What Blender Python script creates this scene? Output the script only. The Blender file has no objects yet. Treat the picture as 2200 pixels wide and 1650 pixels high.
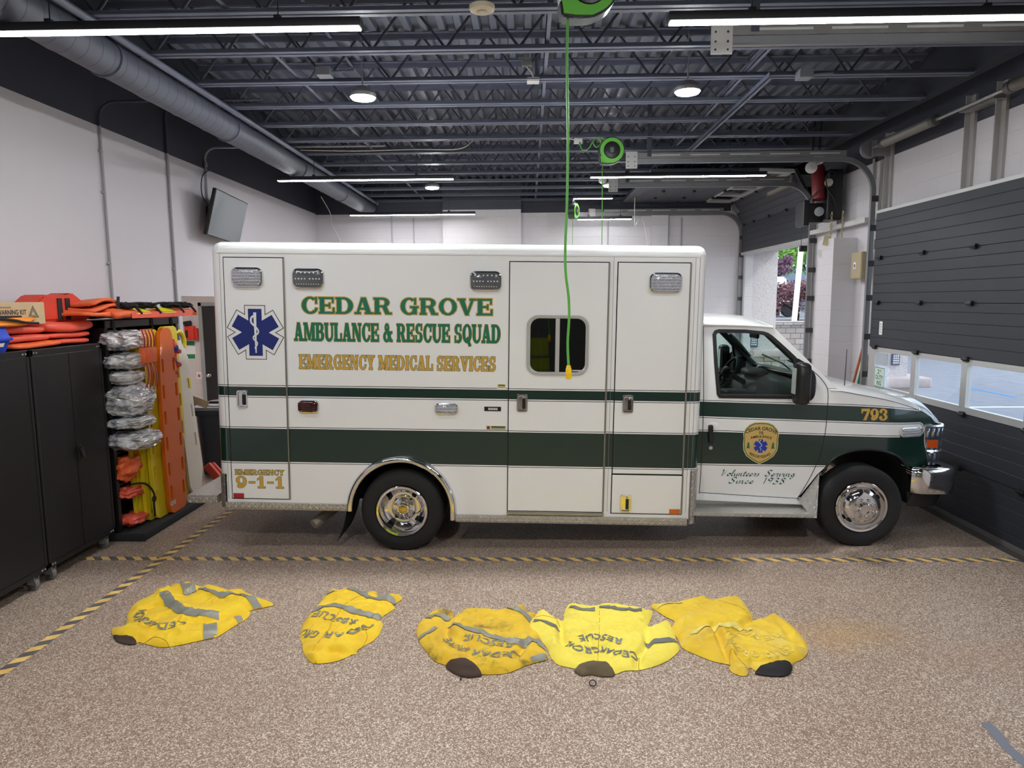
import bpy, bmesh, math, random
from math import pi, sin, cos, radians, atan2, sqrt, hypot, floor
from mathutils import Vector, Matrix, noise
from mathutils.geometry import delaunay_2d_cdt

random.seed(7)
SC = bpy.context.scene
COL = SC.collection

# ------------------------------------------------------------------ camera
FPX, CAM_H = 1480.0, 2.2
cam_data = bpy.data.cameras.new('camera')
cam_data.sensor_fit = 'HORIZONTAL'
cam_data.sensor_width = 36.0
cam_data.lens = FPX / 2200 * 36.0
cam_data.clip_start = 0.05
cam_data.clip_end = 300
camera = bpy.data.objects.new('camera', cam_data)
camera.matrix_world = (Matrix.Translation((0, 0, CAM_H)) @ Matrix.Rotation(0.0236455, 4, 'Z')
                       @ Matrix.Rotation(pi / 2 - 0.1208659, 4, 'X') @ Matrix.Rotation(-0.0070, 4, 'Z'))
COL.objects.link(camera)
SC.camera = camera

# ------------------------------------------------------------------ world, daylight, exposure
world = bpy.data.worlds.new('sky')
SC.world = world
world.use_nodes = True
wn = world.node_tree
wn.nodes.clear()
w_out = wn.nodes.new('ShaderNodeOutputWorld')
w_bg = wn.nodes.new('ShaderNodeBackground')
w_bg.inputs[0].default_value = (0.80, 0.90, 1.0, 1)
w_bg.inputs[1].default_value = 2.2
wn.links.new(w_bg.outputs[0], w_out.inputs[0])
sun_data = bpy.data.lights.new('sun', 'SUN')
sun_data.energy = 1.2
sun_data.angle = radians(8)
sun_data.color = (1.0, 0.96, 0.90)
sun = bpy.data.objects.new('sun', sun_data)
sun.rotation_euler = (radians(48), 0, radians(62))
COL.objects.link(sun)

LIN_STRENGTH = 42.0     # linear pendant diffusers
UFO_STRENGTH = 680.0     # round high-bay lamps
vs = SC.view_settings
vs.view_transform = 'Standard'
vs.look = 'None'
vs.exposure = 0.02
vs.gamma = 1.0
vs.use_curve_mapping = False

# ------------------------------------------------------------------ materials
MATS = {}


def S(r, g, b):
    f = lambda c: ((c / 255 + 0.055) / 1.055) ** 2.4 if c > 10 else c / 255 / 12.92
    return (f(r), f(g), f(b))


class NT:
    """small helper to write node maths"""
    def __init__(self, nt):
        self.nt = nt

    def node(self, t, **k):
        n = self.nt.nodes.new(t)
        for a, b in k.items():
            setattr(n, a, b)
        return n

    def put(self, sock, v):
        if isinstance(v, bpy.types.NodeSocket):
            self.nt.links.new(v, sock)
        elif v is not None:
            sock.default_value = v

    def m(self, op, a, b=None, c=None):
        n = self.node('ShaderNodeMath', operation=op)
        self.put(n.inputs[0], a)
        if b is not None:
            self.put(n.inputs[1], b)
        if c is not None:
            self.put(n.inputs[2], c)
        return n.outputs[0]

    def add(s, a, b): return s.m('ADD', a, b)
    def sub(s, a, b): return s.m('SUBTRACT', a, b)
    def mul(s, a, b): return s.m('MULTIPLY', a, b)
    def lt(s, a, b): return s.m('LESS_THAN', a, b)
    def gt(s, a, b): return s.m('GREATER_THAN', a, b)
    def mn(s, a, b): return s.m('MINIMUM', a, b)
    def mx(s, a, b): return s.m('MAXIMUM', a, b)

    def xyz(self, kind='Object'):
        tc = self.node('ShaderNodeTexCoord')
        sp = self.node('ShaderNodeSeparateXYZ')
        self.nt.links.new(tc.outputs[kind], sp.inputs[0])
        return sp.outputs[0], sp.outputs[1], sp.outputs[2], tc.outputs[kind]

    def mix(self, f, a, b):
        n = self.node('ShaderNodeMix', data_type='RGBA')
        self.put(n.inputs[0], f)
        for i, v in ((6, a), (7, b)):
            self.put(n.inputs[i], v if isinstance(v, bpy.types.NodeSocket) else (*v[:3], 1))
        return n.outputs[2]

    def noise(self, vec, scale, detail=3, rough=0.55):
        n = self.node('ShaderNodeTexNoise')
        self.put(n.inputs['Vector'], vec)
        n.inputs['Scale'].default_value = scale
        n.inputs['Detail'].default_value = detail
        n.inputs['Roughness'].default_value = rough
        return n.outputs[0]

    def ramp(self, f, *stops):
        n = self.node('ShaderNodeValToRGB')
        e = n.color_ramp.elements
        while len(e) < len(stops):
            e.new(0.5)
        for i, (p, c) in enumerate(stops):
            e[i].position = p
            e[i].color = (*c, 1)
        self.put(n.inputs[0], f)
        return n.outputs[0]

    def bump(self, h, strength=0.3, dist=0.01):
        n = self.node('ShaderNodeBump')
        n.inputs['Strength'].default_value = strength
        n.inputs['Distance'].default_value = dist
        self.put(n.inputs['Height'], h)
        return n.outputs[0]


def mat(name, col=(0.5, 0.5, 0.5), rough=0.5, metal=0.0, coat=0.0, spec=None, var=0.0, vscale=8.0,
        bump=0.0, bscale=60.0, emit=0.0, trans=0.0, sheen=0.0):
    if name in MATS:
        return MATS[name]
    m = bpy.data.materials.new(name)
    m.use_nodes = True
    p = m.node_tree.nodes['Principled BSDF']
    p.inputs['Base Color'].default_value = (*col, 1)
    p.inputs['Roughness'].default_value = rough
    p.inputs['Metallic'].default_value = metal
    p.inputs['Coat Weight'].default_value = coat
    p.inputs['Coat Roughness'].default_value = 0.04
    if sheen:
        p.inputs['Sheen Weight'].default_value = sheen
    if spec is not None:
        p.inputs['Specular IOR Level'].default_value = spec
    if trans:
        p.inputs['Transmission Weight'].default_value = trans
    if emit:
        p.inputs['Emission Color'].default_value = (*col, 1)
        p.inputs['Emission Strength'].default_value = emit
    t = NT(m.node_tree)
    if var:
        vec = t.xyz()[3]
        f = t.noise(vec, vscale, 4)
        c = t.ramp(f, (0.3, tuple(x * (1 - var) for x in col)), (0.7, tuple(min(1, x * (1 + var)) for x in col)))
        t.put(p.inputs['Base Color'], c)
    if bump:
        vec = t.xyz()[3]
        t.put(p.inputs['Normal'], t.bump(t.noise(vec, bscale, 4), bump, 0.01))
    MATS[name] = m
    return m


def pane(name, tint, refl=0.9):
    """thin window glass: tinted see-through with a mirror-like fresnel skin"""
    m = bpy.data.materials.new(name)
    m.use_nodes = True
    nt = m.node_tree
    nt.nodes.clear()
    o = nt.nodes.new('ShaderNodeOutputMaterial')
    tr = nt.nodes.new('ShaderNodeBsdfTransparent')
    tr.inputs[0].default_value = (*tint, 1)
    gl = nt.nodes.new('ShaderNodeBsdfGlossy')
    gl.inputs['Roughness'].default_value = 0.02
    gl.inputs[0].default_value = (refl, refl, refl, 1)
    fr = nt.nodes.new('ShaderNodeFresnel')
    ge = nt.nodes.new('ShaderNodeNewGeometry')
    io = nt.nodes.new('ShaderNodeMath')
    io.operation = 'MULTIPLY_ADD'
    io.inputs[1].default_value = 1 / 1.45 - 1.45
    io.inputs[2].default_value = 1.45
    nt.links.new(ge.outputs['Backfacing'], io.inputs[0])
    nt.links.new(io.outputs[0], fr.inputs[0])
    mx = nt.nodes.new('ShaderNodeMixShader')
    nt.links.new(fr.outputs[0], mx.inputs[0])
    nt.links.new(tr.outputs[0], mx.inputs[1])
    nt.links.new(gl.outputs[0], mx.inputs[2])
    nt.links.new(mx.outputs[0], o.inputs[0])
    MATS[name] = m
    return m


# ------------------------------------------------------------------ mesh builder
class B:
    def __init__(self):
        self.bm = bmesh.new()
        self.mi = 0

    def face(self, vs):
        try:
            f = self.bm.faces.new(vs)
            f.material_index = self.mi
            f.smooth = True
            return f
        except ValueError:
            return None

    def v(self, *p):
        return self.bm.verts.new(p if len(p) == 3 else p[0])

    def box(self, x0, x1, y0, y1, z0, z1, bev=0.0, M=None, seg=2):
        c = [self.v(x, y, z) for x in (x0, x1) for y in (y0, y1) for z in (z0, z1)]
        fs = [self.face([c[i] for i in q]) for q in
              ((0, 1, 3, 2), (4, 6, 7, 5), (0, 4, 5, 1), (2, 3, 7, 6), (0, 2, 6, 4), (1, 5, 7, 3))]
        vs_ = c
        if bev:
            ed = list({e for f in fs for e in f.edges})
            r = bmesh.ops.bevel(self.bm, geom=ed, offset=bev, segments=seg, profile=0.5, affect='EDGES')
            for f in r['faces']:
                f.material_index = self.mi
                f.smooth = True
            vs_ = list({v for f in r['faces'] for v in f.verts} | {v for v in c if v.is_valid})
        if M is not None:
            bmesh.ops.transform(self.bm, matrix=M, verts=[v for v in vs_ if v.is_valid])
        return self

    def cbox(self, c, s, bev=0.0, M=None):
        """box by centre and size, M turns it about its centre"""
        T = Matrix.Translation(c)
        if M is not None:
            T = T @ M.to_4x4()
        return self.box(-s[0] / 2, s[0] / 2, -s[1] / 2, s[1] / 2, -s[2] / 2, s[2] / 2, bev, T)

    def tube(self, pts, r, n=8, closed=False, cap=True):
        pts = [Vector(p) for p in pts]
        rs = r if isinstance(r, (list, tuple)) else [r] * len(pts)
        rings = []
        up = None
        N = len(pts)
        for i, p in enumerate(pts):
            if closed:
                d = pts[(i + 1) % N] - pts[i - 1]
            else:
                d = pts[min(i + 1, N - 1)] - pts[max(i - 1, 0)]
            d.normalize()
            if up is None:
                up = Vector((0, 0, 1)) if abs(d.z) < 0.9 else Vector((1, 0, 0))
            s = d.cross(up)
            if s.length < 1e-6:
                s = d.orthogonal()
            s.normalize()
            up = s.cross(d)
            rings.append([self.v(p + (s * cos(2 * pi * k / n) + up * sin(2 * pi * k / n)) * rs[i]) for k in range(n)])
        for i in range(N if closed else N - 1):
            a, b = rings[i], rings[(i + 1) % N]
            for k in range(n):
                self.face((a[k], a[(k + 1) % n], b[(k + 1) % n], b[k]))
        if cap and not closed:
            self.face(rings[0][::-1])
            self.face(rings[-1])
        return self

    def cyl(self, a, b, r, n=16, r2=None):
        return self.tube([a, b], [r, r if r2 is None else r2], n)

    def lathe(self, prof, o=(0, 0, 0), axis=(0, 0, 1), n=24, cap=True):
        """prof: (radius, height) list, turned about axis through o"""
        q = Vector((0, 0, 1)).rotation_difference(Vector(axis).normalized())
        o = Vector(o)
        rings = []
        for r, h in prof:
            rings.append([self.v(o + q @ Vector((r * cos(2 * pi * k / n), r * sin(2 * pi * k / n), h))) for k in range(n)])
        for a, b in zip(rings, rings[1:]):
            for k in range(n):
                self.face((a[k], a[(k + 1) % n], b[(k + 1) % n], b[k]))
        if cap:
            self.face(rings[0][::-1])
            self.face(rings[-1])
        return self

    def prism(self, pts, a0, a1, axis='y'):
        """polygon extruded along an axis; pts are the other two coordinates in xyz order"""
        def P(p, a):
            return {'x': (a, p[0], p[1]), 'y': (p[0], a, p[1]), 'z': (p[0], p[1], a)}[axis]
        A = [self.v(P(p, a0)) for p in pts]
        Bv = [self.v(P(p, a1)) for p in pts]
        n = len(pts)
        self.face(A)
        self.face(Bv[::-1])
        for i in range(n):
            self.face((A[i], Bv[i], Bv[(i + 1) % n], A[(i + 1) % n]))
        return self

    def grid(self, fn, nu, nv, cu=False, cv=False):
        g = [[self.v(fn(u / nu, v / nv)) for v in range(nv + (0 if cv else 1))] for u in range(nu + (0 if cu else 1))]
        U, V = len(g), len(g[0])
        for u in range(nu):
            for v in range(nv):
                self.face((g[u][v], g[(u + 1) % U][v], g[(u + 1) % U][(v + 1) % V], g[u][(v + 1) % V]))
        return self

    def sheet(self, outer, holes, fn, step, thick=None):
        """triangulated 2D outline with holes mapped into space by fn(a, b); thick(a, b) -> offset vector of the back"""
        V2, F2, bd = cdt_sheet(outer, holes, step)
        top = [self.v(fn(a, b)) for a, b in V2]
        for t in F2:
            self.face([top[i] for i in t])
        if thick is not None:
            back = [self.v(Vector(fn(a, b)) + Vector(thick(a, b))) for a, b in V2]
            for t in F2:
                self.face([back[i] for i in t][::-1])
            for i, j in bd:
                self.face((top[j], top[i], back[i], back[j]))
        return self

    def blob(self, c, s, amp=0.1, freq=3.0, nu=24, nv=16, seed=0.0, pw=1.0):
        c = Vector(c)

        def f(u, v):
            th, ph = 2 * pi * u, pi * (v * 0.998 + 0.001)
            sg = lambda t: math.copysign(abs(t) ** pw, t)
            d = Vector((sg(cos(th)) * sg(sin(ph)), sg(sin(th)) * sg(sin(ph)), sg(cos(ph))))
            k = 1 + amp * noise.fractal(d * freq + Vector((seed, seed * 1.7, -seed)), 0.8, 2.0, 3)
            return c + Vector((d.x * s[0], d.y * s[1], d.z * s[2])) * k
        return self.grid(f, nu, nv, cu=True)

    def build(self, name, m, parent=None, sharp=35, recalc=True):
        bm = self.bm
        if recalc:
            bmesh.ops.recalc_face_normals(bm, faces=bm.faces)
        lim = radians(sharp)
        for e in bm.edges:
            if len(e.link_faces) == 2:
                a = e.calc_face_angle(0.0)
                f1, f2 = e.link_faces[0].calc_area(), e.link_faces[1].calc_area()
                e.smooth = not (a > lim or (a > 0.07 and max(f1, f2) > 14 * min(f1, f2)))
        me = bpy.data.meshes.new(name)
        bm.to_mesh(me)
        bm.free()
        for x in (m if isinstance(m, (list, tuple)) else [m]):
            me.materials.append(x)
        o = bpy.data.objects.new(name, me)
        COL.objects.link(o)
        if parent is not None:
            o.parent = parent
        return o


def pip(x, y, P):
    c = False
    j = len(P) - 1
    for i in range(len(P)):
        xi, yi = P[i]
        xj, yj = P[j]
        if (yi > y) != (yj > y) and x < (xj - xi) * (y - yi) / (yj - yi) + xi:
            c = not c
        j = i
    return c


def edge_dist(x, y, P, closed=True):
    best = 1e9
    n = len(P)
    for i in range(n if closed else n - 1):
        ax, ay = P[i]
        bx, by = P[(i + 1) % n]
        dx, dy = bx - ax, by - ay
        L2 = dx * dx + dy * dy
        t = 0 if L2 == 0 else max(0, min(1, ((x - ax) * dx + (y - ay) * dy) / L2))
        best = min(best, hypot(x - ax - t * dx, y - ay - t * dy))
    return best


def cdt_sheet(outer, holes, step):
    pts, edges = [], []

    def loop(P):
        base = len(pts)
        q = []
        n = len(P)
        for i in range(n):
            a, b = P[i], P[(i + 1) % n]
            k = max(1, int(hypot(b[0] - a[0], b[1] - a[1]) / step + 0.5))
            for t in range(k):
                q.append((a[0] + (b[0] - a[0]) * t / k, a[1] + (b[1] - a[1]) * t / k))
        pts.extend(Vector(p) for p in q)
        m = len(q)
        edges.extend((base + i, base + (i + 1) % m) for i in range(m))
        return q
    O = loop(outer)
    Hs = [loop(h) for h in holes]
    x0, x1 = min(p[0] for p in O), max(p[0] for p in O)
    y0, y1 = min(p[1] for p in O), max(p[1] for p in O)
    ny = int((y1 - y0) / step) + 1
    nx = int((x1 - x0) / step) + 1
    for i in range(nx + 1):
        for j in range(ny + 1):
            x = x0 + i * step + (step / 2 if j % 2 else 0)
            y = y0 + j * step
            if pip(x, y, O) and edge_dist(x, y, O) > step * 0.45 and \
                    all(not pip(x, y, h) and edge_dist(x, y, h) > step * 0.45 for h in Hs):
                pts.append(Vector((x, y)))
    r = delaunay_2d_cdt(pts, edges, [], 0, 1e-6)
    V2 = [(p[0], p[1]) for p in r[0]]
    F2 = []
    for f in r[2]:
        cx = sum(V2[i][0] for i in f) / len(f)
        cy = sum(V2[i][1] for i in f) / len(f)
        if pip(cx, cy, O) and not any(pip(cx, cy, h) for h in Hs):
            F2.append(tuple(f))
    cnt = {}
    for f in F2:
        for i in range(len(f)):
            a, b = f[i], f[(i + 1) % len(f)]
            cnt[(a, b)] = 1
    bd = [(a, b) for (a, b) in cnt if (b, a) not in cnt]
    return V2, F2, bd


def rrect(x0, x1, y0, y1, r, n=4):
    out = []
    for cx, cy, a in ((x1 - r, y1 - r, 0), (x0 + r, y1 - r, 90), (x0 + r, y0 + r, 180), (x1 - r, y0 + r, 270)):
        for k in range(n + 1):
            t = radians(a + 90 * k / n)
            out.append((cx + r * cos(t), cy + r * sin(t)))
    return out


def smooth_path(pts, k=6, closed=False):
    """catmull-rom"""
    P = [Vector(p) for p in pts]
    n = len(P)
    out = []
    for i in range(n if closed else n - 1):
        if closed:
            p0, p1, p2, p3 = P[i - 1], P[i], P[(i + 1) % n], P[(i + 2) % n]
        else:
            p0, p1, p2, p3 = P[max(i - 1, 0)], P[i], P[i + 1], P[min(i + 2, n - 1)]
        for j in range(k):
            t = j / k
            out.append(0.5 * ((2 * p1) + (p2 - p0) * t + (2 * p0 - 5 * p1 + 4 * p2 - p3) * t * t + (3 * p1 - p0 - 3 * p2 + p3) * t ** 3))
    if not closed:
        out.append(P[-1])
    return out


# ------------------------------------------------------------------ object helpers
def tag(o, label=None, cat=None, group=None, kind=None):
    if label:
        o['label'] = label
    if cat:
        o['category'] = cat
    if group:
        o['group'] = group
    if kind:
        o['kind'] = kind
    return o


def thing(name, label, cat, loc=(0, 0, 0), rot=(0, 0, 0), group=None):
    o = bpy.data.objects.new(name, None)
    o.empty_display_size = 0.1
    COL.objects.link(o)
    o.location = loc
    o.rotation_euler = rot
    return tag(o, label, cat, group)


def struct(o, label=None):
    return tag(o, label, None, None, 'structure')


def copy_tree(o, parent=None):
    c = o.copy()
    COL.objects.link(c)
    c.parent = parent
    for ch in list(o.children):
        copy_tree(ch, c)
    return c


def text_polys(s, size=1.0, bold=0.0, align='LEFT', spacing=1.0):
    """triangles of a text in its own plane: (verts2d, faces)"""
    cu = bpy.data.curves.new('t', 'FONT')
    cu.body = s
    cu.size = size
    cu.offset = bold
    cu.align_x = align
    cu.space_character = spacing
    cu.resolution_u = 4
    ob = bpy.data.objects.new('t', cu)
    COL.objects.link(ob)
    dg = bpy.context.evaluated_depsgraph_get()
    me = bpy.data.meshes.new_from_object(ob.evaluated_get(dg))
    V = [(v.co.x, v.co.y) for v in me.vertices]
    F = [tuple(p.vertices) for p in me.polygons]
    bpy.data.objects.remove(ob)
    bpy.data.curves.remove(cu)
    bpy.data.meshes.remove(me)
    return V, F


def put_text(b, s, fn, width=None, height=None, bold=0.0, fit=True):
    """writes s into builder b; fn(u, v) maps text plane (0..width, 0..height) into space"""
    V, F = text_polys(s, 1.0, bold)
    if not V:
        return b
    x0, x1 = min(v[0] for v in V), max(v[0] for v in V)
    y0, y1 = min(v[1] for v in V), max(v[1] for v in V)
    if height is None:
        height = width * (y1 - y0) / (x1 - x0)
    if width is None:
        width = height * (x1 - x0) / (y1 - y0)
    vs_ = [b.v(fn((x - x0) / (x1 - x0) * width, (y - y0) / (y1 - y0) * height)) for x, y in V]
    for f in F:
        b.face([vs_[i] for i in f])
    return b
# ------------------------------------------------------------------ shared materials
M_black = mat('black_metal', S(20, 20, 22), 0.42, 0.0, var=0.12, vscale=3)
M_blackpl = mat('black_plastic', S(26, 26, 28), 0.45)
M_rubber = mat('rubber', S(30, 30, 31), 0.75, bump=0.15, bscale=90)
M_steel = mat('galvanised_steel', S(170, 170, 168), 0.45, 0.75, var=0.15, vscale=14)
M_alu = mat('aluminium', S(205, 203, 198), 0.42, 0.6)
M_chrome = mat('chrome', S(225, 225, 225), 0.06, 1.0)
M_white = mat('white_plastic', S(225, 225, 222), 0.4)
M_offwhite = mat('cream_plastic', S(225, 215, 190), 0.45)
M_slate = mat('slate_paint', S(56, 60, 72), 0.6, var=0.1, vscale=2)
M_slate_l = mat('slate_steel_paint', S(92, 97, 114), 0.5, var=0.1, vscale=5)
M_greengrip = mat('lime_green', S(112, 204, 70), 0.4)
M_orange = mat('orange_fabric', S(236, 108, 58), 0.6, var=0.12, vscale=12)
M_redor = mat('red_orange_vinyl', S(232, 94, 72), 0.45, var=0.08, vscale=6)
M_yellowpl = mat('yellow_plastic', S(232, 208, 38), 0.38, var=0.05, vscale=4)
M_webbing = mat('black_webbing', S(28, 28, 30), 0.75, bump=0.3, bscale=250)
M_amber = mat('amber_lens', S(225, 110, 15), 0.2, coat=0.5)
M_redlens = mat('red_lens', S(120, 12, 18), 0.15, coat=0.6)
M_glow = mat('pendant_diffuser', (0.96, 0.98, 1.0), 0.5, emit=LIN_STRENGTH)
M_ufo = mat('lamp_diffuser', (0.97, 0.985, 1.0), 0.5, emit=UFO_STRENGTH)


def floor_material():
    m = bpy.data.materials.new('flake_epoxy_floor')
    m.use_nodes = True
    t = NT(m.node_tree)
    p = m.node_tree.nodes['Principled BSDF']
    x, y, z, vec = t.xyz()

    def vor(scale):
        n = t.node('ShaderNodeTexVoronoi')
        t.put(n.inputs['Vector'], vec)
        n.inputs['Scale'].default_value = scale
        n.inputs['Randomness'].default_value = 1.0
        sp = t.node('ShaderNodeSeparateColor')
        t.nt.links.new(n.outputs['Color'], sp.inputs[0])
        return sp.outputs[0], sp.outputs[1]
    a, a2 = vor(205)
    b, b2 = vor(140)
    c1 = t.ramp(a, (0.0, S(118, 94, 80)), (0.22, S(142, 119, 103)), (0.45, S(162, 141, 124)),
                (0.66, S(196, 179, 161)), (0.86, S(226, 213, 196)))
    m.node_tree.nodes[-1].color_ramp.interpolation = 'CONSTANT'
    c2 = t.ramp(b, (0.0, S(134, 108, 94)), (0.35, S(160, 139, 122)), (0.75, S(214, 199, 181)))
    m.node_tree.nodes[-1].color_ramp.interpolation = 'CONSTANT'
    c = t.mix(t.gt(b2, 0.62), c1, c2)
    # faint worn yellow and rust stain patches on the right of the floor
    def stain(cx, cy, r):
        d = t.m('SQRT', t.add(t.m('POWER', t.mul(t.sub(x, cx), 1 / r), 2), t.m('POWER', t.mul(t.sub(y, cy), 1.6 / r), 2)))
        d = t.add(d, t.mul(t.sub(t.noise(vec, 3.0, 4), 0.5), 1.2))
        return t.mx(t.sub(1.0, d), 0.0)
    c = t.mix(t.mul(stain(2.05, 4.35, 0.55), 0.35), c, S(206, 160, 84))
    c = t.mix(t.mul(stain(2.75, 4.1, 0.5), 0.25), c, S(160, 120, 84))
    big = t.noise(vec, 0.7, 3)
    c = t.mix(t.mul(t.mx(t.sub(big, 0.5), 0.0), 0.6), c, S(120, 100, 90))
    t.put(p.inputs['Base Color'], c)
    p.inputs['Roughness'].default_value = 0.38
    p.inputs['Specular IOR Level'].default_value = 0.4
    t.put(p.inputs['Normal'], t.bump(a, 0.10, 0.002))
    return m


def wall_material(name, axis, base, dark, zsplit, block=True, zsplit2=None):
    """painted masonry: pale below zsplit, slate above; concrete block joints in relief"""
    m = bpy.data.materials.new(name)
    m.use_nodes = True
    t = NT(m.node_tree)
    p = m.node_tree.nodes['Principled BSDF']
    x, y, z, vec = t.xyz()
    c = t.mix(t.mul(t.noise(vec, 1.2, 4), 0.25), base, tuple(k * 0.86 for k in base))
    c = t.mix(t.gt(z, zsplit), c, dark)
    t.put(p.inputs['Base Color'], c)
    p.inputs['Roughness'].default_value = 0.62
    if block:
        cb = t.node('ShaderNodeCombineXYZ')
        t.put(cb.inputs[0], x if axis == 'x' else y)
        t.put(cb.inputs[1], z)
        br = t.node('ShaderNodeTexBrick')
        t.put(br.inputs['Vector'], cb.outputs[0])
        br.inputs['Scale'].default_value = 1.0
        br.inputs['Brick Width'].default_value = 0.406
        br.inputs['Row Height'].default_value = 0.203
        br.inputs['Mortar Size'].default_value = 0.006
        br.inputs['Mortar Smooth'].default_value = 0.4
        h = t.sub(t.mul(t.noise(vec, 70, 3), 0.25), br.outputs['Fac'])
        t.put(p.inputs['Normal'], t.bump(h, 0.55, 0.006))
    else:
        t.put(p.inputs['Normal'], t.bump(t.noise(vec, 45, 3), 0.08, 0.004))
    return m


PALE = S(212, 209, 212)
DARKP = S(52, 55, 66)
M_floor = floor_material()
M_wall_l = wall_material('wall_paint_left', 'y', S(206, 202, 206), DARKP, 3.945, block=False)
M_wall_r = wall_material('wall_paint_right', 'y', PALE, DARKP, 3.86)
M_wall_b = wall_material('wall_paint_back', 'x', PALE, DARKP, 3.93)
M_wall_c = wall_material('wall_paint_alcove', 'x', S(216, 206, 204), DARKP, 9)
M_wall_f = wall_material('wall_paint_front', 'x', S(124, 122, 120), DARKP, 3.9)

XL, XR, YB, YF, ZC = -4.25, 4.30, 14.05, -3.6, 4.57
AL0, AL1, ALZ = 8.42, 11.6, 2.28       # opening of the alcove in the left wall

# ------------------------------------------------------------------ floor
b = B()
b.box(-6.4, XR + 0.35, YF - 0.2, YB + 0.3, -0.15, 0)
struct(b.build('floor', M_floor), 'speckled tan and brown flake epoxy garage floor')

# ------------------------------------------------------------------ walls
b = B()
b.box(XL - 0.2, XL, YF, AL0, 0, ZC + 0.1)
b.box(XL - 0.2, XL, AL0, AL1 + 0.2, ALZ, ZC + 0.1)
b.box(XL - 0.2, XL, AL1 + 0.2, YB, 0, ZC + 0.1)
struct(b.build('wall_left', M_wall_l), 'long pale wall on the left with a dark slate band along its top')
b = B()
b.box(-6.4, XL - 0.2, AL1, AL1 + 0.2, 0, ZC)
b.box(-6.4, XL - 0.2, AL1 - 0.001, AL1, 2.9, ZC)
struct(b.build('wall_alcove', M_wall_c), 'pale block wall at the end of the side passage, beside the black door')
b = B()
b.box(-6.5, -6.4, AL0 - 0.4, AL1 + 0.2, 0, ZC)
b.box(-6.5, XL - 0.2, AL0 - 0.5, AL0 - 0.4, 0, ZC)
struct(b.build('wall_passage', M_wall_c), 'side wall of the passage behind the left wall')
b = B()
b.box(-6.5, XL - 0.2, AL0 - 0.5, AL1 + 0.2, 2.75, 2.85)
struct(b.build('ceiling_passage', M_wall_c), 'low passage ceiling behind the left wall')

b = B()
b.box(XL, XR + 0.35, YB, YB + 0.25, 0, ZC + 0.1)
w_back = struct(b.build('wall_back', M_wall_b), 'pale concrete block wall at the far end of the garage')
b = B()
b.box(-1.68, -0.13, YB - 0.13, YB, 0, ZC)
b.build('pilaster', wall_material('pilaster_paint', 'x', S(222, 219, 221), S(74, 76, 88), 3.985), w_back)
b = B()
b.box(2.45, 2.78, YB - 0.09, YB, 0, 3.9)
b.build('column', M_wall_b, w_back)

b = B()
b.box(XL - 0.2, XR + 0.35, YF - 0.2, YF, 0, ZC + 0.1)
struct(b.build('wall_front', M_wall_f), 'wall behind the viewpoint')

# openings of the two overhead doors
D1Y0, D1Y1, D1Z = 4.85, 8.62, 3.20
D2Y0, D2Y1, D2Z = 10.62, 13.92, 3.15
b = B()
XO = XR + 0.16
for y0, y1, z0, z1 in ((YF, D1Y0, 0, ZC + 0.1), (D1Y0, D1Y1, D1Z, ZC + 0.1), (D1Y1, D2Y0, 0, ZC + 0.1),
                       (D2Y0, D2Y1, D2Z, ZC + 0.1), (D2Y1, YB + 0.25, 0, ZC + 0.1)):
    b.box(XR, XO, y0, y1, z0, z1)
w_right = struct(b.build('wall_right', M_wall_r), 'pale block wall on the right pierced by two overhead door openings')
b = B()
b.box(XR - 0.30, XR, 9.25, 9.72, 0, 2.98)
b.build('pier', M_wall_r, w_right)

# ------------------------------------------------------------------ ceiling: ribbed metal deck on open-web joists
b = B()
xs = []
x = XL - 0.02
P = 0.152
prof = []
while x < XR + 0.05:
    prof += [(x, ZC), (x + 0.055, ZC), (x + 0.072, ZC + 0.045), (x + 0.135, ZC + 0.045)]
    x += P
prof.append((x, ZC))
for (xa, za), (xb, zb) in zip(prof, prof[1:]):
    b.face([b.v(xa, YF, za), b.v(xb, YF, zb), b.v(xb, YB, zb), b.v(xa, YB, za)])
bmesh.ops.remove_doubles(b.bm, verts=b.bm.verts, dist=1e-5)
M_deck = mat('deck_paint', S(90, 95, 108), 0.5, 0.0, var=0.1, vscale=1.5)
ceiling = struct(b.build('ceiling', M_deck, recalc=False), 'ribbed metal roof deck painted dark slate')
b = B()
b.box(XL - 0.2, XR + 0.35, YF, YB + 0.25, ZC + 0.06, ZC + 0.2)
b.build('roof_slab', M_slate, ceiling)


JX0, JX1 = -3.30, 3.92


def joist_chords():
    b = B()
    for s in (-1, 1):
        b.box(JX0, JX1, min(s * 0.008, s * 0.055), max(s * 0.008, s * 0.055), 0.0, 0.007)
        b.box(JX0, JX1, min(s * 0.008, s * 0.014), max(s * 0.008, s * 0.014), 0.0, 0.045)
        b.box(JX0, JX1, min(s * 0.008, s * 0.055), max(s * 0.008, s * 0.055), 0.408, 0.415)
        b.box(JX0, JX1, min(s * 0.008, s * 0.014), max(s * 0.008, s * 0.014), 0.365, 0.41)
    return b


def joist_web():
    b = B()
    x = JX0 + 0.05
    k = 0
    pts = []
    while x < JX1 - 0.02:
        pts.append((x, 0, 0.025 if k % 2 else 0.39))
        x += 0.29
        k += 1
    for p, q in zip(pts, pts[1:]):
        b.tube([p, q], 0.0105, 6)
    return b


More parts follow.
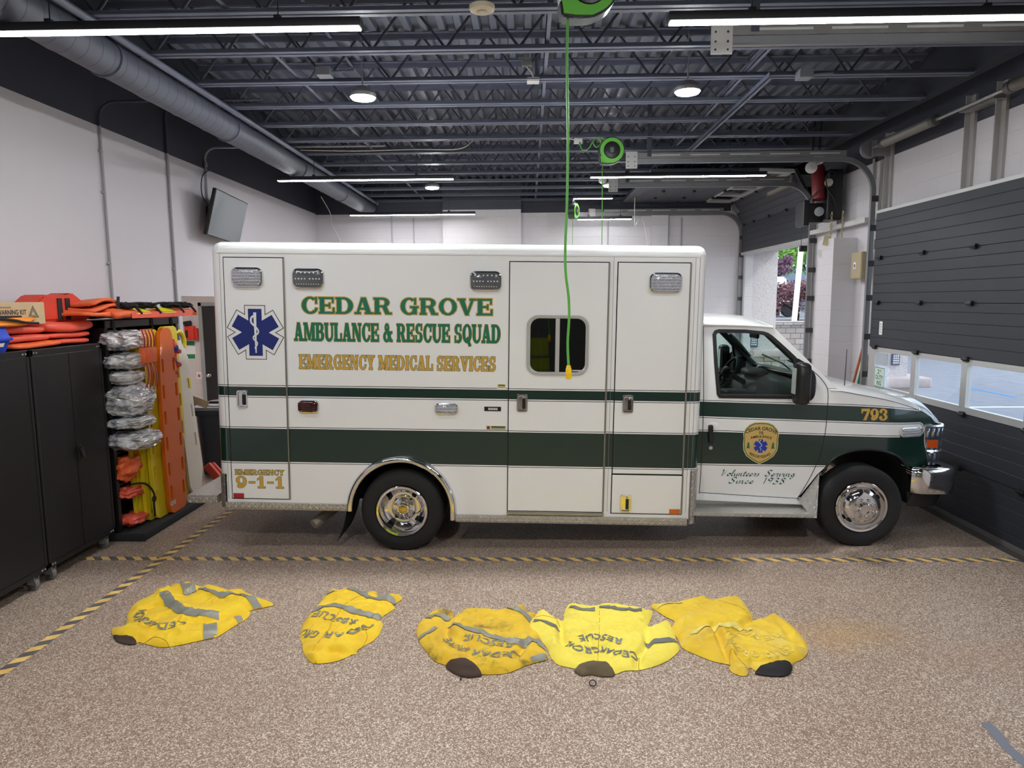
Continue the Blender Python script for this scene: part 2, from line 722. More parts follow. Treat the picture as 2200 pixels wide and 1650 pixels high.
j0 = joist_chords().build('joist', M_slate_l, ceiling)
w0 = joist_web().build('web', mat('web_paint', S(56, 59, 72), 0.6), j0)
k = 0
for i in range(-11, 12):
    y = 5.70 + 0.75 * i
    if y < YF + 0.2:
        continue
    if k == 0:
        j = j0
    else:
        j = j0.copy()
        COL.objects.link(j)
        w = w0.copy()
        COL.objects.link(w)
        w.parent = j
    j.location = (0, y, 4.15)
    k += 1
for x0, x1 in ((-3.40, -3.30), (3.92, 4.04)):
    b = B()
    b.box(x0, x1, YF, YB, 4.17, ZC)
    b.build('bearing_beam', mat('beam_paint', S(40, 43, 52), 0.7), ceiling)
# bridging angles run the long way between the joists
for x, z in ((-2.05, 4.19), (-1.75, 4.53), (1.95, 4.19), (2.2, 4.53), (0.16, 4.2)):
    b = B()
    b.box(x - 0.018, x + 0.018, YF, YB, z, z + 0.005)
    b.box(x - 0.018, x - 0.012, YF, YB, z, z + 0.036)
    b.build('bridging_angle', M_slate_l, ceiling)

# hazard tape on the floor
def hazard(name, axis, period, width, sgn, a):
    m = bpy.data.materials.new(name)
    m.use_nodes = True
    t = NT(m.node_tree)
    p = m.node_tree.nodes['Principled BSDF']
    x, y, z, vec = t.xyz()
    u = t.add(t.mul(x if axis == 'x' else y, 1 / period), t.mul(y if axis == 'x' else x, sgn * a / period))
    f = t.gt(t.m('FRACT', t.add(u, 100.0)), 0.5)
    n = t.noise(vec, 9, 5)
    yel = t.ramp(n, (0.3, S(228, 184, 98)), (0.65, S(252, 216, 134)))
    gry = t.ramp(n, (0.3, S(90, 85, 86)), (0.7, S(112, 108, 110)))
    c = t.mix(f, yel, gry)
    wear = t.noise(vec, 38, 6)
    c = t.mix(t.mul(t.gt(wear, 0.66), 0.75), c, S(150, 128, 112))
    t.put(p.inputs['Base Color'], c)
    p.inputs['Roughness'].default_value = 0.5
    return m


b = B()
b.box(-3.86, XR - 0.1, 5.633, 5.707, 0.0005, 0.0018)
tag(b.build('hazard_tape', hazard('tape_across', 'x', 0.140, 0.072, 1, 0.95)),
    'yellow and grey striped hazard tape running across the floor in front of the ambulance', 'floor tape')
b = B()
b.box(-3.205, -3.130, 2.2, 7.6, 0.0020, 0.0032)
tag(b.build('hazard_tape', hazard('tape_along', 'y', 0.142, 0.072, -1, 0.55)),
    'yellow and grey striped hazard tape running along the floor beside the black cabinets', 'floor tape')
b = B()
b.prism([(2.345, 3.40), (2.395, 3.405), (2.40, 3.33), (2.372, 3.2), (2.40, 2.9), (2.33, 2.9), (2.318, 3.17)], 0.0008, 0.0022, 'z')
tag(b.build('tape_strip', mat('grey_duct_tape', S(118, 122, 134), 0.45)), 'short strip of torn grey tape stuck to the floor at lower right', 'tape')

# ------------------------------------------------------------------ duct and conduits
b = B()
cx, cz, r = -3.14, 4.015, 0.136
b.grid(lambda u, v: (cx + (r + 0.004 * (1 if (int(v * 220) % 7 == 0) else 0)) * cos(2 * pi * u), YF + v * (YB - 0.1 - YF), cz + (r + 0.004 * (1 if (int(v * 220) % 7 == 0) else 0)) * sin(2 * pi * u)), 24, 220, cu=True)
def duct_material():
    m = mat('duct_paint', S(84, 88, 100), 0.5)
    t = NT(m.node_tree)
    p = m.node_tree.nodes['Principled BSDF']
    x, y, z, vec = t.xyz()
    f = t.m('FRACT', t.add(t.mul(t.add(y, t.mul(z, 0.12)), 1 / 0.15), 100.0))
    seam = t.lt(f, 0.07)
    t.put(p.inputs['Base Color'], t.mix(seam, S(84, 88, 100), S(58, 61, 72)))
    t.put(p.inputs['Normal'], t.bump(seam, 0.6, 0.006))
    return m


duct = tag(b.build('air_duct', duct_material()), 'long round grey spiral air duct hung below the joists along the left side', 'duct')
b = B()
b.tube([(cx + 0.17, YF, cz + 0.1), (cx + 0.17, YB - 0.1, cz + 0.1)], 0.028, 10)
b.build('side_rail', M_slate_l, duct)
for y in (3.2, 5.3, 7.4, 9.6, 11.8):
    b = B()
    b.tube([(cx + (r + 0.006) * cos(t), y, cz + (r + 0.006) * sin(t)) for t in [2 * pi * k / 20 for k in range(20)]], 0.009, 6, closed=True)
    b.tube([(cx, y, cz + r), (cx, y, 4.16)], 0.008, 6)
    b.build('hanger', M_slate_l, duct)


def conduit(y, zlo, zbend, xend, label, r=0.013, two=True):
    t = thing('conduit', label, 'pipe', (XL, y, 0))
    b = B()
    lo = [(0.02, 0, zlo), (0.02, 0, 3.94)]
    b.tube(lo, r, 8)
    b.build('lower_pipe', mat('conduit_grey', S(158, 156, 160), 0.45), t)
    b = B()
    pts = [(0.02, 0, 3.94), (0.02, 0, zbend - 0.16)]
    pts += [(0.02 + 0.16 * (1 - cos(a)), 0, zbend - 0.16 + 0.16 * sin(a)) for a in [pi / 2 * k / 6 for k in range(1, 7)]]
    if xend:
        pts.append((xend - XL, 0, zbend))
    b.tube(pts, r, 8)
    b.build('upper_pipe', M_slate_l if not two else M_slate, t)
    for z in (2.6, 3.3, 3.7):
        b = B()
        b.cbox((0.012, 0, z), (0.02, 0.06, 0.02), 0.003)
        b.build('strap', M_steel, t)
    return t


conduit(6.98, 0.0, 4.17, -2.6, 'thin grey conduit climbing the left wall above the black shelf and bending under the duct')
conduit(8.27, 0.0, 4.5, None, 'straight grey conduit climbing the left wall just before the doorway', 0.016)
t = thing('conduit', 'grey conduit bending down the left wall to the television', 'pipe', (XL, 9.24, 0))
b = B()
pts = [(0.02, 0, 3.35), (0.02, 0, 4.06)] + [(0.02 + 0.15 * (1 - cos(a)), 0, 4.06 + 0.15 * sin(a)) for a in [pi / 2 * k / 6 for k in range(1, 7)]] + [(2.4, 0, 4.21)]
b.tube(pts, 0.014, 8)
b.build('pipe', mat('conduit_grey'), t)
b = B()
b.cbox((0.02, 0, 4.0), (0.04, 0.04, 0.06), 0.005)
b.build('coupling', M_steel, t)

# ------------------------------------------------------------------ linear pendants and round lamps
def pendant(x0, x1, y, z, label, fl=True):
    t = thing('linear_light', label, 'ceiling light', ((x0 + x1) / 2, y, z), group='long linear pendant lights')
    h = (x1 - x0) / 2
    b = B()
    b.box(-h, h, -0.042, 0.042, 0.0, 0.052, 0.006)
    b.build('housing', mat('pendant_black', S(28, 28, 32), 0.5), t)
    b = B()
    b.box(-h + 0.012, h - 0.012, -0.036, 0.036, -0.006, 0.002, 0.002)
    b.build('diffuser', M_glow, t)
    for sx in (-1, 1):
        b = B()
        b.tube([(sx * h * 0.58, 0, 0.045), (sx * h * 0.58 + 0.01, 0.02, 4.562 - z)], 0.004, 5)
        b.cbox((sx * h * 0.58, 0, 0.06), (0.04, 0.05, 0.03), 0.004)
        b.build('suspension', M_blackpl, t)
    return t


for y, nm in ((4.30, 'nearest'), (9.45, 'middle'), (13.25, 'farthest')):
    pendant(-3.36, -0.98, y, 3.815, 'long glowing linear pendant, %s row, left of the green cord' % nm)
pendant(0.83, 3.16, 4.30, 3.815, 'long glowing linear pendant, nearest row, right of the green cord')
pendant(0.83, 3.16, 9.45, 3.815, 'long glowing linear pendant in front of the far door motor')
pendant(0.94, 1.98, 13.40, 3.715, 'short glowing linear pendant low against the back wall')
pendant(0.83, 1.56, 12.9, 4.03, 'short linear pendant peeping out beside the raised door panel')
for y in (-0.85,):
    pendant(-3.36, -0.98, y, 3.815, 'linear pendant behind the viewpoint on the left')
    pendant(0.83, 3.16, y, 3.815, 'linear pendant behind the viewpoint on the right')


def ufo(x, y, z, label, r=0.11):
    t = thing('round_lamp', label, 'ceiling light', (x, y, z), group='round high-bay lamps')
    b = B()
    b.lathe([(r * 0.5, 0.085), (r * 0.8, 0.06), (r * 1.02, 0.03), (r * 1.02, 0.008), (r * 0.98, 0.0), (r * 0.9, 0.002)], n=28)
    b.build('housing', mat('lamp_housing', S(150, 150, 152), 0.4, 0.5), t)
    b = B()
    b.lathe([(r * 0.9, 0.001), (r * 0.86, -0.012), (r * 0.5, -0.02), (0.01, -0.022)], n=28)
    b.build('lens', M_ufo, t)
    b = B()
    n = 7
    for k in range(n):
        b.tube([(0.006 * cos(a) , 0.006 * sin(a) + 0.0, 0.125 + k * (4.15 - z - 0.12) / n + 0.018 * sin(a)) for a in [2 * pi * q / 8 for q in range(8)]], 0.0025, 4, closed=True)
    b.tube([(0, 0, 0.10), (0, 0, 4.562 - z)], 0.004, 5)
    b.build('chain', M_steel, t)
    return t


ufo(-1.40, 6.10, 3.925, 'round glowing high-bay lamp hung on a chain above the ambulance, left of the green cord')
ufo(1.355, 6.10, 3.935, 'round glowing high-bay lamp above the ambulance, right of the green cord')
ufo(-1.485, 11.0, 3.95, 'small distant round lamp hung beyond the ambulance on the left')
ufo(1.28, 11.0, 3.955, 'small distant round lamp beside the raised door panel')
ufo(-1.40, 1.2, 3.93, 'round lamp over the viewpoint on the left')
ufo(1.36, 1.2, 3.93, 'round lamp over the viewpoint on the right')
# ================================================================== AMBULANCE
AMB = thing('ambulance', 'white ambulance with dark green stripes and green and gold lettering, parked sideways in the bay', 'ambulance',
            (-1.10, 5.84, 0), (0, 0.0175, 0))
GREEN = S(8, 46, 38)
WHITE = S(245, 246, 245)
AW = 2.40


def striped(name, cab):
    m = bpy.data.materials.new(name)
    m.use_nodes = True
    t = NT(m.node_tree)
    p = m.node_tree.nodes['Principled BSDF']
    x, y, z, vec = t.xyz()
    if not cab:
        d1 = t.sub(t.m('ABSOLUTE', t.sub(z, 1.4160)), 0.0395)
        d2 = t.sub(t.m('ABSOLUTE', t.sub(z, 0.9430)), 0.1470)
        sd = t.mul(t.mn(d1, d2), -1.0)          # negative on white
    else:
        dx = t.sub(x, 2.62)
        zt = t.sub(t.sub(1.347, t.mul(dx, 0.0155)), t.mul(t.m('POWER', t.mx(t.sub(x, 3.7), 0.0), 3), 0.066))
        zb = t.sub(1.219, t.mul(dx, 0.021))
        z2 = t.sub(1.084, t.mul(dx, 0.0180))
        zc = t.mul(t.add(zb, z2), 0.5)
        hh = t.mul(t.sub(zb, z2), 0.5)
        qx = t.mx(t.sub(x, 4.555), 0.0)
        mid = t.sub(t.m('SQRT', t.add(t.mul(qx, qx), t.m('POWER', t.sub(z, zc), 2))), hh)
        xe = t.sub(4.60, t.mul(t.sub(z, 1.27), 0.72))
        a = t.mx(t.add(t.sub(x, xe), 0.05), 0.0)
        c = t.mx(t.add(t.sub(zt, z), 0.05), 0.0)
        top = t.sub(t.m('SQRT', t.add(t.mul(a, a), t.mul(c, c))), 0.05)
        bot = t.mx(t.sub(z, 0.793), t.sub(x, 3.95))
        sd = t.mn(t.mn(mid, top), bot)
    white = t.lt(sd, 0.0)
    line = t.mul(t.gt(sd, -0.0150), t.lt(sd, -0.0095))
    c = t.mix(white, GREEN, WHITE)
    c = t.mix(line, c, S(10, 14, 14))
    t.put(p.inputs['Base Color'], c)
    p.inputs['Roughness'].default_value = 0.30
    p.inputs['Coat Weight'].default_value = 0.8
    p.inputs['Coat Roughness'].default_value = 0.02
    return m


M_box = striped('striped_box_paint', False)
M_cab = striped('striped_cab_paint', True)
M_gap = mat('dark_seal', S(24, 24, 25), 0.7)
M_hinge = mat('hinge_steel', S(150, 146, 138), 0.4, 0.7)
M_gasket = M_rubber
M_under = mat('underbody_black', S(14, 14, 15), 0.8)


def tread_material():
    m = bpy.data.materials.new('diamond_tread_plate')
    m.use_nodes = True
    t = NT(m.node_tree)
    p = m.node_tree.nodes['Principled BSDF']
    x, y, z, vec = t.xyz()
    s = 1 / 0.030
    u = t.mul(x, s)
    v = t.mul(t.add(z, t.mul(y, 0.9)), s)
    fu = t.sub(t.m('FRACT', t.add(u, 200)), 0.5)
    fv = t.sub(t.m('FRACT', t.add(v, 200)), 0.5)
    par = t.m('MODULO', t.add(t.m('FLOOR', t.add(u, 200)), t.m('FLOOR', t.add(v, 200))), 2.0)
    sg = t.sub(t.mul(par, 2.0), 1.0)
    al = t.add(fu, t.mul(sg, fv))
    ac = t.sub(fu, t.mul(sg, fv))
    h = t.mx(t.sub(1.0, t.add(t.m('POWER', t.mul(al, 1 / 0.75), 2), t.m('POWER', t.mul(ac, 1 / 0.26), 2))), 0.0)
    t.put(p.inputs['Normal'], t.bump(h, 0.9, 0.004))
    t.put(p.inputs['Base Color'], t.mix(t.noise(vec, 20, 3), S(184, 182, 176), S(214, 212, 206)))
    p.inputs['Metallic'].default_value = 0.85
    p.inputs['Roughness'].default_value = 0.36
    return m


M_tread = tread_material()

# ---- box body with wheel arch notch
b = B()
cx, cz, R = -0.020, 0.385, 0.445
arch = [(cx + R * cos(a), cz + R * sin(a)) for a in [pi * k / 24 for k in range(25)]]
poly = [(-1.63, 0.43), (-1.63, 2.685), (2.555, 2.685), (2.555, 0.345), (cx + R, 0.345)] + arch + [(cx - R, 0.43)]
b.prism(poly, 0.0, AW, 'y')
bm = b.bm
ed = []
for e in bm.edges:
    a, c = e.verts[0].co, e.verts[1].co
    top = a.z > 2.6 and c.z > 2.6
    vert = abs(a.x - c.x) < 1e-4 and (abs(a.x + 1.63) < 1e-3 or abs(a.x - 2.555) < 1e-3) and abs(a.y - c.y) < 1e-4 and abs(a.z - c.z) > 0.5
    if top or vert:
        ed.append(e)
bmesh.ops.bevel(bm, geom=ed, offset=0.075, segments=6, profile=0.5, affect='EDGES')
for f in bm.faces:
    f.smooth = True
box_body = b.build('box_body', M_box, AMB, sharp=28)
b = B()
b.box(-1.59, 2.51, 0.60, AW - 0.60, 0.30, 0.42)
b.box(0.44, 2.51, 0.10, AW - 0.10, 0.34, 0.42)
b.box(-1.59, -0.48, 0.10, AW - 0.10, 0.40, 0.46)
b.box(-1.2, 4.2, 0.75, 1.0, 0.34, 0.50)
b.box(-1.2, 4.2, 1.4, 1.65, 0.34, 0.50)
b.cyl((-0.02, 0.35, 0.37), (-0.02, AW - 0.35, 0.37), 0.07, 14)
b.cyl((4.0, 0.35, 0.42), (4.0, AW - 0.35, 0.42), 0.06, 14)
b.blob((-0.02, 1.2, 0.36), (0.2, 0.2, 0.17), 0.0)
b.build('chassis', M_under, AMB)
b = B()
R2 = R - 0.004
b.grid(lambda u, v: (cx + R2 * cos(pi * u), 0.03 + v * (AW - 0.06), cz + R2 * sin(pi * u)), 24, 2)
b.build('wheel_well', M_under, AMB)

# roof cap rail and corner mouldings
b = B()
b.prism(rrect(-1.565, 2.485, 2.588, 2.604, 0.006, 2), -0.009, 0.0, 'y')
b.build('cap_rail', mat('rail_white', WHITE, 0.35, coat=0.5), AMB)
for x in (-1.545, -0.93, 0.86, 1.775, 2.455, 2.49):
    b = B()
    b.box(x - 0.0014, x + 0.0014, -0.0015, 0.001, 0.46 if x < 0.9 else 0.40, 2.585)
    if x in (-0.93, 0.86):
        b.bm.free()
        continue
    b.build('moulding_seam', mat('seam_grey', S(120, 122, 120), 0.5), AMB)


def slab_door(x0, x1, z0, z1, hinge=True, xs=None, holes=()):
    """compartment door: dark gasket, striped slab, hinge bar on its right edge"""
    g = B()
    g.box(x0 - 0.008, x1 + 0.006, -0.003, 0.001, z0 - 0.008, z1 + 0.008)
    b = B()
    b.box(x0, x1, -0.010, 0.001, z0, z1, 0.003)
    d = b.build('door', M_box, AMB)
    g.build('door_seal', M_gap, d)
    if hinge:
        h = B()
        h.tube([(x1 + 0.002, -0.010, z0), (x1 + 0.002, -0.010, z1)], 0.0075, 8)
        h.build('hinge', M_hinge, d)
    return d


d_rear = slab_door(-1.508, -1.003, 0.466, 2.548)
d_entry = slab_door(0.910, 1.735, 0.396, 2.535)
d_front = slab_door(1.813, 2.412, 0.742, 2.537)
d_low = slab_door(1.812, 2.414, 0.390, 0.728)
b = B()
b.box(0.9, 1.745, -0.03, 0.0, 0.366, 0.384, 0.003)
b.build('entry_step_trim', mat('step_brass', S(176, 168, 140), 0.4, 0.6), AMB)


def latch(x, z, parent):
    w, h = 0.099, 0.160
    b = B()
    o = rrect(x - w / 2, x + w / 2, z - h / 2, z + h / 2, 0.020)
    n = len(o)
    def ring(s, y):
        return [b.v(x + (px - x) * s[0], y, z + (pz - z) * s[1]) for px, pz in o]
    rs = [ring((1, 1), -0.008), ring((1, 1), -0.016), ring((0.9, 0.94), -0.024), ring((0.74, 0.82), -0.024), ring((0.70, 0.79), -0.012), ring((0.6, 0.7), -0.0112)]
    for a, c in zip(rs, rs[1:]):
        for i in range(n):
            b.face((a[i], a[(i + 1) % n], c[(i + 1) % n], c[i]))
    b.face(rs[-1])
    l = b.build('latch', M_chrome, parent)
    b = B()
    b.box(x + 0.000, x + 0.028, -0.022, -0.011, z - 0.052, z + 0.040, 0.005)
    b.build('paddle', mat('paddle_black', S(30, 30, 32), 0.3), l)
    b = B()
    b.lathe([(0.008, 0.0), (0.008, 0.008), (0.005, 0.010), (0.001, 0.010)], (x + 0.012, -0.013, z + 0.05), (0, -1, 0), 12)
    b.build('lock', M_chrome, l)
    return l


latch(-1.389, 1.348, d_rear)
latch(1.025, 1.346, d_entry)
latch(1.925, 1.349, d_front)
latch(1.932, 0.478, d_low)


def lens_material(name, lo, hi, sx=0.012, rough=0.12):
    m = bpy.data.materials.new(name)
    m.use_nodes = True
    t = NT(m.node_tree)
    p = m.node_tree.nodes['Principled BSDF']
    x, y, z, vec = t.xyz()
    a = t.m('SINE', t.mul(x, 2 * pi / sx))
    c = t.m('SINE', t.mul(z, 2 * pi / (sx * 2.1)))
    h = t.mul(t.add(a, 1.0), t.add(c, 1.0))
    t.put(p.inputs['Base Color'], t.mix(t.mul(h, 0.25), lo, hi))
    t.put(p.inputs['Normal'], t.bump(h, 0.8, 0.006))
    p.inputs['Roughness'].default_value = rough
    p.inputs['Metallic'].default_value = 0.08
    p.inputs['Coat Weight'].default_value = 1.0
    return m


M_lensc = lens_material('clear_lens', S(196, 200, 212), S(250, 250, 255))
M_lensg = mat('grey_lens', S(92, 95, 100), 0.15, coat=1.0)
M_lensr = lens_material('ruby_lens', S(60, 6, 10), S(120, 16, 22), 0.010)
M_led = mat('led_chip', S(226, 226, 224), 0.2, coat=0.5)


def marker(x0, x1, z0, z1, y, lens, parent, name='warning_light', led=False, r=0.3, bez=0.15):
    xm, zm = (x0 + x1) / 2, (z0 + z1) / 2
    w, h = x1 - x0, z1 - z0
    b = B()
    o = rrect(x0, x1, z0, z1, min(w, h) * r, 5)
    n = len(o)

    def bulge(px, pz):
        return (px, pz)
    rs = []
    for s, yy in ((1.0, y), (1.0, y - 0.018), (0.965, y - 0.028), (1 - bez, y - 0.030), (1 - bez - 0.02, y - 0.022)):
        sx = 1 - (1 - s) * min(w, h) / w
        sz = 1 - (1 - s) * min(w, h) / h
        rs.append([b.v(xm + (px - xm) * sx, yy, zm + (pz - zm) * sz) for px, pz in o])
    for a, c in zip(rs, rs[1:]):
        for i in range(n):
            b.face((a[i], a[(i + 1) % n], c[(i + 1) % n], c[i]))
    l = b.build(name, M_chrome, parent)
    q = 1 - bez - 0.01
    sx = 1 - (1 - q) * min(w, h) / w
    sz = 1 - (1 - q) * min(w, h) / h
    b = B()
    b.grid(lambda u, v: (xm + (u - .5) * w * sx * (1 - 0.10 * (2 * abs(v - .5)) ** 6), y - 0.024 - 0.014 * (1 - (2 * u - 1) ** 4) * (1 - (2 * v - 1) ** 4),
                         zm + (v - .5) * h * sz * (1 - 0.12 * (2 * abs(u - .5)) ** 6)), 14, 10)
    b.build('lens', lens, l)
    if led:
        b = B()
        for row, cnt, off in ((0.27, 6, 0.042), (-0.02, 8, 0.033), (-0.28, 10, 0.026)):
            for k in range(cnt):
                xx = xm + (k - (cnt - 1) / 2) * (w * 0.72 / (cnt - 0.5))
                if cnt == 8:
                    xx += 0.008 * (1 if k > 3 else -1)
                b.lathe([(0.0075 if cnt < 10 else 0.005, 0), (0.006 if cnt < 10 else 0.004, 0.004), (0.001, 0.006)], (xx, y - 0.0365, zm + row * h), (0, -1, 0), 8)
        tag(b.build('led_rows', M_led, l), kind='stuff')
    return l


marker(-1.440, -1.170, 2.303, 2.470, -0.010, M_lensc, d_rear)
marker(-0.928, -0.655, 2.296, 2.466, 0.0, M_lensg, AMB, led=True)
marker(0.572, 0.840, 2.292, 2.458, 0.0, M_lensg, AMB, led=True)
marker(2.069, 2.343, 2.292, 2.460, -0.010, M_lensc, d_front)
marker(-0.905, -0.725, 1.236, 1.345, 0.0, M_lensr, AMB, 'side_marker')
marker(0.278, 0.475, 1.241, 1.335, 0.0, M_lensc, AMB, 'scene_light')
for k in range(2):
    b = B()
    b.cbox((2.565, 0.35, 2.38 - 0.20 * k), (0.03, 0.10, 0.12), 0.008)
    b.build('front_marker', M_chrome, AMB)
b = B()
b.cbox((2.562, 0.22, 1.96), (0.022, 0.04, 0.17), 0.005)
b.build('intake_cover', M_blackpl, AMB)

# reflectors, plates and stickers
b = B()
b.box(2.311, 2.404, -0.016, -0.009, 0.389, 0.434, 0.004)
b.build('amber_reflector', M_amber, d_low)
b = B()
b.box(-1.511 + 0.012, -1.405, -0.016, -0.009, 0.468, 0.512, 0.004)
b.build('red_reflector', mat('red_reflector', S(175, 24, 34), 0.25, coat=0.5), d_rear)
b = B()
b.box(0.700, 0.844, -0.006, 0.0, 1.271, 1.309, 0.002)
pl = b.build('number_plate', mat('plate_black', S(26, 26, 28), 0.35), AMB)
b = B()
for k in range(5):
    b.box(0.735 + k * 0.0165, 0.7475 + k * 0.0165, -0.0075, -0.0055, 1.281, 1.299)
b.build('plate_dots', M_led, pl)


def sticker(x0, x1, z0, z1, base, bits, name='sticker'):
    b = B()
    b.box(x0, x1, -0.0022, 0.0, z0, z1)
    s = b.build(name, mat('sticker_' + name + '_%d' % int(x0 * 1000), base, 0.4), AMB)
    for (a0, a1, c0, c1, col, nm) in bits:
        b = B()
        b.box(x0 + (x1 - x0) * a0, x0 + (x1 - x0) * a1, -0.0030, -0.0020, z0 + (z1 - z0) * c0, z0 + (z1 - z0) * c1)
        b.build('sticker_mark', mat('ink_' + nm, col, 0.5), s)
    return s


sticker(0.808, 0.885, 1.466, 1.505, S(226, 226, 196), [(0.12, 0.88, 0.62, 0.86, S(40, 44, 40), 'black'), (0.10, 0.90, 0.2, 0.52, S(196, 168, 70), 'gold')])
sticker(0.718, 0.886, 1.109, 1.143, S(206, 204, 166), [(0.03, 0.18, 0.12, 0.88, S(150, 40, 34), 'maroon'), (0.26, 0.97, 0.5, 0.85, S(54, 56, 36), 'olive'), (0.26, 0.97, 0.12, 0.35, S(150, 148, 110), 'khaki')])

# ---- sliding window in the entry door
b = B()
o = rrect(1.056, 1.581, 1.588, 2.097, 0.095, 8)
i_ = rrect(1.087, 1.552, 1.617, 2.069, 0.075, 8)
n = len(o)
xm, zm = 1.3185, 1.8425


def rg(P, s, y):
    return [b.v(xm + (p[0] - xm) * s, y, zm + (p[1] - zm) * s) for p in P]


rs = [rg(o, 1, -0.009), rg(o, 1, -0.020), rg(o, 0.985, -0.026), rg(o, 0.955, -0.026), rg(o, 0.945, -0.021), rg(i_, 1.02, -0.021), rg(i_, 1.0, -0.017), rg(i_, 1.0, -0.010)]
for a, c in zip(rs, rs[1:]):
    for k in range(n):
        b.face((a[k], a[(k + 1) % n], c[(k + 1) % n], c[k]))
win = b.build('window', mat('window_frame_silver', S(196, 196, 192), 0.35, 0.3), d_entry)
b = B()
b.prism(rrect(1.080, 1.558, 1.610, 2.076, 0.08, 8), -0.0125, -0.0105, 'y')
b.build('glass', mat('privacy_glass', S(8, 8, 9), 0.02, spec=0.6), win)
b = B()
b.box(1.298, 1.334, -0.021, -0.011, 1.618, 2.068, 0.003)
b.build('divider', MATS['window_frame_silver'], win)
b = B()
b.cbox((1.49, -0.0165, 1.63), (0.09, 0.012, 0.012), 0.003)
b.build('pull', MATS['window_frame_silver'], win)

# ---- skirts, corner guards, fender ring
b = B()
b.box(-1.575, -0.485, -0.016, 0.25, 0.365, 0.432, 0.008)
b.build('tread_skirt', M_tread, AMB)
b = B()
b.box(0.452, 2.470, -0.016, 0.25, 0.284, 0.354, 0.008)
b.build('tread_skirt', M_tread, AMB)
for x0, x1, z0, z1 in ((-1.640, -1.558, 0.375, 0.682), (2.482, 2.566, 0.300, 0.775)):
    b = B()
    left = x0 < 0
    pts = [(x0 + 0.07, -0.006), (x1, -0.006), (x1, 0.0), (x0 + 0.07, 0.0)] if False else None
    rr = 0.075
    if left:
        P = [(-1.558, -0.006), (-1.565, -0.006)] + [(-1.556 - (rr + .006) * sin(a), rr - (rr + .006) * cos(a)) for a in [pi / 2 * k / 6 for k in range(7)]] + [(-1.637, 0.20)]
    else:
        P = [(2.482, -0.006)] + [(2.480 + (rr + .006) * sin(a), rr - (rr + .006) * cos(a)) for a in [pi / 2 * k / 6 for k in range(7)]] + [(2.561, 0.20)]
    b.grid(lambda u, v: (P[int(round(u * (len(P) - 1)))][0], P[int(round(u * (len(P) - 1)))][1], z0 + v * (z1 - z0)), len(P) - 1, 1)
    b.build('corner_guard', M_tread, AMB, recalc=False)

b = B()
def fl(u, v):
    a = radians(-9) + u * radians(198) if False else None
    return None
NA = 40
prof = [(0.425, 0.02), (0.425, -0.030), (0.432, -0.044), (0.450, -0.052), (0.468, -0.044), (0.480, -0.022), (0.484, 0.0)]
def ringpt(u, v):
    ang = pi * u
    r, y = prof[int(round(v * (len(prof) - 1)))]
    x = cx + r * cos(ang)
    z = cz + r * sin(ang)
    return (x, y, z)
b.grid(ringpt, NA, len(prof) - 1)
# straight legs down to the skirts
def leg(x_sign, zend):
    def f(u, v):
        r, y = prof[int(round(v * (len(prof) - 1)))]
        return (cx + x_sign * r, y, cz + (zend - cz) * u)
    b.grid(f, 1, len(prof) - 1)
leg(1, 0.310)
leg(-1, 0.375)
b.build('fender_ring', M_chrome, AMB, recalc=False)

# ---- rear step bumper, tail pipe, mud flap
b = B()
b.box(-1.93, -1.66, 0.02, AW - 0.02, 0.405, 0.478, 0.006)
b.box(-1.66, -1.55, 0.10, AW - 0.10, 0.40, 0.45)
b.build('rear_step', M_tread, AMB)
b = B()
b.tube([(-0.70, 0.62, 0.26), (-0.76, 0.30, 0.245), (-0.86, 0.18, 0.175)], [0.048, 0.048, 0.050], 18, cap=False)
b.tube([(-0.70, 0.62, 0.26), (-0.76, 0.30, 0.245), (-0.86, 0.18, 0.175)], [0.044, 0.044, 0.045], 18)
b.build('tail_pipe', mat('pipe_steel', S(206, 200, 190), 0.3, 0.6), AMB)
b = B()
b.grid(lambda u, v: (-0.50 - 0.10 * (1 - v) ** 2 - 0.02, 0.06 + 0.50 * u, 0.05 + 0.36 * v), 4, 10)
b.build('mud_flap', M_rubber, AMB)

# ---- wheels
M_tire = mat('tyre_rubber', S(27, 27, 28), 0.72, bump=0.2, bscale=70, var=0.15, vscale=20)


def tire_prof(w, R):
    s = w / 2
    return [(0.222, s * 0.72), (0.235, s * 0.95), (0.27, s * 1.02), (0.315, s * 1.0), (R - 0.022, s * 0.90), (R - 0.006, s * 0.80), (R, s * 0.66),
            (R, s * 0.40), (R - 0.008, s * 0.38), (R - 0.008, s * 0.32), (R, s * 0.30), (R, s * 0.04), (R - 0.008, s * 0.02),
            (R - 0.008, -s * 0.02), (R, -s * 0.04), (R, -s * 0.30), (R - 0.008, -s * 0.32), (R - 0.008, -s * 0.38), (R, -s * 0.40), (R, -s * 0.66),
            (R - 0.006, -s * 0.80), (R - 0.022, -s * 0.9), (0.315, -s * 1.0), (0.27, -s * 1.02), (0.235, -s * 0.95), (0.222, -s * 0.72)]


def tire(c, w, R, parent, squash):
    b = B()
    b.lathe(tire_prof(w, R), c, (0, -1, 0), 56, cap=False)
    for v in b.bm.verts:                    # flattened where it carries the load
        d = squash - v.co.z
        if d > 0:
            v.co.z = squash
            s = (v.co.x - c[0])
            v.co.x += 0.12 * d * (1 if s > 0 else -1)
    return b.build('tyre', M_tire, parent, sharp=50)


def studs(parent, c, y, R, n, r, ln):
    for k in range(n):
        a = 2 * pi * (k + 0.5) / n
        b = B()
        b.lathe([(r * 1.35, 0), (r * 1.3, 0.006), (r, 0.008), (r, ln * 0.7), (r * 0.6, ln), (0.001, ln * 1.04)], (c[0] + R * cos(a), y, c[2] + R * sin(a)), (0, -1, 0), 10)
        b.build('lug_nut', M_chrome, parent)


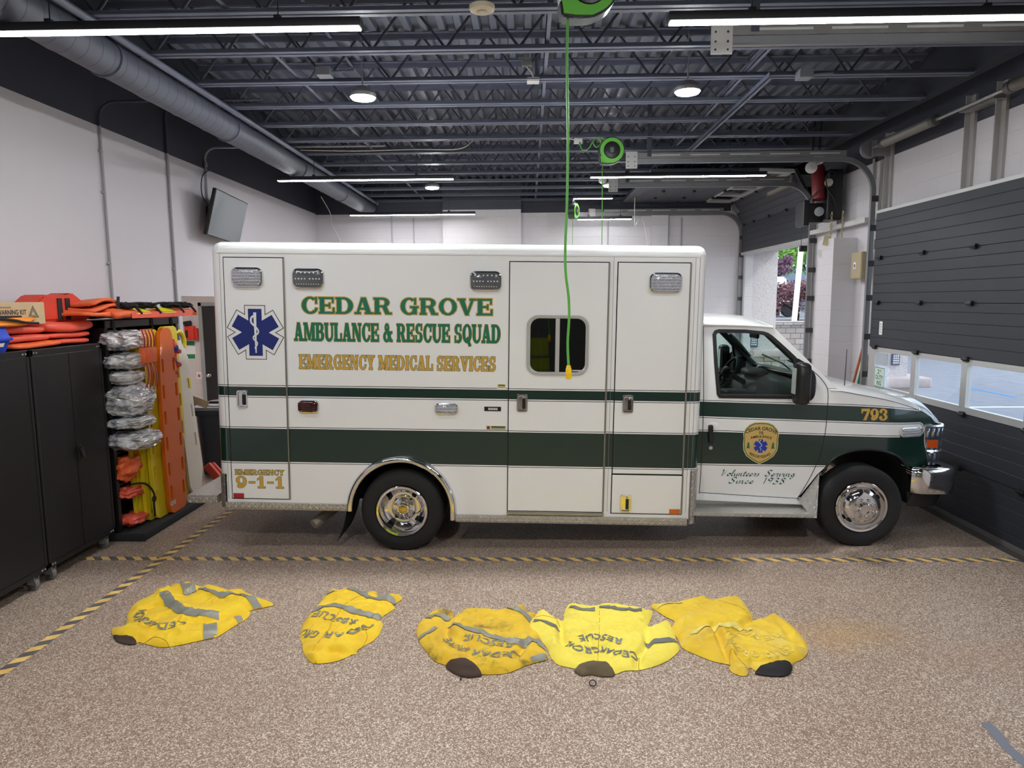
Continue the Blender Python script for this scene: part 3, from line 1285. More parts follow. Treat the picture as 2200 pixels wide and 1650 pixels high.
def vents(c, y0, y1, R, n, parent, rx=0.026, ry=0.017, a0=0.4):
    for k in range(n):
        a = a0 + 2 * pi * k / n
        b = B()
        q = Matrix.Rotation(-(a + pi / 2), 4, 'Y')
        pts = [(rx * cos(t), ry * sin(t)) for t in [2 * pi * i / 16 for i in range(16)]]
        b.prism(pts, y0, y1, 'y')
        bmesh.ops.transform(b.bm, matrix=Matrix.Translation((c[0] + R * cos(a), 0, c[2] + R * sin(a))) @ q, verts=b.bm.verts)
        b.build('vent_hole', M_under, parent)


RW = 0.365
rear_c = (-0.022, 0.0, 0.365)
front_c = (4.03, 0.13, 0.437)
# rear: deep dish outer wheel of a dual pair
b = B()
b.lathe([(0.224, -0.02), (0.228, 0.004), (0.222, 0.010), (0.205, 0.006), (0.200, -0.010), (0.192, -0.05), (0.176, -0.105), (0.150, -0.125), (0.115, -0.130),
         (0.105, -0.125), (0.098, -0.105), (0.060, -0.095), (0.055, -0.06), (0.045, -0.052), (0.001, -0.050)], (rear_c[0], 0.012, rear_c[2]), (0, -1, 0), 48, cap=False)
rw = b.build('rear_wheel', M_chrome, AMB)
tire((rear_c[0], 0.012 + 0.108, rear_c[2]), 0.215, RW, rw, 0.002)
tire((rear_c[0], 0.012 + 0.40, rear_c[2]), 0.215, RW, rw, 0.002)
studs(rw, rear_c, 0.012 + 0.12, 0.082, 8, 0.012, 0.045)
b = B()
b.lathe([(0.040, 0), (0.037, 0.006), (0.03, 0.008), (0.001, 0.008)], (rear_c[0], 0.012 + 0.052, rear_c[2]), (0, -1, 0), 20)
b.build('hub_cap', mat('brass_hub', S(205, 180, 90), 0.15, 0.9), rw)
vents(rear_c, 0.10, 0.135, 0.150, 4, rw, 0.022, 0.013, 0.9)
b = B()
b.tube(smooth_path([(rear_c[0] + 0.02, 0.012 + 0.04, rear_c[2] - 0.05), (rear_c[0] + 0.07, 0.02, rear_c[2] - 0.07), (rear_c[0] + 0.13, 0.05, rear_c[2] - 0.12)], 6), 0.005, 6)
b.build('valve_hose', M_chrome, rw)
# front: domed wheel
b = B()
fc = front_c
b.lathe([(0.224, -0.03), (0.228, 0.0), (0.222, 0.006), (0.206, 0.002), (0.200, -0.012), (0.190, -0.024), (0.182, -0.020), (0.172, 0.0), (0.155, 0.026), (0.125, 0.050), (0.112, 0.052),
         (0.108, 0.045), (0.100, 0.047), (0.060, 0.050), (0.056, 0.054), (0.054, 0.075), (0.048, 0.082), (0.034, 0.082), (0.032, 0.07), (0.001, 0.068)], (fc[0], fc[1], fc[2]), (0, -1, 0), 48, cap=False)
fw = b.build('front_wheel', M_chrome, AMB)
tire((fc[0], fc[1] + 0.110, fc[2]), 0.22, RW, fw, 0.074)
studs(fw, fc, fc[1] - 0.048, 0.082, 8, 0.012, 0.022)
vents(fc, fc[1] - 0.034, fc[1] - 0.02, 0.155, 2, fw, 0.024, 0.017, 0.75)
vents(fc, fc[1] - 0.034, fc[1] - 0.02, 0.155, 1, fw, 0.024, 0.017, 2.55)
# wheels of the far side, seen under the body
for src in (rw, fw):
    m2 = copy_tree(src, AMB)
    m2.rotation_euler = (0, 0, pi)
    cxx = rear_c[0] if src is rw else fc[0]
    m2.location = (2 * cxx, AW, 0)

# ================================================================== lettering
def ring_poly(cx, cy, rx, ry, ix, iy, a0, a1, n=14):
    out = []
    for k in range(n):
        t0, t1 = radians(a0 + (a1 - a0) * k / n), radians(a0 + (a1 - a0) * (k + 1) / n)
        out.append([(cx + rx * cos(t0), cy + ry * sin(t0)), (cx + rx * cos(t1), cy + ry * sin(t1)),
                    (cx + ix * cos(t1), cy + iy * sin(t1)), (cx + ix * cos(t0), cy + iy * sin(t0))])
    return out


def slab(c):
    """slab-serif capital: (advance, [('q', poly) | ('r', cx, cy, rx, ry, ix, iy, a0, a1)])"""
    T, h, s = 0.25, 0.105, 0.075
    q = lambda *p: ('q', list(p))
    rect = lambda x0, x1, y0, y1: ('q', [(x0, y0), (x1, y0), (x1, y1), (x0, y1)])
    stem = lambda x, t=T: [rect(x, x + t, 0, 1), rect(x - s, x + t + s, 0, h), rect(x - s, x + t + s, 1 - h, 1)]
    if c == 'A':
        return 1.08, [q((0.40, 1), (0.66, 1), (0.98, 0), (0.70, 0)), q((0.40, 1), (0.54, 1), (0.22, 0), (0.10, 0)), rect(0.24, 0.78, 0.27, 0.27 + h),
                      rect(0.0, 0.36, 0, h), rect(0.60, 1.08, 0, h)]
    if c == 'B':
        return 0.98, stem(0.08) + [rect(0.3, 0.56, 1 - h, 1), rect(0.3, 0.56, 0.46, 0.46 + h), rect(0.3, 0.6, 0, h),
                                   ('r', 0.54, 0.757, 0.36, 0.243, 0.12, 0.14, -90, 90), ('r', 0.56, 0.283, 0.40, 0.283, 0.14, 0.178, -90, 90)]
    if c in 'CG':
        L = [('r', 0.52, 0.5, 0.50, 0.52, 0.25, 0.415, 48, 312)]
        if c == 'C':
            return 0.98, L + [rect(0.82, 0.92, 0.60, 1.0), ('r', 0.60, 0.42, 0.36, 0.42, 0.22, 0.32, 285, 348)]
        return 1.10, L + [rect(0.82, 0.92, 0.60, 1.0), rect(0.72, 0.96, 0.02, 0.45), rect(0.58, 1.06, 0.40, 0.40 + h)]
    if c == 'D':
        return 1.08, stem(0.08) + [rect(0.3, 0.5, 1 - h, 1), rect(0.3, 0.5, 0, h), ('r', 0.48, 0.5, 0.54, 0.5, 0.27, 0.395, -90, 90)]
    if c == 'E':
        return 0.96, stem(0.08) + [rect(0.3, 0.86, 1 - h, 1), rect(0.3, 0.66, 0.45, 0.45 + h), rect(0.3, 0.9, 0, h),
                                   rect(0.79, 0.88, 0.66, 1), rect(0.60, 0.68, 0.34, 0.66), rect(0.82, 0.92, 0, 0.36)]
    if c == 'I':
        return 0.46, stem(0.10)
    if c == 'L':
        return 0.92, stem(0.08) + [rect(0.3, 0.86, 0, h), rect(0.78, 0.88, 0, 0.42)]
    if c == 'M':
        return 1.36, [rect(0.10, 0.21, 0, 1), rect(0.0, 0.33, 0, h), rect(0.0, 0.3, 1 - h, 1), rect(1.0, 1.26, 0, 1), rect(0.92, 1.34, 0, h), rect(1.0, 1.34, 1 - h, 1),
                      q((0.12, 1), (0.40, 1), (0.76, 0.05), (0.58, 0.05)), q((0.98, 1), (1.08, 1), (0.72, 0.05), (0.62, 0.05))]
    if c == 'N':
        return 1.12, [rect(0.10, 0.21, 0, 1), rect(0.0, 0.33, 0, h), rect(0.0, 0.3, 1 - h, 1), rect(0.86, 0.97, 0, 1), rect(0.74, 1.09, 1 - h, 1),
                      q((0.10, 1), (0.40, 1), (0.97, 0), (0.70, 0))]
    if c in 'OQ':
        L = [('r', 0.53, 0.5, 0.52, 0.52, 0.27, 0.415, 0, 360)]
        if c == 'Q':
            L += [q((0.45, 0.22), (0.62, 0.30), (1.0, -0.16), (0.78, -0.2))]
        return 1.06, L
    if c == 'R':
        return 1.08, stem(0.08) + [rect(0.3, 0.56, 1 - h, 1), rect(0.3, 0.56, 0.43, 0.43 + h), ('r', 0.54, 0.715, 0.38, 0.285, 0.13, 0.18, -90, 90),
                                   q((0.48, 0.50), (0.74, 0.50), (0.96, 0.0), (0.70, 0.0)), rect(0.70, 1.06, 0, h)]
    if c == 'S':
        return 0.90, [('r', 0.42, 0.735, 0.36, 0.285, 0.13, 0.185, 40, 270), ('r', 0.46, 0.265, 0.38, 0.285, 0.13, 0.175, -140, 92), rect(0.70, 0.79, 0.66, 1.0), rect(0.06, 0.15, 0, 0.36)]
    if c == 'U':
        return 1.08, [rect(0.10, 0.35, 0.36, 1), rect(0.0, 0.43, 1 - h, 1), rect(0.86, 0.97, 0.36, 1), rect(0.74, 1.08, 1 - h, 1),
                      ('r', 0.535, 0.38, 0.435, 0.40, 0.185, 0.27, 180, 270), ('r', 0.535, 0.38, 0.435, 0.40, 0.325, 0.27, 270, 360)]
    if c == 'V':
        return 1.08, [q((0.06, 1), (0.36, 1), (0.66, 0), (0.46, 0)), q((0.82, 1), (0.96, 1), (0.62, 0), (0.50, 0)), rect(0.0, 0.46, 1 - h, 1), rect(0.70, 1.08, 1 - h, 1)]
    if c == 'Y':
        return 1.04, [q((0.06, 1), (0.34, 1), (0.62, 0.42), (0.40, 0.36)), q((0.80, 1), (0.94, 1), (0.62, 0.40), (0.48, 0.42)), rect(0.40, 0.64, 0, 0.48),
                      rect(0.0, 0.44, 1 - h, 1), rect(0.68, 1.04, 1 - h, 1), rect(0.30, 0.74, 0, h)]
    if c == '&':
        return 1.10, [('r', 0.44, 0.77, 0.24, 0.25, 0.08, 0.15, 0, 360), ('r', 0.40, 0.28, 0.38, 0.30, 0.17, 0.18, 100, 360),
                      q((0.26, 0.70), (0.46, 0.72), (1.06, 0.02), (0.80, 0.0)), rect(0.66, 1.04, 0.46, 0.46 + h), q((0.72, 0.28), (0.80, 0.24), (0.92, 0.5), (0.82, 0.52)), rect(0.80, 1.06, 0, h)]
    if c == '9':
        return 0.92, [('r', 0.45, 0.66, 0.43, 0.36, 0.17, 0.26, 0, 360), ('r', 0.40, 0.56, 0.48, 0.56, 0.22, 0.46, -95, 20), ('r', 0.30, 0.16, 0.18, 0.17, 0.04, 0.04, 0, 360)]
    if c == '1':
        return 0.70, [rect(0.24, 0.50, 0, 1), rect(0.06, 0.68, 0, h * 1.2), q((0.04, 0.80), (0.30, 1.0), (0.30, 0.86), (0.04, 0.68))]
    if c == '7':
        return 0.92, [rect(0.04, 0.90, 0.80, 1.0), rect(0.04, 0.16, 0.62, 1.0), q((0.68, 0.84), (0.90, 0.84), (0.56, 0.0), (0.28, 0.0)), rect(0.26, 0.56, 0, 0.05)]
    if c == '3':
        return 0.92, [('r', 0.42, 0.745, 0.42, 0.275, 0.17, 0.165, -90, 150), ('r', 0.42, 0.28, 0.46, 0.30, 0.20, 0.19, -150, 90),
                      ('r', 0.17, 0.78, 0.14, 0.14, 0.02, 0.02, 0, 360), ('r', 0.16, 0.22, 0.15, 0.15, 0.02, 0.02, 0, 360)]
    if c == '-':
        return 0.62, [rect(0.06, 0.56, 0.42, 0.56)]
    return 0.45, []


def grow(poly, e):
    """offset a convex polygon outwards"""
    n = len(poly)
    ar = sum(poly[i][0] * poly[(i + 1) % n][1] - poly[(i + 1) % n][0] * poly[i][1] for i in range(n))
    P = poly if ar > 0 else poly[::-1]
    out = []
    for i in range(n):
        a, p, c = P[i - 1], P[i], P[(i + 1) % n]
        d1 = Vector((p[0] - a[0], p[1] - a[1])).normalized()
        d2 = Vector((c[0] - p[0], c[1] - p[1])).normalized()
        n1, n2 = Vector((d1.y, -d1.x)), Vector((d2.y, -d2.x))
        k = n1 + n2
        k = k / max(0.35, (1 + n1.dot(n2)))
        out.append((p[0] + k.x * e, p[1] + k.y * e))
    return out


def slab_word(txt, x0, x1, z0, z1, y, edge, gap=0.10, fat=0.0):
    """builders (face, outline) for a word in slab capitals fitted to a box on a plane y"""
    adv = 0
    L = []
    for ch in txt:
        w, pr = slab(ch)
        L.append((adv, pr))
        adv += w + (gap if ch != ' ' else 0.0)
    adv -= gap
    sx, sz = (x1 - x0) / adv, (z1 - z0)
    fb, ob = B(), B()
    y_ = y
    for a, prs in L:
        for kk, pr in enumerate(prs):
            y = y_ - 0.00005 * kk
            if pr[0] == 'q':
                P = [(x0 + (a + px) * sx, z0 + pz * sz) for px, pz in pr[1]]
                fb.prism(grow(P, fat) if fat else P, y, y - 0.0008, 'y')
                if edge:
                    ob.prism(grow(P, edge + fat), y + 0.0004, y - 0.0004, 'y')
            else:
                _, cx_, cy_, rx, ry, ix, iy, a0, a1 = pr
                C = (x0 + (a + cx_) * sx, z0 + cy_ * sz)
                for P in ring_poly(C[0], C[1], rx * sx + fat, ry * sz + fat, max(0.001, ix * sx - fat), max(0.001, iy * sz - fat), a0, a1):
                    fb.prism(P, y, y - 0.0008, 'y')
                if edge:
                    full = abs(a1 - a0) >= 359
                    da = 0 if full else math.degrees(edge / (0.5 * (rx * sx + ry * sz)))
                    for P in ring_poly(C[0], C[1], rx * sx + edge + fat, ry * sz + edge + fat, max(0.001, ix * sx - edge - fat), max(0.001, iy * sz - edge - fat), a0 - da, a1 + da):
                        ob.prism(P, y + 0.0004, y - 0.0004, 'y')
    return fb, ob


M_tgreen = mat('letter_green', S(18, 116, 88), 0.4)
M_tgold = mat('letter_gold', S(212, 168, 72), 0.4)
M_dgreen = mat('letter_dark_green', S(60, 96, 70), 0.4)


def word(txt, x0, x1, z0, z1, face, edge_m, edge=0.006, y=-0.0015, parent=None, gap=0.10, label='', fat=0.0):
    """each word of a line is a part of its own"""
    widths = [sum(slab(c)[0] + gap for c in w) - gap for w in txt.split(' ')]
    sp = slab(' ')[0] + gap
    k = (x1 - x0) / (sum(widths) + sp * (len(widths) - 1))
    x = x0
    for w, wd in zip(txt.split(' '), widths):
        fb, ob = slab_word(w, x, x + wd * k, z0, z1, y, edge if edge_m else 0, gap, fat)
        f = fb.build('lettering', face, parent or AMB)
        if edge_m:
            ob.build('outline', edge_m, f)
        else:
            ob.bm.free()
        f['label'] = '%s lettering reading %s' % (label, w)
        x += (wd + sp) * k


word('CEDAR GROVE', -0.858, 0.770, 2.088, 2.226, M_tgreen, M_tgold, 0.007, gap=0.03, label='green gold-edged', fat=0.001)
word('AMBULANCE & RESCUE SQUAD', -0.925, 0.835, 1.856, 2.008, M_tgreen, M_tgold, 0.0035, gap=0.09, label='green', fat=0.0035)
word('EMERGENCY MEDICAL SERVICES', -0.890, 0.795, 1.616, 1.736, M_tgold, M_dgreen, 0.0032, gap=0.10, label='gold', fat=0.002)
word('EMERGENCY', -1.478, -1.045, 0.678, 0.724, M_tgold, M_dgreen, 0.003, y=-0.0112, parent=d_rear, gap=0.06, label='small gold')
word('9-1-1', -1.474, -1.050, 0.560, 0.664, M_tgold, M_dgreen, 0.003, y=-0.0112, parent=d_rear, gap=0.10, label='gold')


def star(cx, cz, L, w, y, parent, layers, squash=1.0, nm='star_of_life'):
    """six-barred star with rod and snake"""
    root = None
    for i, (e, m) in enumerate(layers):
        b = B()
        for k in range(3):
            a = radians(60 * k)
            P = []
            for sx, sz in ((-w - e, -L - e), (w + e, -L - e), (w + e, L + e), (-w - e, L + e)):
                P.append((cx + sx * cos(a) - sz * sin(a), cz + sx * sin(a) + sz * cos(a)))
            b.prism(P, y - 0.00006 * k, y - 0.0006 * (i + 1) - 0.00006 * k, 'y')
        o = b.build(nm if root is None else 'star_layer', m, root or parent)
        root = root or o
    return root


M_blue = mat('star_blue', S(26, 44, 118), 0.4)
M_ink = mat('ink_black', S(18, 20, 24), 0.5)
M_wht = mat('vinyl_white', S(238, 238, 236), 0.4)
scx, scz, SL, sw = -1.2555, 1.922, 0.200, 0.058
st = star(scx, scz, SL, sw, -0.0102, d_rear, [(0.032, M_ink), (0.026, M_wht), (0.0, M_blue)])
b = B()
yy = -0.0123
b.prism([(scx - 0.013, scz + 0.17), (scx + 0.013, scz + 0.17), (scx + 0.006, scz - 0.175), (scx - 0.004, scz - 0.175)], yy, yy - 0.0008, 'y')
def snake(b, cx, cz, s, y):
    P = smooth_path([(cx + 0.002 * s, y, cz + 0.145 * s), (cx - 0.03 * s, y, cz + 0.125 * s), (cx - 0.033 * s, y, cz + 0.085 * s), (cx - 0.005 * s, y, cz + 0.055 * s), (cx + 0.024 * s, y, cz + 0.02 * s),
                     (cx + 0.02 * s, y, cz - 0.01 * s), (cx - 0.016 * s, y, cz - 0.035 * s), (cx - 0.014 * s, y, cz - 0.06 * s), (cx + 0.014 * s, y, cz - 0.085 * s), (cx + 0.010 * s, y, cz - 0.11 * s), (cx - 0.006 * s, y, cz - 0.13 * s), (cx + 0.004 * s, y, cz - 0.15 * s)], 6)
    n = len(P)
    ws = [0.0095 * s * (1 - 0.62 * i / n) for i in range(n)]
    for i in range(n - 1):
        d = (P[i + 1] - P[i]).normalized()
        nn = Vector((-d.z, 0, d.x))
        b.prism([((P[i] + nn * ws[i]).x, (P[i] + nn * ws[i]).z), ((P[i + 1] + nn * ws[i + 1]).x, (P[i + 1] + nn * ws[i + 1]).z),
                 ((P[i + 1] - nn * ws[i + 1]).x, (P[i + 1] - nn * ws[i + 1]).z), ((P[i] - nn * ws[i]).x, (P[i] - nn * ws[i]).z)], y, y - 0.0008, 'y')
snake(b, scx, scz, 1.0, yy - 0.0009)
b.build('rod_and_snake', M_wht, st)
# ================================================================== cab of the ambulance
def fcab(x, z):
    y = 0.19
    if z < 1.42:
        y += 0.05 * ((z - 1.0) / 0.55) ** 2
    else:
        y += 0.029 + (z - 1.42) * 0.2
    if x > 4.15:
        y += 0.16 * ((x - 4.15) / 0.55) ** 2
    return y


def lerp_tab(T, x):
    if x <= T[0][0]:
        return T[0][1]
    for (a, b_), (c, d) in zip(T, T[1:]):
        if x <= c:
            return b_ + (d - b_) * (x - a) / (c - a)
    return T[-1][1]


archF = [(3.70, 0.70), (3.733, 0.793), (3.782, 0.852), (3.846, 0.895), (3.95, 0.930), (4.066, 0.943), (4.19, 0.936), (4.294, 0.908), (4.385, 0.860), (4.445, 0.800), (4.46, 0.775)]
hood_edge = [(3.70, 1.462), (3.79, 1.462), (3.9, 1.445), (4.2, 1.392), (4.45, 1.325), (4.6, 1.268), (4.70, 1.215), (4.76, 1.16)]
outer = [(2.55, 0.50), (3.50, 0.458), (3.52, 0.50), (3.655, 0.71)] + archF[1:] + \
        [(4.70, 0.775), (4.695, 0.84), (4.655, 0.93), (4.630, 1.00), (4.622, 1.145), (4.76, 1.16)] + hood_edge[::-1][1:-2] + \
        [(3.79, 1.480), (3.70, 1.565), (3.597, 1.660), (3.50, 1.760), (3.396, 1.858), (3.30, 1.950), (3.235, 2.008), (2.99, 2.020), (2.55, 2.030)]
winhole = [(2.763, 1.392), (3.455, 1.392), (3.455, 1.60), (3.43, 1.735), (3.36, 1.802), (3.294, 1.862), (3.225, 1.922), (3.19, 1.945), (3.15, 1.958), (2.99, 1.972), (2.76, 1.972), (2.728, 1.962), (2.712, 1.935), (2.724, 1.685), (2.745, 1.42)]


def side(mirror):
    b = B()
    if not mirror:
        b.sheet(outer, [winhole], lambda x, z: (x, fcab(x, z), z), 0.055, lambda x, z: (0, 0.035, 0))
    else:
        b.sheet(outer, [winhole], lambda x, z: (x, AW - fcab(x, z), z), 0.09, lambda x, z: (0, -0.035, 0))
    return b


cab = side(False).build('cab_side', M_cab, AMB)
side(True).build('cab_side', M_cab, AMB)
# shut lines of the cab door
def shut(pts, w=0.005, name='shut_line', off=0.0015, m=None):
    b = B()
    P = smooth_path([(x, 0, z) for x, z in pts], 6)
    n = len(P)
    for i in range(n - 1):
        d = (P[i + 1] - P[i]).normalized()
        nn = Vector((-d.z, 0, d.x)) * w / 2
        q = []
        for p in (P[i] + nn, P[i + 1] + nn, P[i + 1] - nn, P[i] - nn):
            q.append(b.v(p.x, fcab(p.x, p.z) - off, p.z))
        b.face(q)
    return b.build(name, m or M_gap, AMB, recalc=False)


shut([(3.545, 1.655), (3.60, 1.61), (3.66, 1.55), (3.705, 1.47), (3.708, 1.33), (3.702, 1.203), (3.692, 1.075), (3.668, 0.90), (3.635, 0.791), (3.57, 0.62), (3.503, 0.475)], 0.006)
shut([(2.624, 2.015), (2.622, 1.277), (2.623, 0.822), (2.626, 0.51)], 0.006)
shut([(2.626, 0.520), (3.06, 0.497), (3.50, 0.478)], 0.005)
shut([(3.705, 1.475), (3.79, 1.472)], 0.004)
shut([(3.79, 1.462), (3.9, 1.440), (4.2, 1.387), (4.45, 1.320), (4.6, 1.263)], 0.004)
# wheel arch lip
b = B()
P = smooth_path([(x, fcab(x, z) + 0.004, z) for x, z in archF], 4)
b.tube(P, 0.012, 6)
b.build('arch_lip', M_blackpl, AMB)
b = B()
ac = (4.075, 0.50)
b.grid(lambda u, v: (ac[0] + 0.44 * cos(pi * 1.15 * u - 0.15), 0.24 + v * (AW - 0.48), ac[1] + 0.46 * sin(pi * 1.15 * u - 0.15)), 22, 2)
b.build('front_wheel_well', M_under, AMB)

# rocker panel under the door and the running board
b = B()
b.prism([(2.56, 0.455), (3.60, 0.425), (3.58, 0.475), (3.50, 0.462), (2.56, 0.502)], 0.215, 0.30, 'y')
b.build('rocker_panel', mat('rocker_white', WHITE, 0.35, coat=0.5), AMB)
b = B()
b.box(2.52, 3.555, -0.005, 0.34, 0.372, 0.405, 0.006)
b.build('running_board', M_tread, AMB)
b = B()
b.box(2.52, 3.56, 0.27, 0.30, 0.40, 0.465, 0.004)
b.build('kick_plate', mat('kick_alu', S(200, 198, 192), 0.35, 0.7), AMB)
b = B()
A_, B_, C_, D_ = Vector((3.672, 0.200, 0.722)), Vector((3.508, 0.212, 0.462)), Vector((3.545, -0.004, 0.374)), Vector((3.586, -0.004, 0.374))
off = Vector((0.006, 0.016, 0.0))
f1 = [b.v(p) for p in (A_, B_, C_, D_)]
f2 = [b.v(p + off) for p in (A_, B_, C_, D_)]
b.face(f1)
b.face(f2[::-1])
for k in range(4):
    b.face((f1[k], f2[k], f2[(k + 1) % 4], f1[(k + 1) % 4]))
b.build('splash_guard', M_tread, AMB)

# hood
def hood_z(x):
    return lerp_tab([(3.70, 1.525), (3.89, 1.505), (4.26, 1.452), (4.55, 1.385), (4.66, 1.362), (4.715, 1.336), (4.76, 1.298), (4.80, 1.235), (4.825, 1.15)], x)


def hood_pt(u, v):
    x = 3.72 + u * (4.825 - 3.72)
    y0 = fcab(min(x, 4.74), 1.3) + 0.002
    y1 = AW - y0
    s = 2 * v - 1
    zs = lerp_tab(hood_edge + [(4.825, 1.14)], x)
    zc = hood_z(x)
    k = (1 - abs(s) ** 5.0) ** (1 / 1.6)
    bul = 0.05 * (1 - s * s) * max(0, (x - 4.4) / 0.42) ** 2
    return (x + bul, y0 + (y1 - y0) * v, zs + (zc - zs) * k)


b = B()
b.grid(hood_pt, 34, 44)
b.build('hood', M_cab, AMB, sharp=60)
# cowl grille and wipers
b = B()
b.grid(lambda u, v: (3.60 + 0.20 * u + 0.05 * sin(pi * v), 0.36 + v * (AW - 0.72), 1.535 - 0.012 * u), 4, 12)
b.build('cowl_grille', M_blackpl, AMB)
for y in (0.55, 1.3):
    b = B()
    b.tube([(3.78, y, 1.535), (3.70, y + 0.02, 1.60), (3.62, y + 0.4, 1.66)], 0.009, 6)
    b.build('wiper', M_blackpl, AMB)
b = B()
b.lathe([(0.022, 0), (0.020, 0.012), (0.006, 0.03), (0.004, 0.045), (0.0025, 0.36), (0.001, 0.365)], (3.93, 0.40, 1.448), (0, 0, 1), 10)
b.lathe([(0.036, 0), (0.03, 0.012), (0.01, 0.022), (0.001, 0.022)], (3.93, 0.40, 1.446), (0, 0, 1), 14)
b.build('antenna', M_blackpl, AMB)

# roof
def roof_pt(u, v):
    s = 2 * v - 1
    x = 2.50 + u * (0.735 + 0.155 * (1 - s * s)) 
    edge = fcab(2.9, 2.01) + 0.002
    y = edge + v * (AW - 2 * edge)
    crown = 0.085 * (1 - abs(s) ** 3.2)
    front = max(0.0, (u - 0.55) / 0.45)
    return (x, y, 2.022 + crown * (1 - 0.85 * front ** 2.4) - 0.012 * front)


b = B()
b.grid(roof_pt, 14, 26)
b.build('cab_roof', mat('cab_roof_white', WHITE, 0.3, coat=0.8), AMB, sharp=60)
b = B()
b.tube(smooth_path([(2.5, 0.325, 2.024), (2.99, 0.327, 2.018), (3.235, 0.332, 2.004)], 4), 0.012, 8)
b.build('drip_rail', MATS['cab_roof_white'], AMB)

# glass
pane('tinted_glass', (0.80, 0.92, 0.88))
pane('windscreen_glass', (0.86, 0.95, 0.93))
def frame(P, inset, w, name, mirror=False):
    """rubber surround of a side window"""
    b = B()
    cx_ = sum(p[0] for p in P) / len(P)
    cz_ = sum(p[1] for p in P) / len(P)
    G = grow(P, 0.010)
    I = grow(P, -w)
    rings = []
    for Q, o in ((G, -0.004), (G, -0.010), (P, -0.014), (I, -0.010), (I, 0.02)):
        rings.append([b.v(x, (fcab(x, z) + o) if not mirror else AW - (fcab(x, z) + o), z) for x, z in Q])
    n = len(P)
    for a, c in zip(rings, rings[1:]):
        for k in range(n):
            b.face((a[k], a[(k + 1) % n], c[(k + 1) % n], c[k]))
    return b.build(name, M_rubber, AMB)


frame(winhole, 0, 0.022, 'window_rubber')
frame(winhole, 0, 0.022, 'window_rubber', True)
for mir in (False, True):
    b = B()
    b.sheet(winhole, [], (lambda x, z: (x, fcab(x, z) + 0.016, z)) if not mir else (lambda x, z: (x, AW - fcab(x, z) - 0.016, z)), 0.2)
    b.build('side_glass', MATS['tinted_glass'], AMB)
b = B()
def ws(u, v):
    s = 2 * v - 1
    bow = 1 - s * s
    xb, xt = 3.775 + 0.0 * bow, 3.25 + 0.10 * bow
    zb, zt = 1.500 + 0.03 * bow, 1.990 + 0.02 * bow
    yb, yt = 0.26 + v * (AW - 0.52), 0.345 + v * (AW - 0.69)
    return (xb + (xt - xb) * u, yb + (yt - yb) * u, zb + (zt - zb) * u)
b.grid(ws, 4, 14)
b.build('windscreen', MATS['windscreen_glass'], AMB)

# mirror on the near door, mirror of the far door seen through the cab
def mirror(y0, sgn, name):
    b = B()
    c = (3.39, y0, 1.54)
    b.grid(lambda u, v: (c[0] + (0.062 if cos(2 * pi * u) > 0 else 0.050) * math.copysign(abs(cos(2 * pi * u)) ** 0.55, cos(2 * pi * u)),
                         c[1] + sgn * 0.10 * math.copysign(abs(sin(2 * pi * u)) ** 0.6, sin(2 * pi * u)) * (1 - 0.25 * abs(2 * v - 1) ** 4),
                         c[2] + (v - 0.5) * 0.315 + 0.0), 28, 10, cu=True)
    # domed ends
    for vz, s in ((0.1575, 1), (-0.1575, -1)):
        b.blob((c[0] + 0.004, c[1], c[2] + vz - s * 0.01), (0.056, 0.085, 0.035), 0.0, pw=0.8)
    o = b.build(name, mat('mirror_black', S(30, 30, 32), 0.38), AMB, sharp=60)
    b = B()
    b.cbox((c[0] - 0.052, c[1] + sgn * 0.025, c[2] + 0.02), (0.006, 0.085, 0.22), 0.002)
    b.build('mirror_glass', mat('mirror_glass', S(196, 208, 200), 0.25, 0.35), o)
    b = B()
    b.blob((3.485, c[1] + sgn * 0.10, 1.515), (0.055, 0.10, 0.135), 0.0, pw=0.75)
    b.prism([(3.43, 1.395), (3.57, 1.395), (3.585, 1.60), (3.50, 1.70), (3.44, 1.735)], (0.225 if sgn > 0 else AW - 0.225), (0.29 if sgn > 0 else AW - 0.29), 'y')
    b.build('mirror_arm', MATS['mirror_black'], o)
    return o


mirror(0.02, 1, 'mirror')
mirror(AW - 0.02, -1, 'mirror')

# door handle, lock
b = B()
b.cbox((2.690, fcab(2.69, 1.06) - 0.018, 1.065), (0.042, 0.035, 0.165), 0.012, Matrix.Rotation(radians(-4), 3, 'Y'))
b.build('cab_handle', M_blackpl, AMB)
b = B()
b.lathe([(0.017, 0), (0.016, 0.006), (0.006, 0.008), (0.001, 0.006)], (2.699, fcab(2.7, .94), 0.938), (0, -1, 0), 16)
b.build('cab_lock', M_alu, AMB)
b = B()
b.blob((2.715, fcab(2.72, 1.08) + 0.004, 1.12), (0.05, 0.009, 0.045), 0.0, pw=0.8)
b.build('handle_cup', M_cab, AMB)

# fender light, headlight, nose, bumper
l = marker(4.338, 4.578, 1.048, 1.140, 0.0, M_lensc, AMB, 'fender_light', r=0.35)
sl = atan2(fcab(4.578, 1.1) - fcab(4.338, 1.1), 0.24)
l.matrix_local = Matrix.Translation((4.458, fcab(4.458, 1.1) + 0.012, 1.094)) @ Matrix.Rotation(sl, 4, 'Z') @ Matrix.Translation((-4.458, 0, -1.094))

M_headglass = lens_material('headlight_lens', S(120, 128, 142), S(214, 222, 236), 0.05, 0.06)
M_headglass.node_tree.nodes['Principled BSDF'].inputs['Metallic'].default_value = 0.75
b = B()
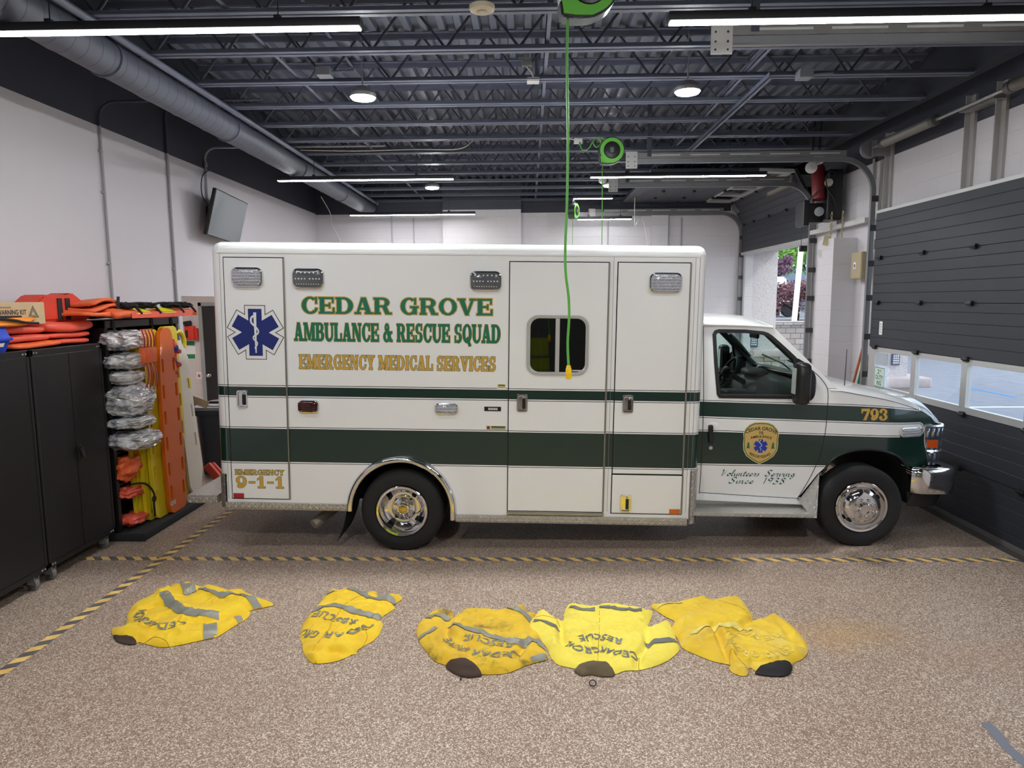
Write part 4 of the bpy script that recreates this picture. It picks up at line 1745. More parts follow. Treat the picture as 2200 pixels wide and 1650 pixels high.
# corner lamp wraps round from the side to the front
HL = [(1.150, 4.622, 4.815), (1.125, 4.622, 4.85), (1.03, 4.630, 4.845), (0.99, 4.632, 4.842), (0.93, 4.655, 4.845), (0.84, 4.690, 4.842), (0.775, 4.70, 4.825)]
def hl(u, v):
    z = HL[0][0] + (HL[-1][0] - HL[0][0]) * u
    xa = lerp_tab(sorted((-q[0], q[1]) for q in HL), -z)
    xb = lerp_tab(sorted((-q[0], q[2]) for q in HL), -z)
    ya = fcab(min(xa, 4.72), 1.0)
    t = v * 1.9
    if t < 1:
        s = t ** 0.9
        return (xa + (xb - xa) * (1 - (1 - s) ** 1.6), ya + 0.11 * s ** 2.4, z)
    return (xb + 0.01 * (t - 1), ya + 0.11 + (t - 1) * 0.26, z)
b.grid(hl, 12, 20)
hlo = b.build('headlight', M_headglass, AMB, sharp=60)
for z, nm in ((1.135, 0), (0.905, 1)):
    b = B()
    b.tube([hl((1.150 - z) / 0.375, k / 10) for k in range(11)], 0.016, 6)
    b.build('lamp_trim', mat('lamp_trim', S(226, 228, 232), 0.12, 0.9), hlo)
b = B()
b.grid(lambda u, v: tuple(Vector(hl((1.014 - 0.075 * u - 0.0 - 1.15) / -0.375, 0.02 + 0.19 * v)) + Vector((0, -0.006, 0))), 3, 6)
b.build('amber_corner', mat('amber_corner', S(222, 92, 30), 0.15, coat=0.8), hlo)
b = B()
rim = [hl(k / 8, 0) for k in range(9)]
b.tube([(p[0], p[1] - 0.003, p[2]) for p in rim], 0.006, 6)
b.build('lamp_edge', MATS['lamp_trim'], hlo)
# grille wall
b = B()
b.box(4.70, 4.80, 0.66, AW - 0.66, 0.76, 1.15, 0.02)
for k in range(5):
    b.box(4.80, 4.83, 0.68, AW - 0.68, 0.81 + 0.065 * k, 0.835 + 0.065 * k, 0.008)
b.build('grille', M_chrome, AMB)
b = B()
b.grid(lambda u, v: (hl(u, v)[0], AW - hl(u, v)[1], hl(u, v)[2]), 12, 20)
b.build('headlight', M_headglass, AMB, sharp=60)

b = B()
BP = [(-0.115, 0.0), (-0.118, 0.02), (-0.06, 0.034), (0.06, 0.034), (0.118, 0.018), (0.115, 0.0)]
path = [(4.50, 0.225), (4.56, 0.190), (4.70, 0.188), (4.81, 0.210), (4.88, 0.30), (4.905, 0.50), (4.91, AW / 2)]
path = path + [(x, AW - y) for x, y in path[-2::-1]]
PP = smooth_path([(x, y, 0) for x, y in path], 5)
def bump_pt(u, v):
    i = min(int(u * (len(PP) - 1) + 0.5), len(PP) - 1)
    p = PP[i]
    d = (PP[min(i + 1, len(PP) - 1)] - PP[max(i - 1, 0)]).normalized()
    nrm = Vector((d.y, -d.x, 0))
    zz, oo = [(-0.118, -0.02), (-0.118, 0.01), (-0.112, 0.022), (-0.06, 0.030), (0.0, 0.032), (0.06, 0.030), (0.104, 0.022), (0.114, 0.008), (0.112, -0.08)][int(v * 8 + 0.5)]
    q = p + nrm * oo
    return (q.x, q.y, 0.668 + zz)
b.grid(bump_pt, len(PP) - 1, 8)
bp = b.build('front_bumper', M_chrome, AMB, sharp=60)
b = B()
b.box(4.91, 4.965, 0.66, 0.80, 0.585, 0.755, 0.015)
b.box(4.91, 4.965, AW - 0.80, AW - 0.66, 0.585, 0.755, 0.015)
b.build('bumper_guard', mat('bumper_guard', S(150, 150, 154), 0.3, 0.8), bp)
b = B()
b.grid(lambda u, v: (bump_pt(u, 0)[0] - 0.03 - 0.05 * v * (1 if 0.05 < u < 0.95 else -0.3), bump_pt(u, 0)[1] + (0.02 if u < 0.5 else -0.02), 0.55 - 0.125 * v), len(PP) - 1, 3)
b.build('air_dam', M_blackpl, bp)

# ---- inside of the cab
M_int = mat('interior_grey', S(48, 50, 52), 0.6)
M_intd = mat('interior_dark', S(30, 31, 33), 0.6)
b = B()
b.box(2.56, 3.75, 0.30, AW - 0.30, 0.50, 0.56)
b.box(2.52, 2.56, 0.26, AW - 0.26, 0.50, 2.0)
b.build('cab_floor', M_intd, AMB)
b = B()
DP = [(3.40, 1.02), (3.37, 1.20), (3.43, 1.35), (3.49, 1.42), (3.60, 1.465), (3.76, 1.485), (3.78, 0.70), (3.52, 0.70)]
b.prism(DP, 0.30, AW - 0.30, 'y')
bmesh.ops.bevel(b.bm, geom=[e for e in b.bm.edges if abs(e.verts[0].co.y - e.verts[1].co.y) > 0.5], offset=0.02, segments=2, affect='EDGES')
dash = b.build('dashboard', M_int, AMB)
b = B()
b.cbox((3.395, 0.62, 1.27), (0.02, 0.20, 0.10), 0.004, Matrix.Rotation(radians(20), 3, 'Y'))
b.build('warning_label', mat('label_grey', S(150, 150, 148), 0.5), dash)
b = B()
b.blob((3.55, 1.72, 1.465), (0.12, 0.24, 0.05), 0.0, pw=0.8)
b.build('instrument_hood', M_intd, dash)
b = B()
b.cbox((3.22, 1.2, 1.12), (0.30, 0.34, 0.42), 0.03)
b.cbox((2.95, 1.2, 0.90), (0.5, 0.34, 0.5), 0.03)
b.build('radio_console', M_intd, AMB)
b = B()
for z, col in ((1.20, 0), (1.13, 1), (1.06, 2)):
    b.cbox((3.07, 1.2, z), (0.02, 0.26, 0.05), 0.004)
b.build('radio_face', mat('radio_face', S(70, 72, 76), 0.4), AMB)
for y in (0.68, 1.72):
    b = B()
    b.cbox((2.86, y, 0.95), (0.50, 0.50, 0.16), 0.05)
    b.cbox((2.64, y, 1.18), (0.13, 0.48, 0.50), 0.05)
    b.build('seat', M_intd, AMB)
b = B()
wc = Vector((3.26, 1.72, 1.45))
q = Matrix.Rotation(radians(-62), 3, 'Y')
b.tube([wc + q @ Vector((0.19 * cos(a), 0.19 * sin(a), 0)) for a in [2 * pi * k / 32 for k in range(32)]], 0.015, 8, closed=True)
for a in (0.2, pi - 0.2, -pi / 2):
    b.tube([wc, wc + q @ Vector((0.19 * sin(a) , 0.19 * cos(a), 0))], 0.014, 6)
b.tube([wc, wc + q @ Vector((0.0, 0, -0.30))], 0.03, 10)
sw_ = b.build('steering_wheel', M_intd, AMB)
b = B()
b.blob(wc + q @ Vector((0, 0, 0.015)), (0.05, 0.085, 0.07), 0.0)
b.build('wheel_hub', M_int, sw_)
for y in (0.335, AW - 0.335):
    b = B()
    s = 1 if y < 1 else -1
    b.tube(smooth_path([(3.36, y + s * 0.02, 1.86), (3.42, y + s * 0.05, 1.80), (3.52, y + s * 0.05, 1.69), (3.60, y, 1.61)], 5), 0.017, 8)
    b.build('grab_handle', M_int, AMB)
    b = B()
    b.tube([(3.16, y + s * 0.05, 1.985), (3.68, y - s * 0.01, 1.50)], 0.028, 8)
    b.build('pillar_trim', M_int, AMB)
b = B()
b.cbox((3.36, 1.2, 1.90), (0.03, 0.24, 0.075), 0.012)
b.tube([(3.37, 1.2, 1.92), (3.40, 1.2, 1.98)], 0.01, 6)
b.build('rear_view_mirror', M_intd, AMB)

# ---- lettering of the cab
def on_side(x, z, off=0.0022):
    return (x, fcab(x, z) - off, z)


fb, _ = slab_word('793', 4.000, 4.232, 1.206, 1.304, 0.0, 0, 0.05, 0.002)
_.bm.free()
for v in fb.bm.verts:
    v.co.y += fcab(v.co.x, v.co.z) - 0.0015
o = fb.build('lettering', M_tgold, AMB)
o['label'] = 'gold fleet number 793 on the fender'

SCRIPT = {
    'V': (0.75, [[(0.02, 0.78), (0.10, 0.98), (0.20, 0.95), (0.22, 0.6), (0.20, 0.05), (0.34, 0.2), (0.56, 0.75), (0.74, 0.98)]]),
    'S': (0.62, [[(0.56, 0.82), (0.50, 0.96), (0.32, 0.98), (0.18, 0.82), (0.26, 0.60), (0.42, 0.44), (0.44, 0.18), (0.24, 0.02), (0.06, 0.08), (0.04, 0.22)]]),
    'o': (0.46, [[(0.26, 0.44), (0.10, 0.36), (0.08, 0.12), (0.22, 0.02), (0.36, 0.16), (0.34, 0.38), (0.26, 0.44), (0.46, 0.38)]]),
    'l': (0.34, [[(0.02, 0.08), (0.22, 0.5), (0.30, 0.88), (0.22, 0.96), (0.14, 0.6), (0.14, 0.1), (0.24, 0.02), (0.36, 0.16)]]),
    'u': (0.52, [[(0.02, 0.32), (0.10, 0.44), (0.10, 0.12), (0.20, 0.02), (0.36, 0.22), (0.40, 0.44), (0.38, 0.10), (0.46, 0.02), (0.54, 0.14)]]),
    'n': (0.54, [[(0.02, 0.34), (0.10, 0.44), (0.10, 0.02), (0.14, 0.26), (0.30, 0.44), (0.36, 0.34), (0.34, 0.08), (0.44, 0.02), (0.54, 0.14)]]),
    't': (0.36, [[(0.02, 0.1), (0.2, 0.5), (0.24, 0.78), (0.14, 0.1), (0.22, 0.02), (0.36, 0.14)], [(0.04, 0.52), (0.38, 0.54)]]),
    'e': (0.42, [[(0.02, 0.12), (0.26, 0.24), (0.32, 0.38), (0.22, 0.44), (0.10, 0.28), (0.12, 0.08), (0.24, 0.02), (0.42, 0.16)]]),
    'r': (0.40, [[(0.02, 0.14), (0.14, 0.46), (0.18, 0.40), (0.32, 0.42), (0.26, 0.1), (0.32, 0.02), (0.42, 0.14)]]),
    's': (0.36, [[(0.02, 0.10), (0.20, 0.46), (0.26, 0.2), (0.24, 0.04), (0.10, 0.02)]]),
    'v': (0.44, [[(0.02, 0.36), (0.10, 0.44), (0.14, 0.04), (0.28, 0.16), (0.34, 0.44), (0.46, 0.38)]]),
    'i': (0.26, [[(0.04, 0.16), (0.12, 0.44), (0.10, 0.08), (0.16, 0.02), (0.28, 0.14)], [(0.18, 0.60), (0.20, 0.64)]]),
    'g': (0.46, [[(0.34, 0.38), (0.20, 0.44), (0.08, 0.26), (0.14, 0.06), (0.30, 0.18), (0.36, 0.44), (0.32, -0.1), (0.20, -0.34), (0.06, -0.24), (0.24, -0.02), (0.46, 0.14)]]),
    'c': (0.40, [[(0.32, 0.38), (0.22, 0.44), (0.08, 0.28), (0.10, 0.06), (0.24, 0.02), (0.42, 0.16)]]),
    '1': (0.34, [[(0.10, 0.72), (0.22, 0.92), (0.20, 0.0)]]),
    '9': (0.48, [[(0.38, 0.80), (0.22, 0.92), (0.10, 0.70), (0.22, 0.50), (0.38, 0.66), (0.40, 0.90), (0.32, 0.3), (0.20, 0.0)]]),
    '3': (0.46, [[(0.10, 0.80), (0.24, 0.92), (0.36, 0.76), (0.20, 0.52), (0.36, 0.36), (0.30, 0.08), (0.14, 0.0), (0.04, 0.12)]]),
    '8': (0.48, [[(0.36, 0.84), (0.22, 0.92), (0.12, 0.74), (0.26, 0.54), (0.36, 0.24), (0.24, 0.02), (0.10, 0.14), (0.16, 0.38), (0.34, 0.60), (0.40, 0.82)]]),
    ' ': (0.34, []),
}


def script_line(txt, x0, x1, zb, hgt, rise, pen=0.0060):
    """brush lettering drawn with a flat pen nib"""
    b = B()
    adv = sum(SCRIPT[c][0] for c in txt)
    sx = (x1 - x0) / (adv + 0.25)
    a = 0.0
    kk = 0
    pv = (0.78 * pen, 0.62 * pen)
    for c in txt:
        w, st_ = SCRIPT[c]
        for s in st_:
            P = smooth_path([(px, py, 0) for px, py in s], 7)
            Q = []
            for p in P:
                z = zb + p.y * hgt + rise * (a + p.x) * sx
                Q.append((x0 + (a + p.x) * sx + 0.30 * p.y * hgt, z))
            for (xa, za), (xb, zbb) in zip(Q, Q[1:]):
                kk += 1
                of = 0.002 + 0.00004 * (kk % 9)
                q = [b.v(on_side(x, z, of)) for x, z in ((xa - pv[0], za - pv[1]), (xb - pv[0], zbb - pv[1]), (xb + pv[0], zbb + pv[1]), (xa + pv[0], za + pv[1]))]
                b.face(q)
        a += w
    return b


M_script = mat('script_green', S(22, 92, 96), 0.4)
for txt, x0, x1, zb, hgt in (('Volunteers', 2.797, 3.158, 0.682, 0.058), ('Serving', 3.190, 3.475, 0.684, 0.058), ('Since', 2.875, 3.120, 0.612, 0.058), ('1938', 3.165, 3.405, 0.612, 0.062)):
    o = script_line(txt, x0, x1, zb, hgt, 0.0).build('lettering', M_script, AMB, recalc=False)
    o['label'] = 'green brush script reading ' + txt

# badge on the door
bx, bz = 3.135, 0.985
def badge_poly(s):
    half = [(0.0, 0.182), (0.06, 0.178), (0.10, 0.160), (0.130, 0.128), (0.142, 0.108), (0.150, 0.08), (0.144, 0.04), (0.147, -0.01), (0.142, -0.06), (0.115, -0.110), (0.06, -0.150), (0.0, -0.180)]
    P = half + [(-x, z) for x, z in half[-2:0:-1]]
    return [(bx + x * s, bz + z * s) for x, z in P]
root = None
for i, (s, m) in enumerate(((1.05, mat('badge_gold', S(222, 200, 128), 0.45)), (1.0, mat('badge_green', S(30, 112, 76), 0.4)), (0.955, mat('badge_tan', S(212, 178, 104), 0.5, var=0.12, vscale=120)))):
    b = B()
    b.sheet(badge_poly(s), [], lambda x, z: on_side(x, z, 0.0018 + 0.0006 * i), 0.05)
    o = b.build('door_badge' if root is None else 'badge_layer', m, root or AMB, recalc=False)
    if root is None:
        root = o
        o['label'] = 'shield badge reading CEDAR GROVE NJ AMBULANCE RESCUE SQUAD'
M_badgeink = mat('badge_ink', S(22, 52, 40), 0.5)


def arc_text(txt, cx_, cz_, r, a_mid, hgt, span=None, top=True, bold=0.012, m=None):
    V, F = text_polys(txt, 1.0, bold)
    x0, x1 = min(v[0] for v in V), max(v[0] for v in V)
    y1 = max(v[1] for v in V)
    k = hgt / 0.70
    wd = (x1 - x0) * k
    sc = (radians(span) * r / wd) if span else 1.0
    b = B()
    vs_ = []
    for x, y in V:
        u = ((x - x0) * k - wd / 2) * sc
        w = y * k
        if top:
            a = radians(a_mid) - u / r
            p = (cx_ + (r + w) * cos(a), cz_ + (r + w) * sin(a))
        else:
            a = radians(a_mid) + u / r
            p = (cx_ + (r - w) * cos(a), cz_ + (r - w) * sin(a))
        vs_.append(b.v(on_side(p[0], p[1], 0.0042)))
    for f in F:
        b.face([vs_[i] for i in f])
    return b.build('badge_text', m or M_badgeink, root, recalc=False)


arc_text('CEDAR GROVE', bx, bz - 0.142, 0.262, 90, 0.029, 60, bold=0.02)
arc_text('NJ', bx, bz - 3.0, 3.084, 90, 0.025, bold=0.02)
arc_text('AMBULANCE', bx, bz - 0.228, 0.280, 90, 0.021, 38, bold=0.02)
arc_text('RESCUE SQUAD', bx, bz + 0.032, 0.162, 270, 0.022, 74, top=False, bold=0.02)
stb = star(bx, bz - 0.024, 0.060, 0.019, 0.0, root, [(0.0, mat('badge_blue', S(34, 62, 168), 0.4))], nm='badge_star')
for v in stb.data.vertices:
    v.co.y += fcab(v.co.x, v.co.z) - 0.0044
b = B()
snake(b, bx, bz - 0.02, 0.34, 0.0)
for v in b.bm.verts:
    v.co.y += fcab(v.co.x, v.co.z) - 0.0058
b.build('badge_snake', M_wht, root)
for s in (-1, 1):
    b = B()
    for k in range(3):
        tx, tz = bx + s * 0.108, bz - 0.045 + 0.018 * k
        w = 0.019 - 0.004 * k
        b.face([b.v(on_side(tx - w, tz, 0.0043 + 0.0001 * k)), b.v(on_side(tx + w, tz, 0.0043 + 0.0001 * k)), b.v(on_side(tx, tz + 0.024, 0.0043 + 0.0001 * k))])
    b.build('badge_tree', MATS['badge_green'], root, recalc=False)
# ================================================================== overhead doors on the right
def door_material():
    m = bpy.data.materials.new('door_charcoal')
    m.use_nodes = True
    t = NT(m.node_tree)
    p = m.node_tree.nodes['Principled BSDF']
    x, y, z, vec = t.xyz()
    cb = t.node('ShaderNodeCombineXYZ')
    t.put(cb.inputs[0], t.mul(y, 6.0))
    t.put(cb.inputs[2], t.mul(z, 300.0))
    n = t.noise(cb.outputs[0], 1.0, 2)
    t.put(p.inputs['Base Color'], t.mix(t.noise(vec, 1.5, 3), S(40, 43, 50), S(49, 52, 60)))
    t.put(p.inputs['Normal'], t.bump(t.noise(vec, 160, 2), 0.15, 0.002))
    p.inputs['Roughness'].default_value = 0.5
    return m


M_door = door_material()
M_dalu = mat('door_aluminium', S(196, 196, 194), 0.42, 0.45)
M_dalu2 = mat('bottom_rail', S(120, 118, 116), 0.5, 0.4)
pane('door_glass', (0.93, 0.96, 1.0), 0.8)
H = 0.545


def section(w, mirror_in=True):
    """one insulated door section, hung in local x (thickness), y (width), z (0..H) with pressed grooves"""
    b = B()
    P = [(0.045, 0.0), (0.0, 0.0)]
    for g in (0.115, 0.225, 0.335, 0.445):
        P += [(0.0, g - 0.004), (0.004, g), (0.0, g + 0.004)]
    P += [(0.0, H - 0.006), (0.006, H - 0.006), (0.045, H - 0.006)]
    # prism along y takes (x, z)
    b.prism(P, 0.0, w, 'y')
    return b


def window_section(w, label):
    t = bpy.data.objects.new('window_section', None)
    COL.objects.link(t)
    b = B()
    n = 4
    e = 0.16
    pw = (w - 2 * e + 0.09) / n
    zs = 0.07
    b.box(0.0, 0.045, 0.0, w, 0.0, zs)
    b.box(0.0, 0.045, 0.0, w, H - 0.065, H - 0.006)
    ys = [0.0]
    for k in range(n + 1):
        y0 = (e - 0.09) + k * pw
        a, c = (y0, y0 + 0.09)
        if k == 0:
            a = 0.0
        if k == n:
            c = w
        b.box(-0.004, 0.045, a, c, zs, H - 0.065)
    b.build('sash', M_dalu, t)
    for k in range(n):
        y0 = (e - 0.09) + k * pw + 0.09
        g = B()
        g.box(0.018, 0.024, y0, y0 + pw - 0.09, zs, H - 0.065)
        g.build('pane', MATS['door_glass'], t)
    return t


def hinge(M, parent, n=1):
    b = B()
    b.cbox((-0.012, 0, 0), (0.03, 0.07, 0.05), 0.006)
    b.tube([(-0.025, -0.045, 0), (-0.025, 0.045, 0)], 0.012, 8)
    o = b.build('hinge', M_blackpl, parent)
    o.matrix_local = M
    return o


door1 = struct(thing('door_1', 'charcoal sectional overhead door with a row of windows, closed in front of the ambulance', None))
del_w = D1Y1 - D1Y0
XD = 4.225
for k in range(6):
    if k == 2:
        s_ = window_section(del_w, '')
        s_.parent = door1
    else:
        s_ = section(del_w).build('door_panel', M_door, door1)
    s_.location = (XD, D1Y0, 0.005 + k * H * 0.98)
    hs = H * 0.98
for k in range(1, 6):
    for y in (0.12, 0.98, 1.86, 2.72, 3.62):
        hinge(Matrix.Translation((XD, D1Y0 + y, 0.005 + k * hs)), door1)
b = B()
b.box(XD - 0.006, XD + 0.05, D1Y0, D1Y1, 0.005 + 6 * hs, 0.04 + 6 * hs)
b.build('top_rail', M_dalu, door1)
b = B()
b.box(XD - 0.012, XD + 0.05, D1Y0, D1Y1, -0.002, 0.05)
b.build('bottom_rail', M_dalu2, door1)
b = B()
b.box(XD - 0.10, XD + 0.3, D1Y0 - 0.1, D1Y1 + 0.1, 0.0005, 0.006)
b.build('sill_plate', mat('sill_dark', S(70, 66, 64), 0.6), door1)

door2 = struct(thing('door_2', 'second sectional overhead door rolled up under the ceiling at the far bay', None))
w2 = D2Y1 - D2Y0
# rolled-up path of the door: vertical, curve, horizontal; s = distance from the bottom edge
def path2(s):
    zb, ztop, R_ = 3.10, 3.72, 0.36
    L1 = ztop - zb
    L2 = R_ * pi / 2
    if s < L1:
        return (XD, zb + s), 0.0
    if s < L1 + L2:
        a = (s - L1) / R_
        return (XD - R_ + R_ * cos(a), ztop + R_ * sin(a)), a
    return (XD - R_ - (s - L1 - L2), ztop + R_), pi / 2


for k in range(6):
    s0, s1 = k * hs, (k + 1) * hs
    (xa, za), _ = path2(s0)
    (xb, zb_), _ = path2(s1)
    a = atan2(-(xb - xa), zb_ - za)
    if k == 2:
        s_ = window_section(w2, '')
        s_.parent = door2
    else:
        s_ = section(w2).build('door_panel', M_door, door2)
    M4 = Matrix.Translation((xa, D2Y0, za)) @ Matrix.Rotation(-a, 4, 'Y')
    s_.matrix_local = M4
    if k:
        for y in (0.12, 0.98, 1.80, 2.60, w2 - 0.12):
            hinge(M4 @ Matrix.Translation((0, y, 0)), door2)
b = B()
b.box(XD - 0.012, XD + 0.05, D2Y0, D2Y1, 3.05, 3.10)
b.build('bottom_rail', M_dalu, door2)


def rail(y, sgn, label, near):
    """curved lift track with its hanging angle"""
    t = thing('door_track', label, 'door track', (0, y, 0))
    b = B()
    R_ = 0.40
    zt = 3.475
    pts = [(4.215, 0, 0.01), (4.215, 0, zt)] + [(4.215 - R_ + R_ * cos(a), 0, zt + R_ * sin(a)) for a in [pi / 2 * k / 10 for k in range(1, 11)]] + [(1.26, 0, zt + R_)]
    for i in range(len(pts) - 1):
        p, q = Vector(pts[i]), Vector(pts[i + 1])
        d = (q - p).normalized()
        nn = Vector((-d.z, 0, d.x)) * 0.028
        yy = Vector((0, 0.022, 0))
        c1 = [b.v(p + nn + yy), b.v(p - nn + yy), b.v(p - nn - yy), b.v(p + nn - yy)]
        c2 = [b.v(q + nn + yy), b.v(q - nn + yy), b.v(q - nn - yy), b.v(q + nn - yy)]
        for k in range(4):
            b.face((c1[k], c1[(k + 1) % 4], c2[(k + 1) % 4], c2[k]))
        if i == 0:
            b.face(c1)
        if i == len(pts) - 2:
            b.face(c2)
    b.build('track', mat('track_steel', S(132, 133, 136), 0.45, 0.5), t)
    b = B()
    b.box(1.30, 3.86, -0.03, -0.024, zt + R_ + 0.03, zt + R_ + 0.105)
    b.box(1.30, 3.86, -0.03, 0.04, zt + R_ + 0.099, zt + R_ + 0.105)
    b.build('track_angle', mat('track_angle', S(126, 125, 124), 0.55, 0.3, var=0.1), t)
    b = B()
    for k in range(5):
        b.box(1.5 + 0.48 * k, 1.86 + 0.48 * k, -0.0312, -0.030, zt + R_ + 0.058, zt + R_ + 0.074)
    tag(b.build('slot_row', mat('slot_lit_grey', S(186, 186, 184), 0.5), t), kind='stuff')  # paler grey paints in the lit look of the slots
    b = B()
    b.box(1.20, 1.34, -0.035, -0.030, zt + R_ - 0.09, zt + R_ + 0.11)
    b.build('end_plate', mat('end_plate', S(190, 188, 184), 0.5, 0.4), t)
    b = B()
    for xx in (1.23, 1.31):
        for zz in (-0.06, -0.01, 0.05):
            b.lathe([(0.007, 0), (0.006, 0.004), (0.001, 0.005)], (xx, -0.035, zt + R_ + zz), (0, -1, 0), 8)
    tag(b.build('bolt_row', M_blackpl, t), kind='stuff')
    for z in (0.25, 0.75, 1.25, 1.72, 2.2, 2.62, 3.05, 3.4):
        b = B()
        b.box(4.19, 4.30, -0.03, 0.03, z - 0.035, z + 0.035, 0.004)
        b.build('wall_bracket', mat('bracket_dark', S(62, 62, 62), 0.5, 0.3), t)
    b = B()
    b.box(1.46, 1.51, -0.04, 0.0, zt + R_ + 0.05, 4.57)
    b.build('drop_hanger', M_slate, t)
    b = B()
    b.box(4.27, 4.30, -0.05 * sgn - 0.025, -0.05 * sgn + 0.025, 0, 3.85)
    b.build('wall_angle', mat('wall_angle', S(168, 166, 164), 0.5, 0.3), t)
    return t


rail(D1Y1 + 0.10, 1, 'galvanised curved door track beyond the closed door, ending beside the round green reel', False)
rail(D1Y0 - 0.06, -1, 'galvanised door track running close under the ceiling at upper right', True)
rail(D2Y0 - 0.07, -1, 'door track in front of the raised door panels, behind the motor', True)
rail(D2Y1 + 0.06, 1, 'door track against the back wall with a white end plate', False)

# counterbalance shaft with springs and drums
def shaft(y0, y1, springs, label):
    t = thing('spring_shaft', label, 'spring shaft', (4.07, 0, 3.955))
    b = B()
    b.tube([(0, y0, 0), (0, y1, 0)], 0.015, 10)
    b.build('shaft', M_steel, t)
    for a, c in springs:
        b = B()
        n = int((c - a) / 0.014)
        b.grid(lambda u, v: ((0.047 + 0.004 * cos(2 * pi * v * n)) * cos(2 * pi * u), a + (c - a) * v, (0.047 + 0.004 * cos(2 * pi * v * n)) * sin(2 * pi * u)), 16, min(n * 3, 300), cu=True)
        b.build('spring', mat('spring_steel', S(140, 138, 134), 0.5, 0.6), t)
        for e in (a, c):
            k = B()
            k.lathe([(0.03, -0.04), (0.055, -0.03), (0.055, 0.03), (0.03, 0.04)], (0, e, 0), (0, 1, 0), 14)
            k.build('spring_cone', mat('cone_dark', S(96, 96, 96), 0.5, 0.5), t)
    for y in (y0 + 0.12, y1 - 0.12):
        b = B()
        b.lathe([(0.05, -0.05), (0.105, -0.045), (0.095, -0.03), (0.095, 0.03), (0.11, 0.045), (0.05, 0.05)], (0, y, 0), (0, 1, 0), 20)
        b.build('cable_drum', mat('drum_grey', S(128, 128, 130), 0.45, 0.5), t)
        b = B()
        b.box(-0.02, 0.24, y - 0.08, y - 0.07, -0.10, 0.08)
        b.build('end_bearing', M_steel, t)
    return t


shaft(4.9, 8.66, [(7.25, 8.25), (5.2, 6.15)], 'torsion spring shaft with drums mounted above the closed door')
shaft(10.66, 13.9, [(11.0, 12.0)], 'torsion spring shaft above the raised far door')
for y, z0, z1 in ((6.97, 3.24, 4.12), (6.53, 3.24, 4.12), (8.47, 3.24, 4.12)):
    b = B()
    b.box(4.27, 4.30, y - 0.035, y + 0.035, z0, z1)
    b.box(4.22, 4.27, y + 0.025, y + 0.035, z0, z1)
    b.build('header_angle', mat('header_angle', S(176, 174, 172), 0.45, 0.35), w_right)
b = B()
b.box(4.16, 4.30, 6.50, 7.0, 3.96, 4.0)
b.build('bearing_shelf', M_steel, w_right)
b = B()
b.box(4.18, 4.24, 8.82, 10.5, 3.13, 3.19)
b.build('brace_bar', mat('brace_white', S(205, 203, 200), 0.45), w_right)
# long angle hung below the joists
b = B()
b.box(2.10, 2.14, 6.3, 9.4, 4.10, 4.106)
b.box(2.10, 2.106, 6.3, 9.4, 4.10, 4.148)
b.build('hung_angle', M_slate_l, ceiling)

# door operator with hand chain
op = thing('door_operator', 'black motor unit with a red cylinder and hanging hand chains beside the far door', 'door motor', (4.1, 9.75, 3.62))
b = B()
b.box(-0.10, 0.10, -0.25, 0.13, -0.38, 0.28, 0.02)
b.box(-0.30, -0.08, -0.10, 0.16, -0.40, -0.14, 0.02)
b.box(-0.36, -0.28, -0.12, 0.18, -0.44, -0.10, 0.01)
b.build('gear_case', mat('operator_black', S(24, 24, 26), 0.4), op)
b = B()
b.lathe([(0.02, -0.24), (0.085, -0.22), (0.088, -0.05), (0.088, 0.20), (0.07, 0.24), (0.01, 0.25)], (-0.17, -0.10, 0.12), (0, 0.15, 1), 18)
b.build('motor', mat('motor_red', S(120, 34, 38), 0.45), op)
b = B()
b.lathe([(0.001, 0), (0.055, 0.01), (0.05, 0.025), (0.001, 0.03)], (-0.10, -0.26, 0.10), (-0.5, -1, 0), 16)
b.build('gauge', mat('gauge_white', S(170, 168, 150), 0.3), op)
b = B()
b.lathe([(0.02, -0.02), (0.062, -0.014), (0.055, 0.0), (0.062, 0.014), (0.02, 0.02)], (-0.16, -0.14, -0.26), (-0.4, -1, 0), 18)
b.build('chain_wheel', mat('wheel_dull', S(136, 136, 138), 0.45, 0.3), op)
b = B()
b.tube(smooth_path([(-0.02, -0.26, 0.2), (-0.1, -0.32, 0.24), (-0.16, -0.3, 0.16), (-0.12, -0.28, 0.02), (-0.06, -0.3, -0.08), (-0.0, -0.27, -0.2)], 5), 0.009, 6)
b.tube(smooth_path([(-0.30, -0.1, -0.12), (-0.22, -0.24, 0.0), (-0.12, -0.27, 0.06), (-0.04, -0.26, 0.0)], 5), 0.008, 6)
b.build('wiring', M_blackpl, op)
b = B()
b.tube([(-0.33, 0.0, -0.44), (-0.33, 0.0, -0.70)], 0.004, 5)
b.cbox((-0.30, 0.0, -0.74), (0.10, 0.06, 0.08), 0.008)
b.build('limit_box', MATS['operator_black'], op)
for cx_, cy_, zb in ((-0.05, -0.30, -2.6), (0.07, -0.36, -2.75)):
    b = B()
    z = -0.30
    k = 0
    while z > zb:
        c = Vector((cx_ + 0.012 * sin(z * 2), cy_, z))
        ax = Vector((1, 0, 0)) if k % 2 else Vector((0, 1, 0))
        b.tube([c + ax * 0.012 * cos(a) + Vector((0, 0, 0.021 * sin(a))) for a in [2 * pi * i / 8 for i in range(8)]], 0.0042, 4, closed=True)
        z -= 0.032
        k += 1
    b.build('hand_chain', mat('chain_brass', S(176, 164, 128), 0.4, 0.7), op)
b = B()
b.cbox((-0.13, -0.33, -0.66), (0.075, 0.003, 0.13), 0.001, Matrix.Rotation(radians(12), 3, 'Y'))
b.build('paper_tag', mat('tag_buff', S(220, 206, 160), 0.6), op)

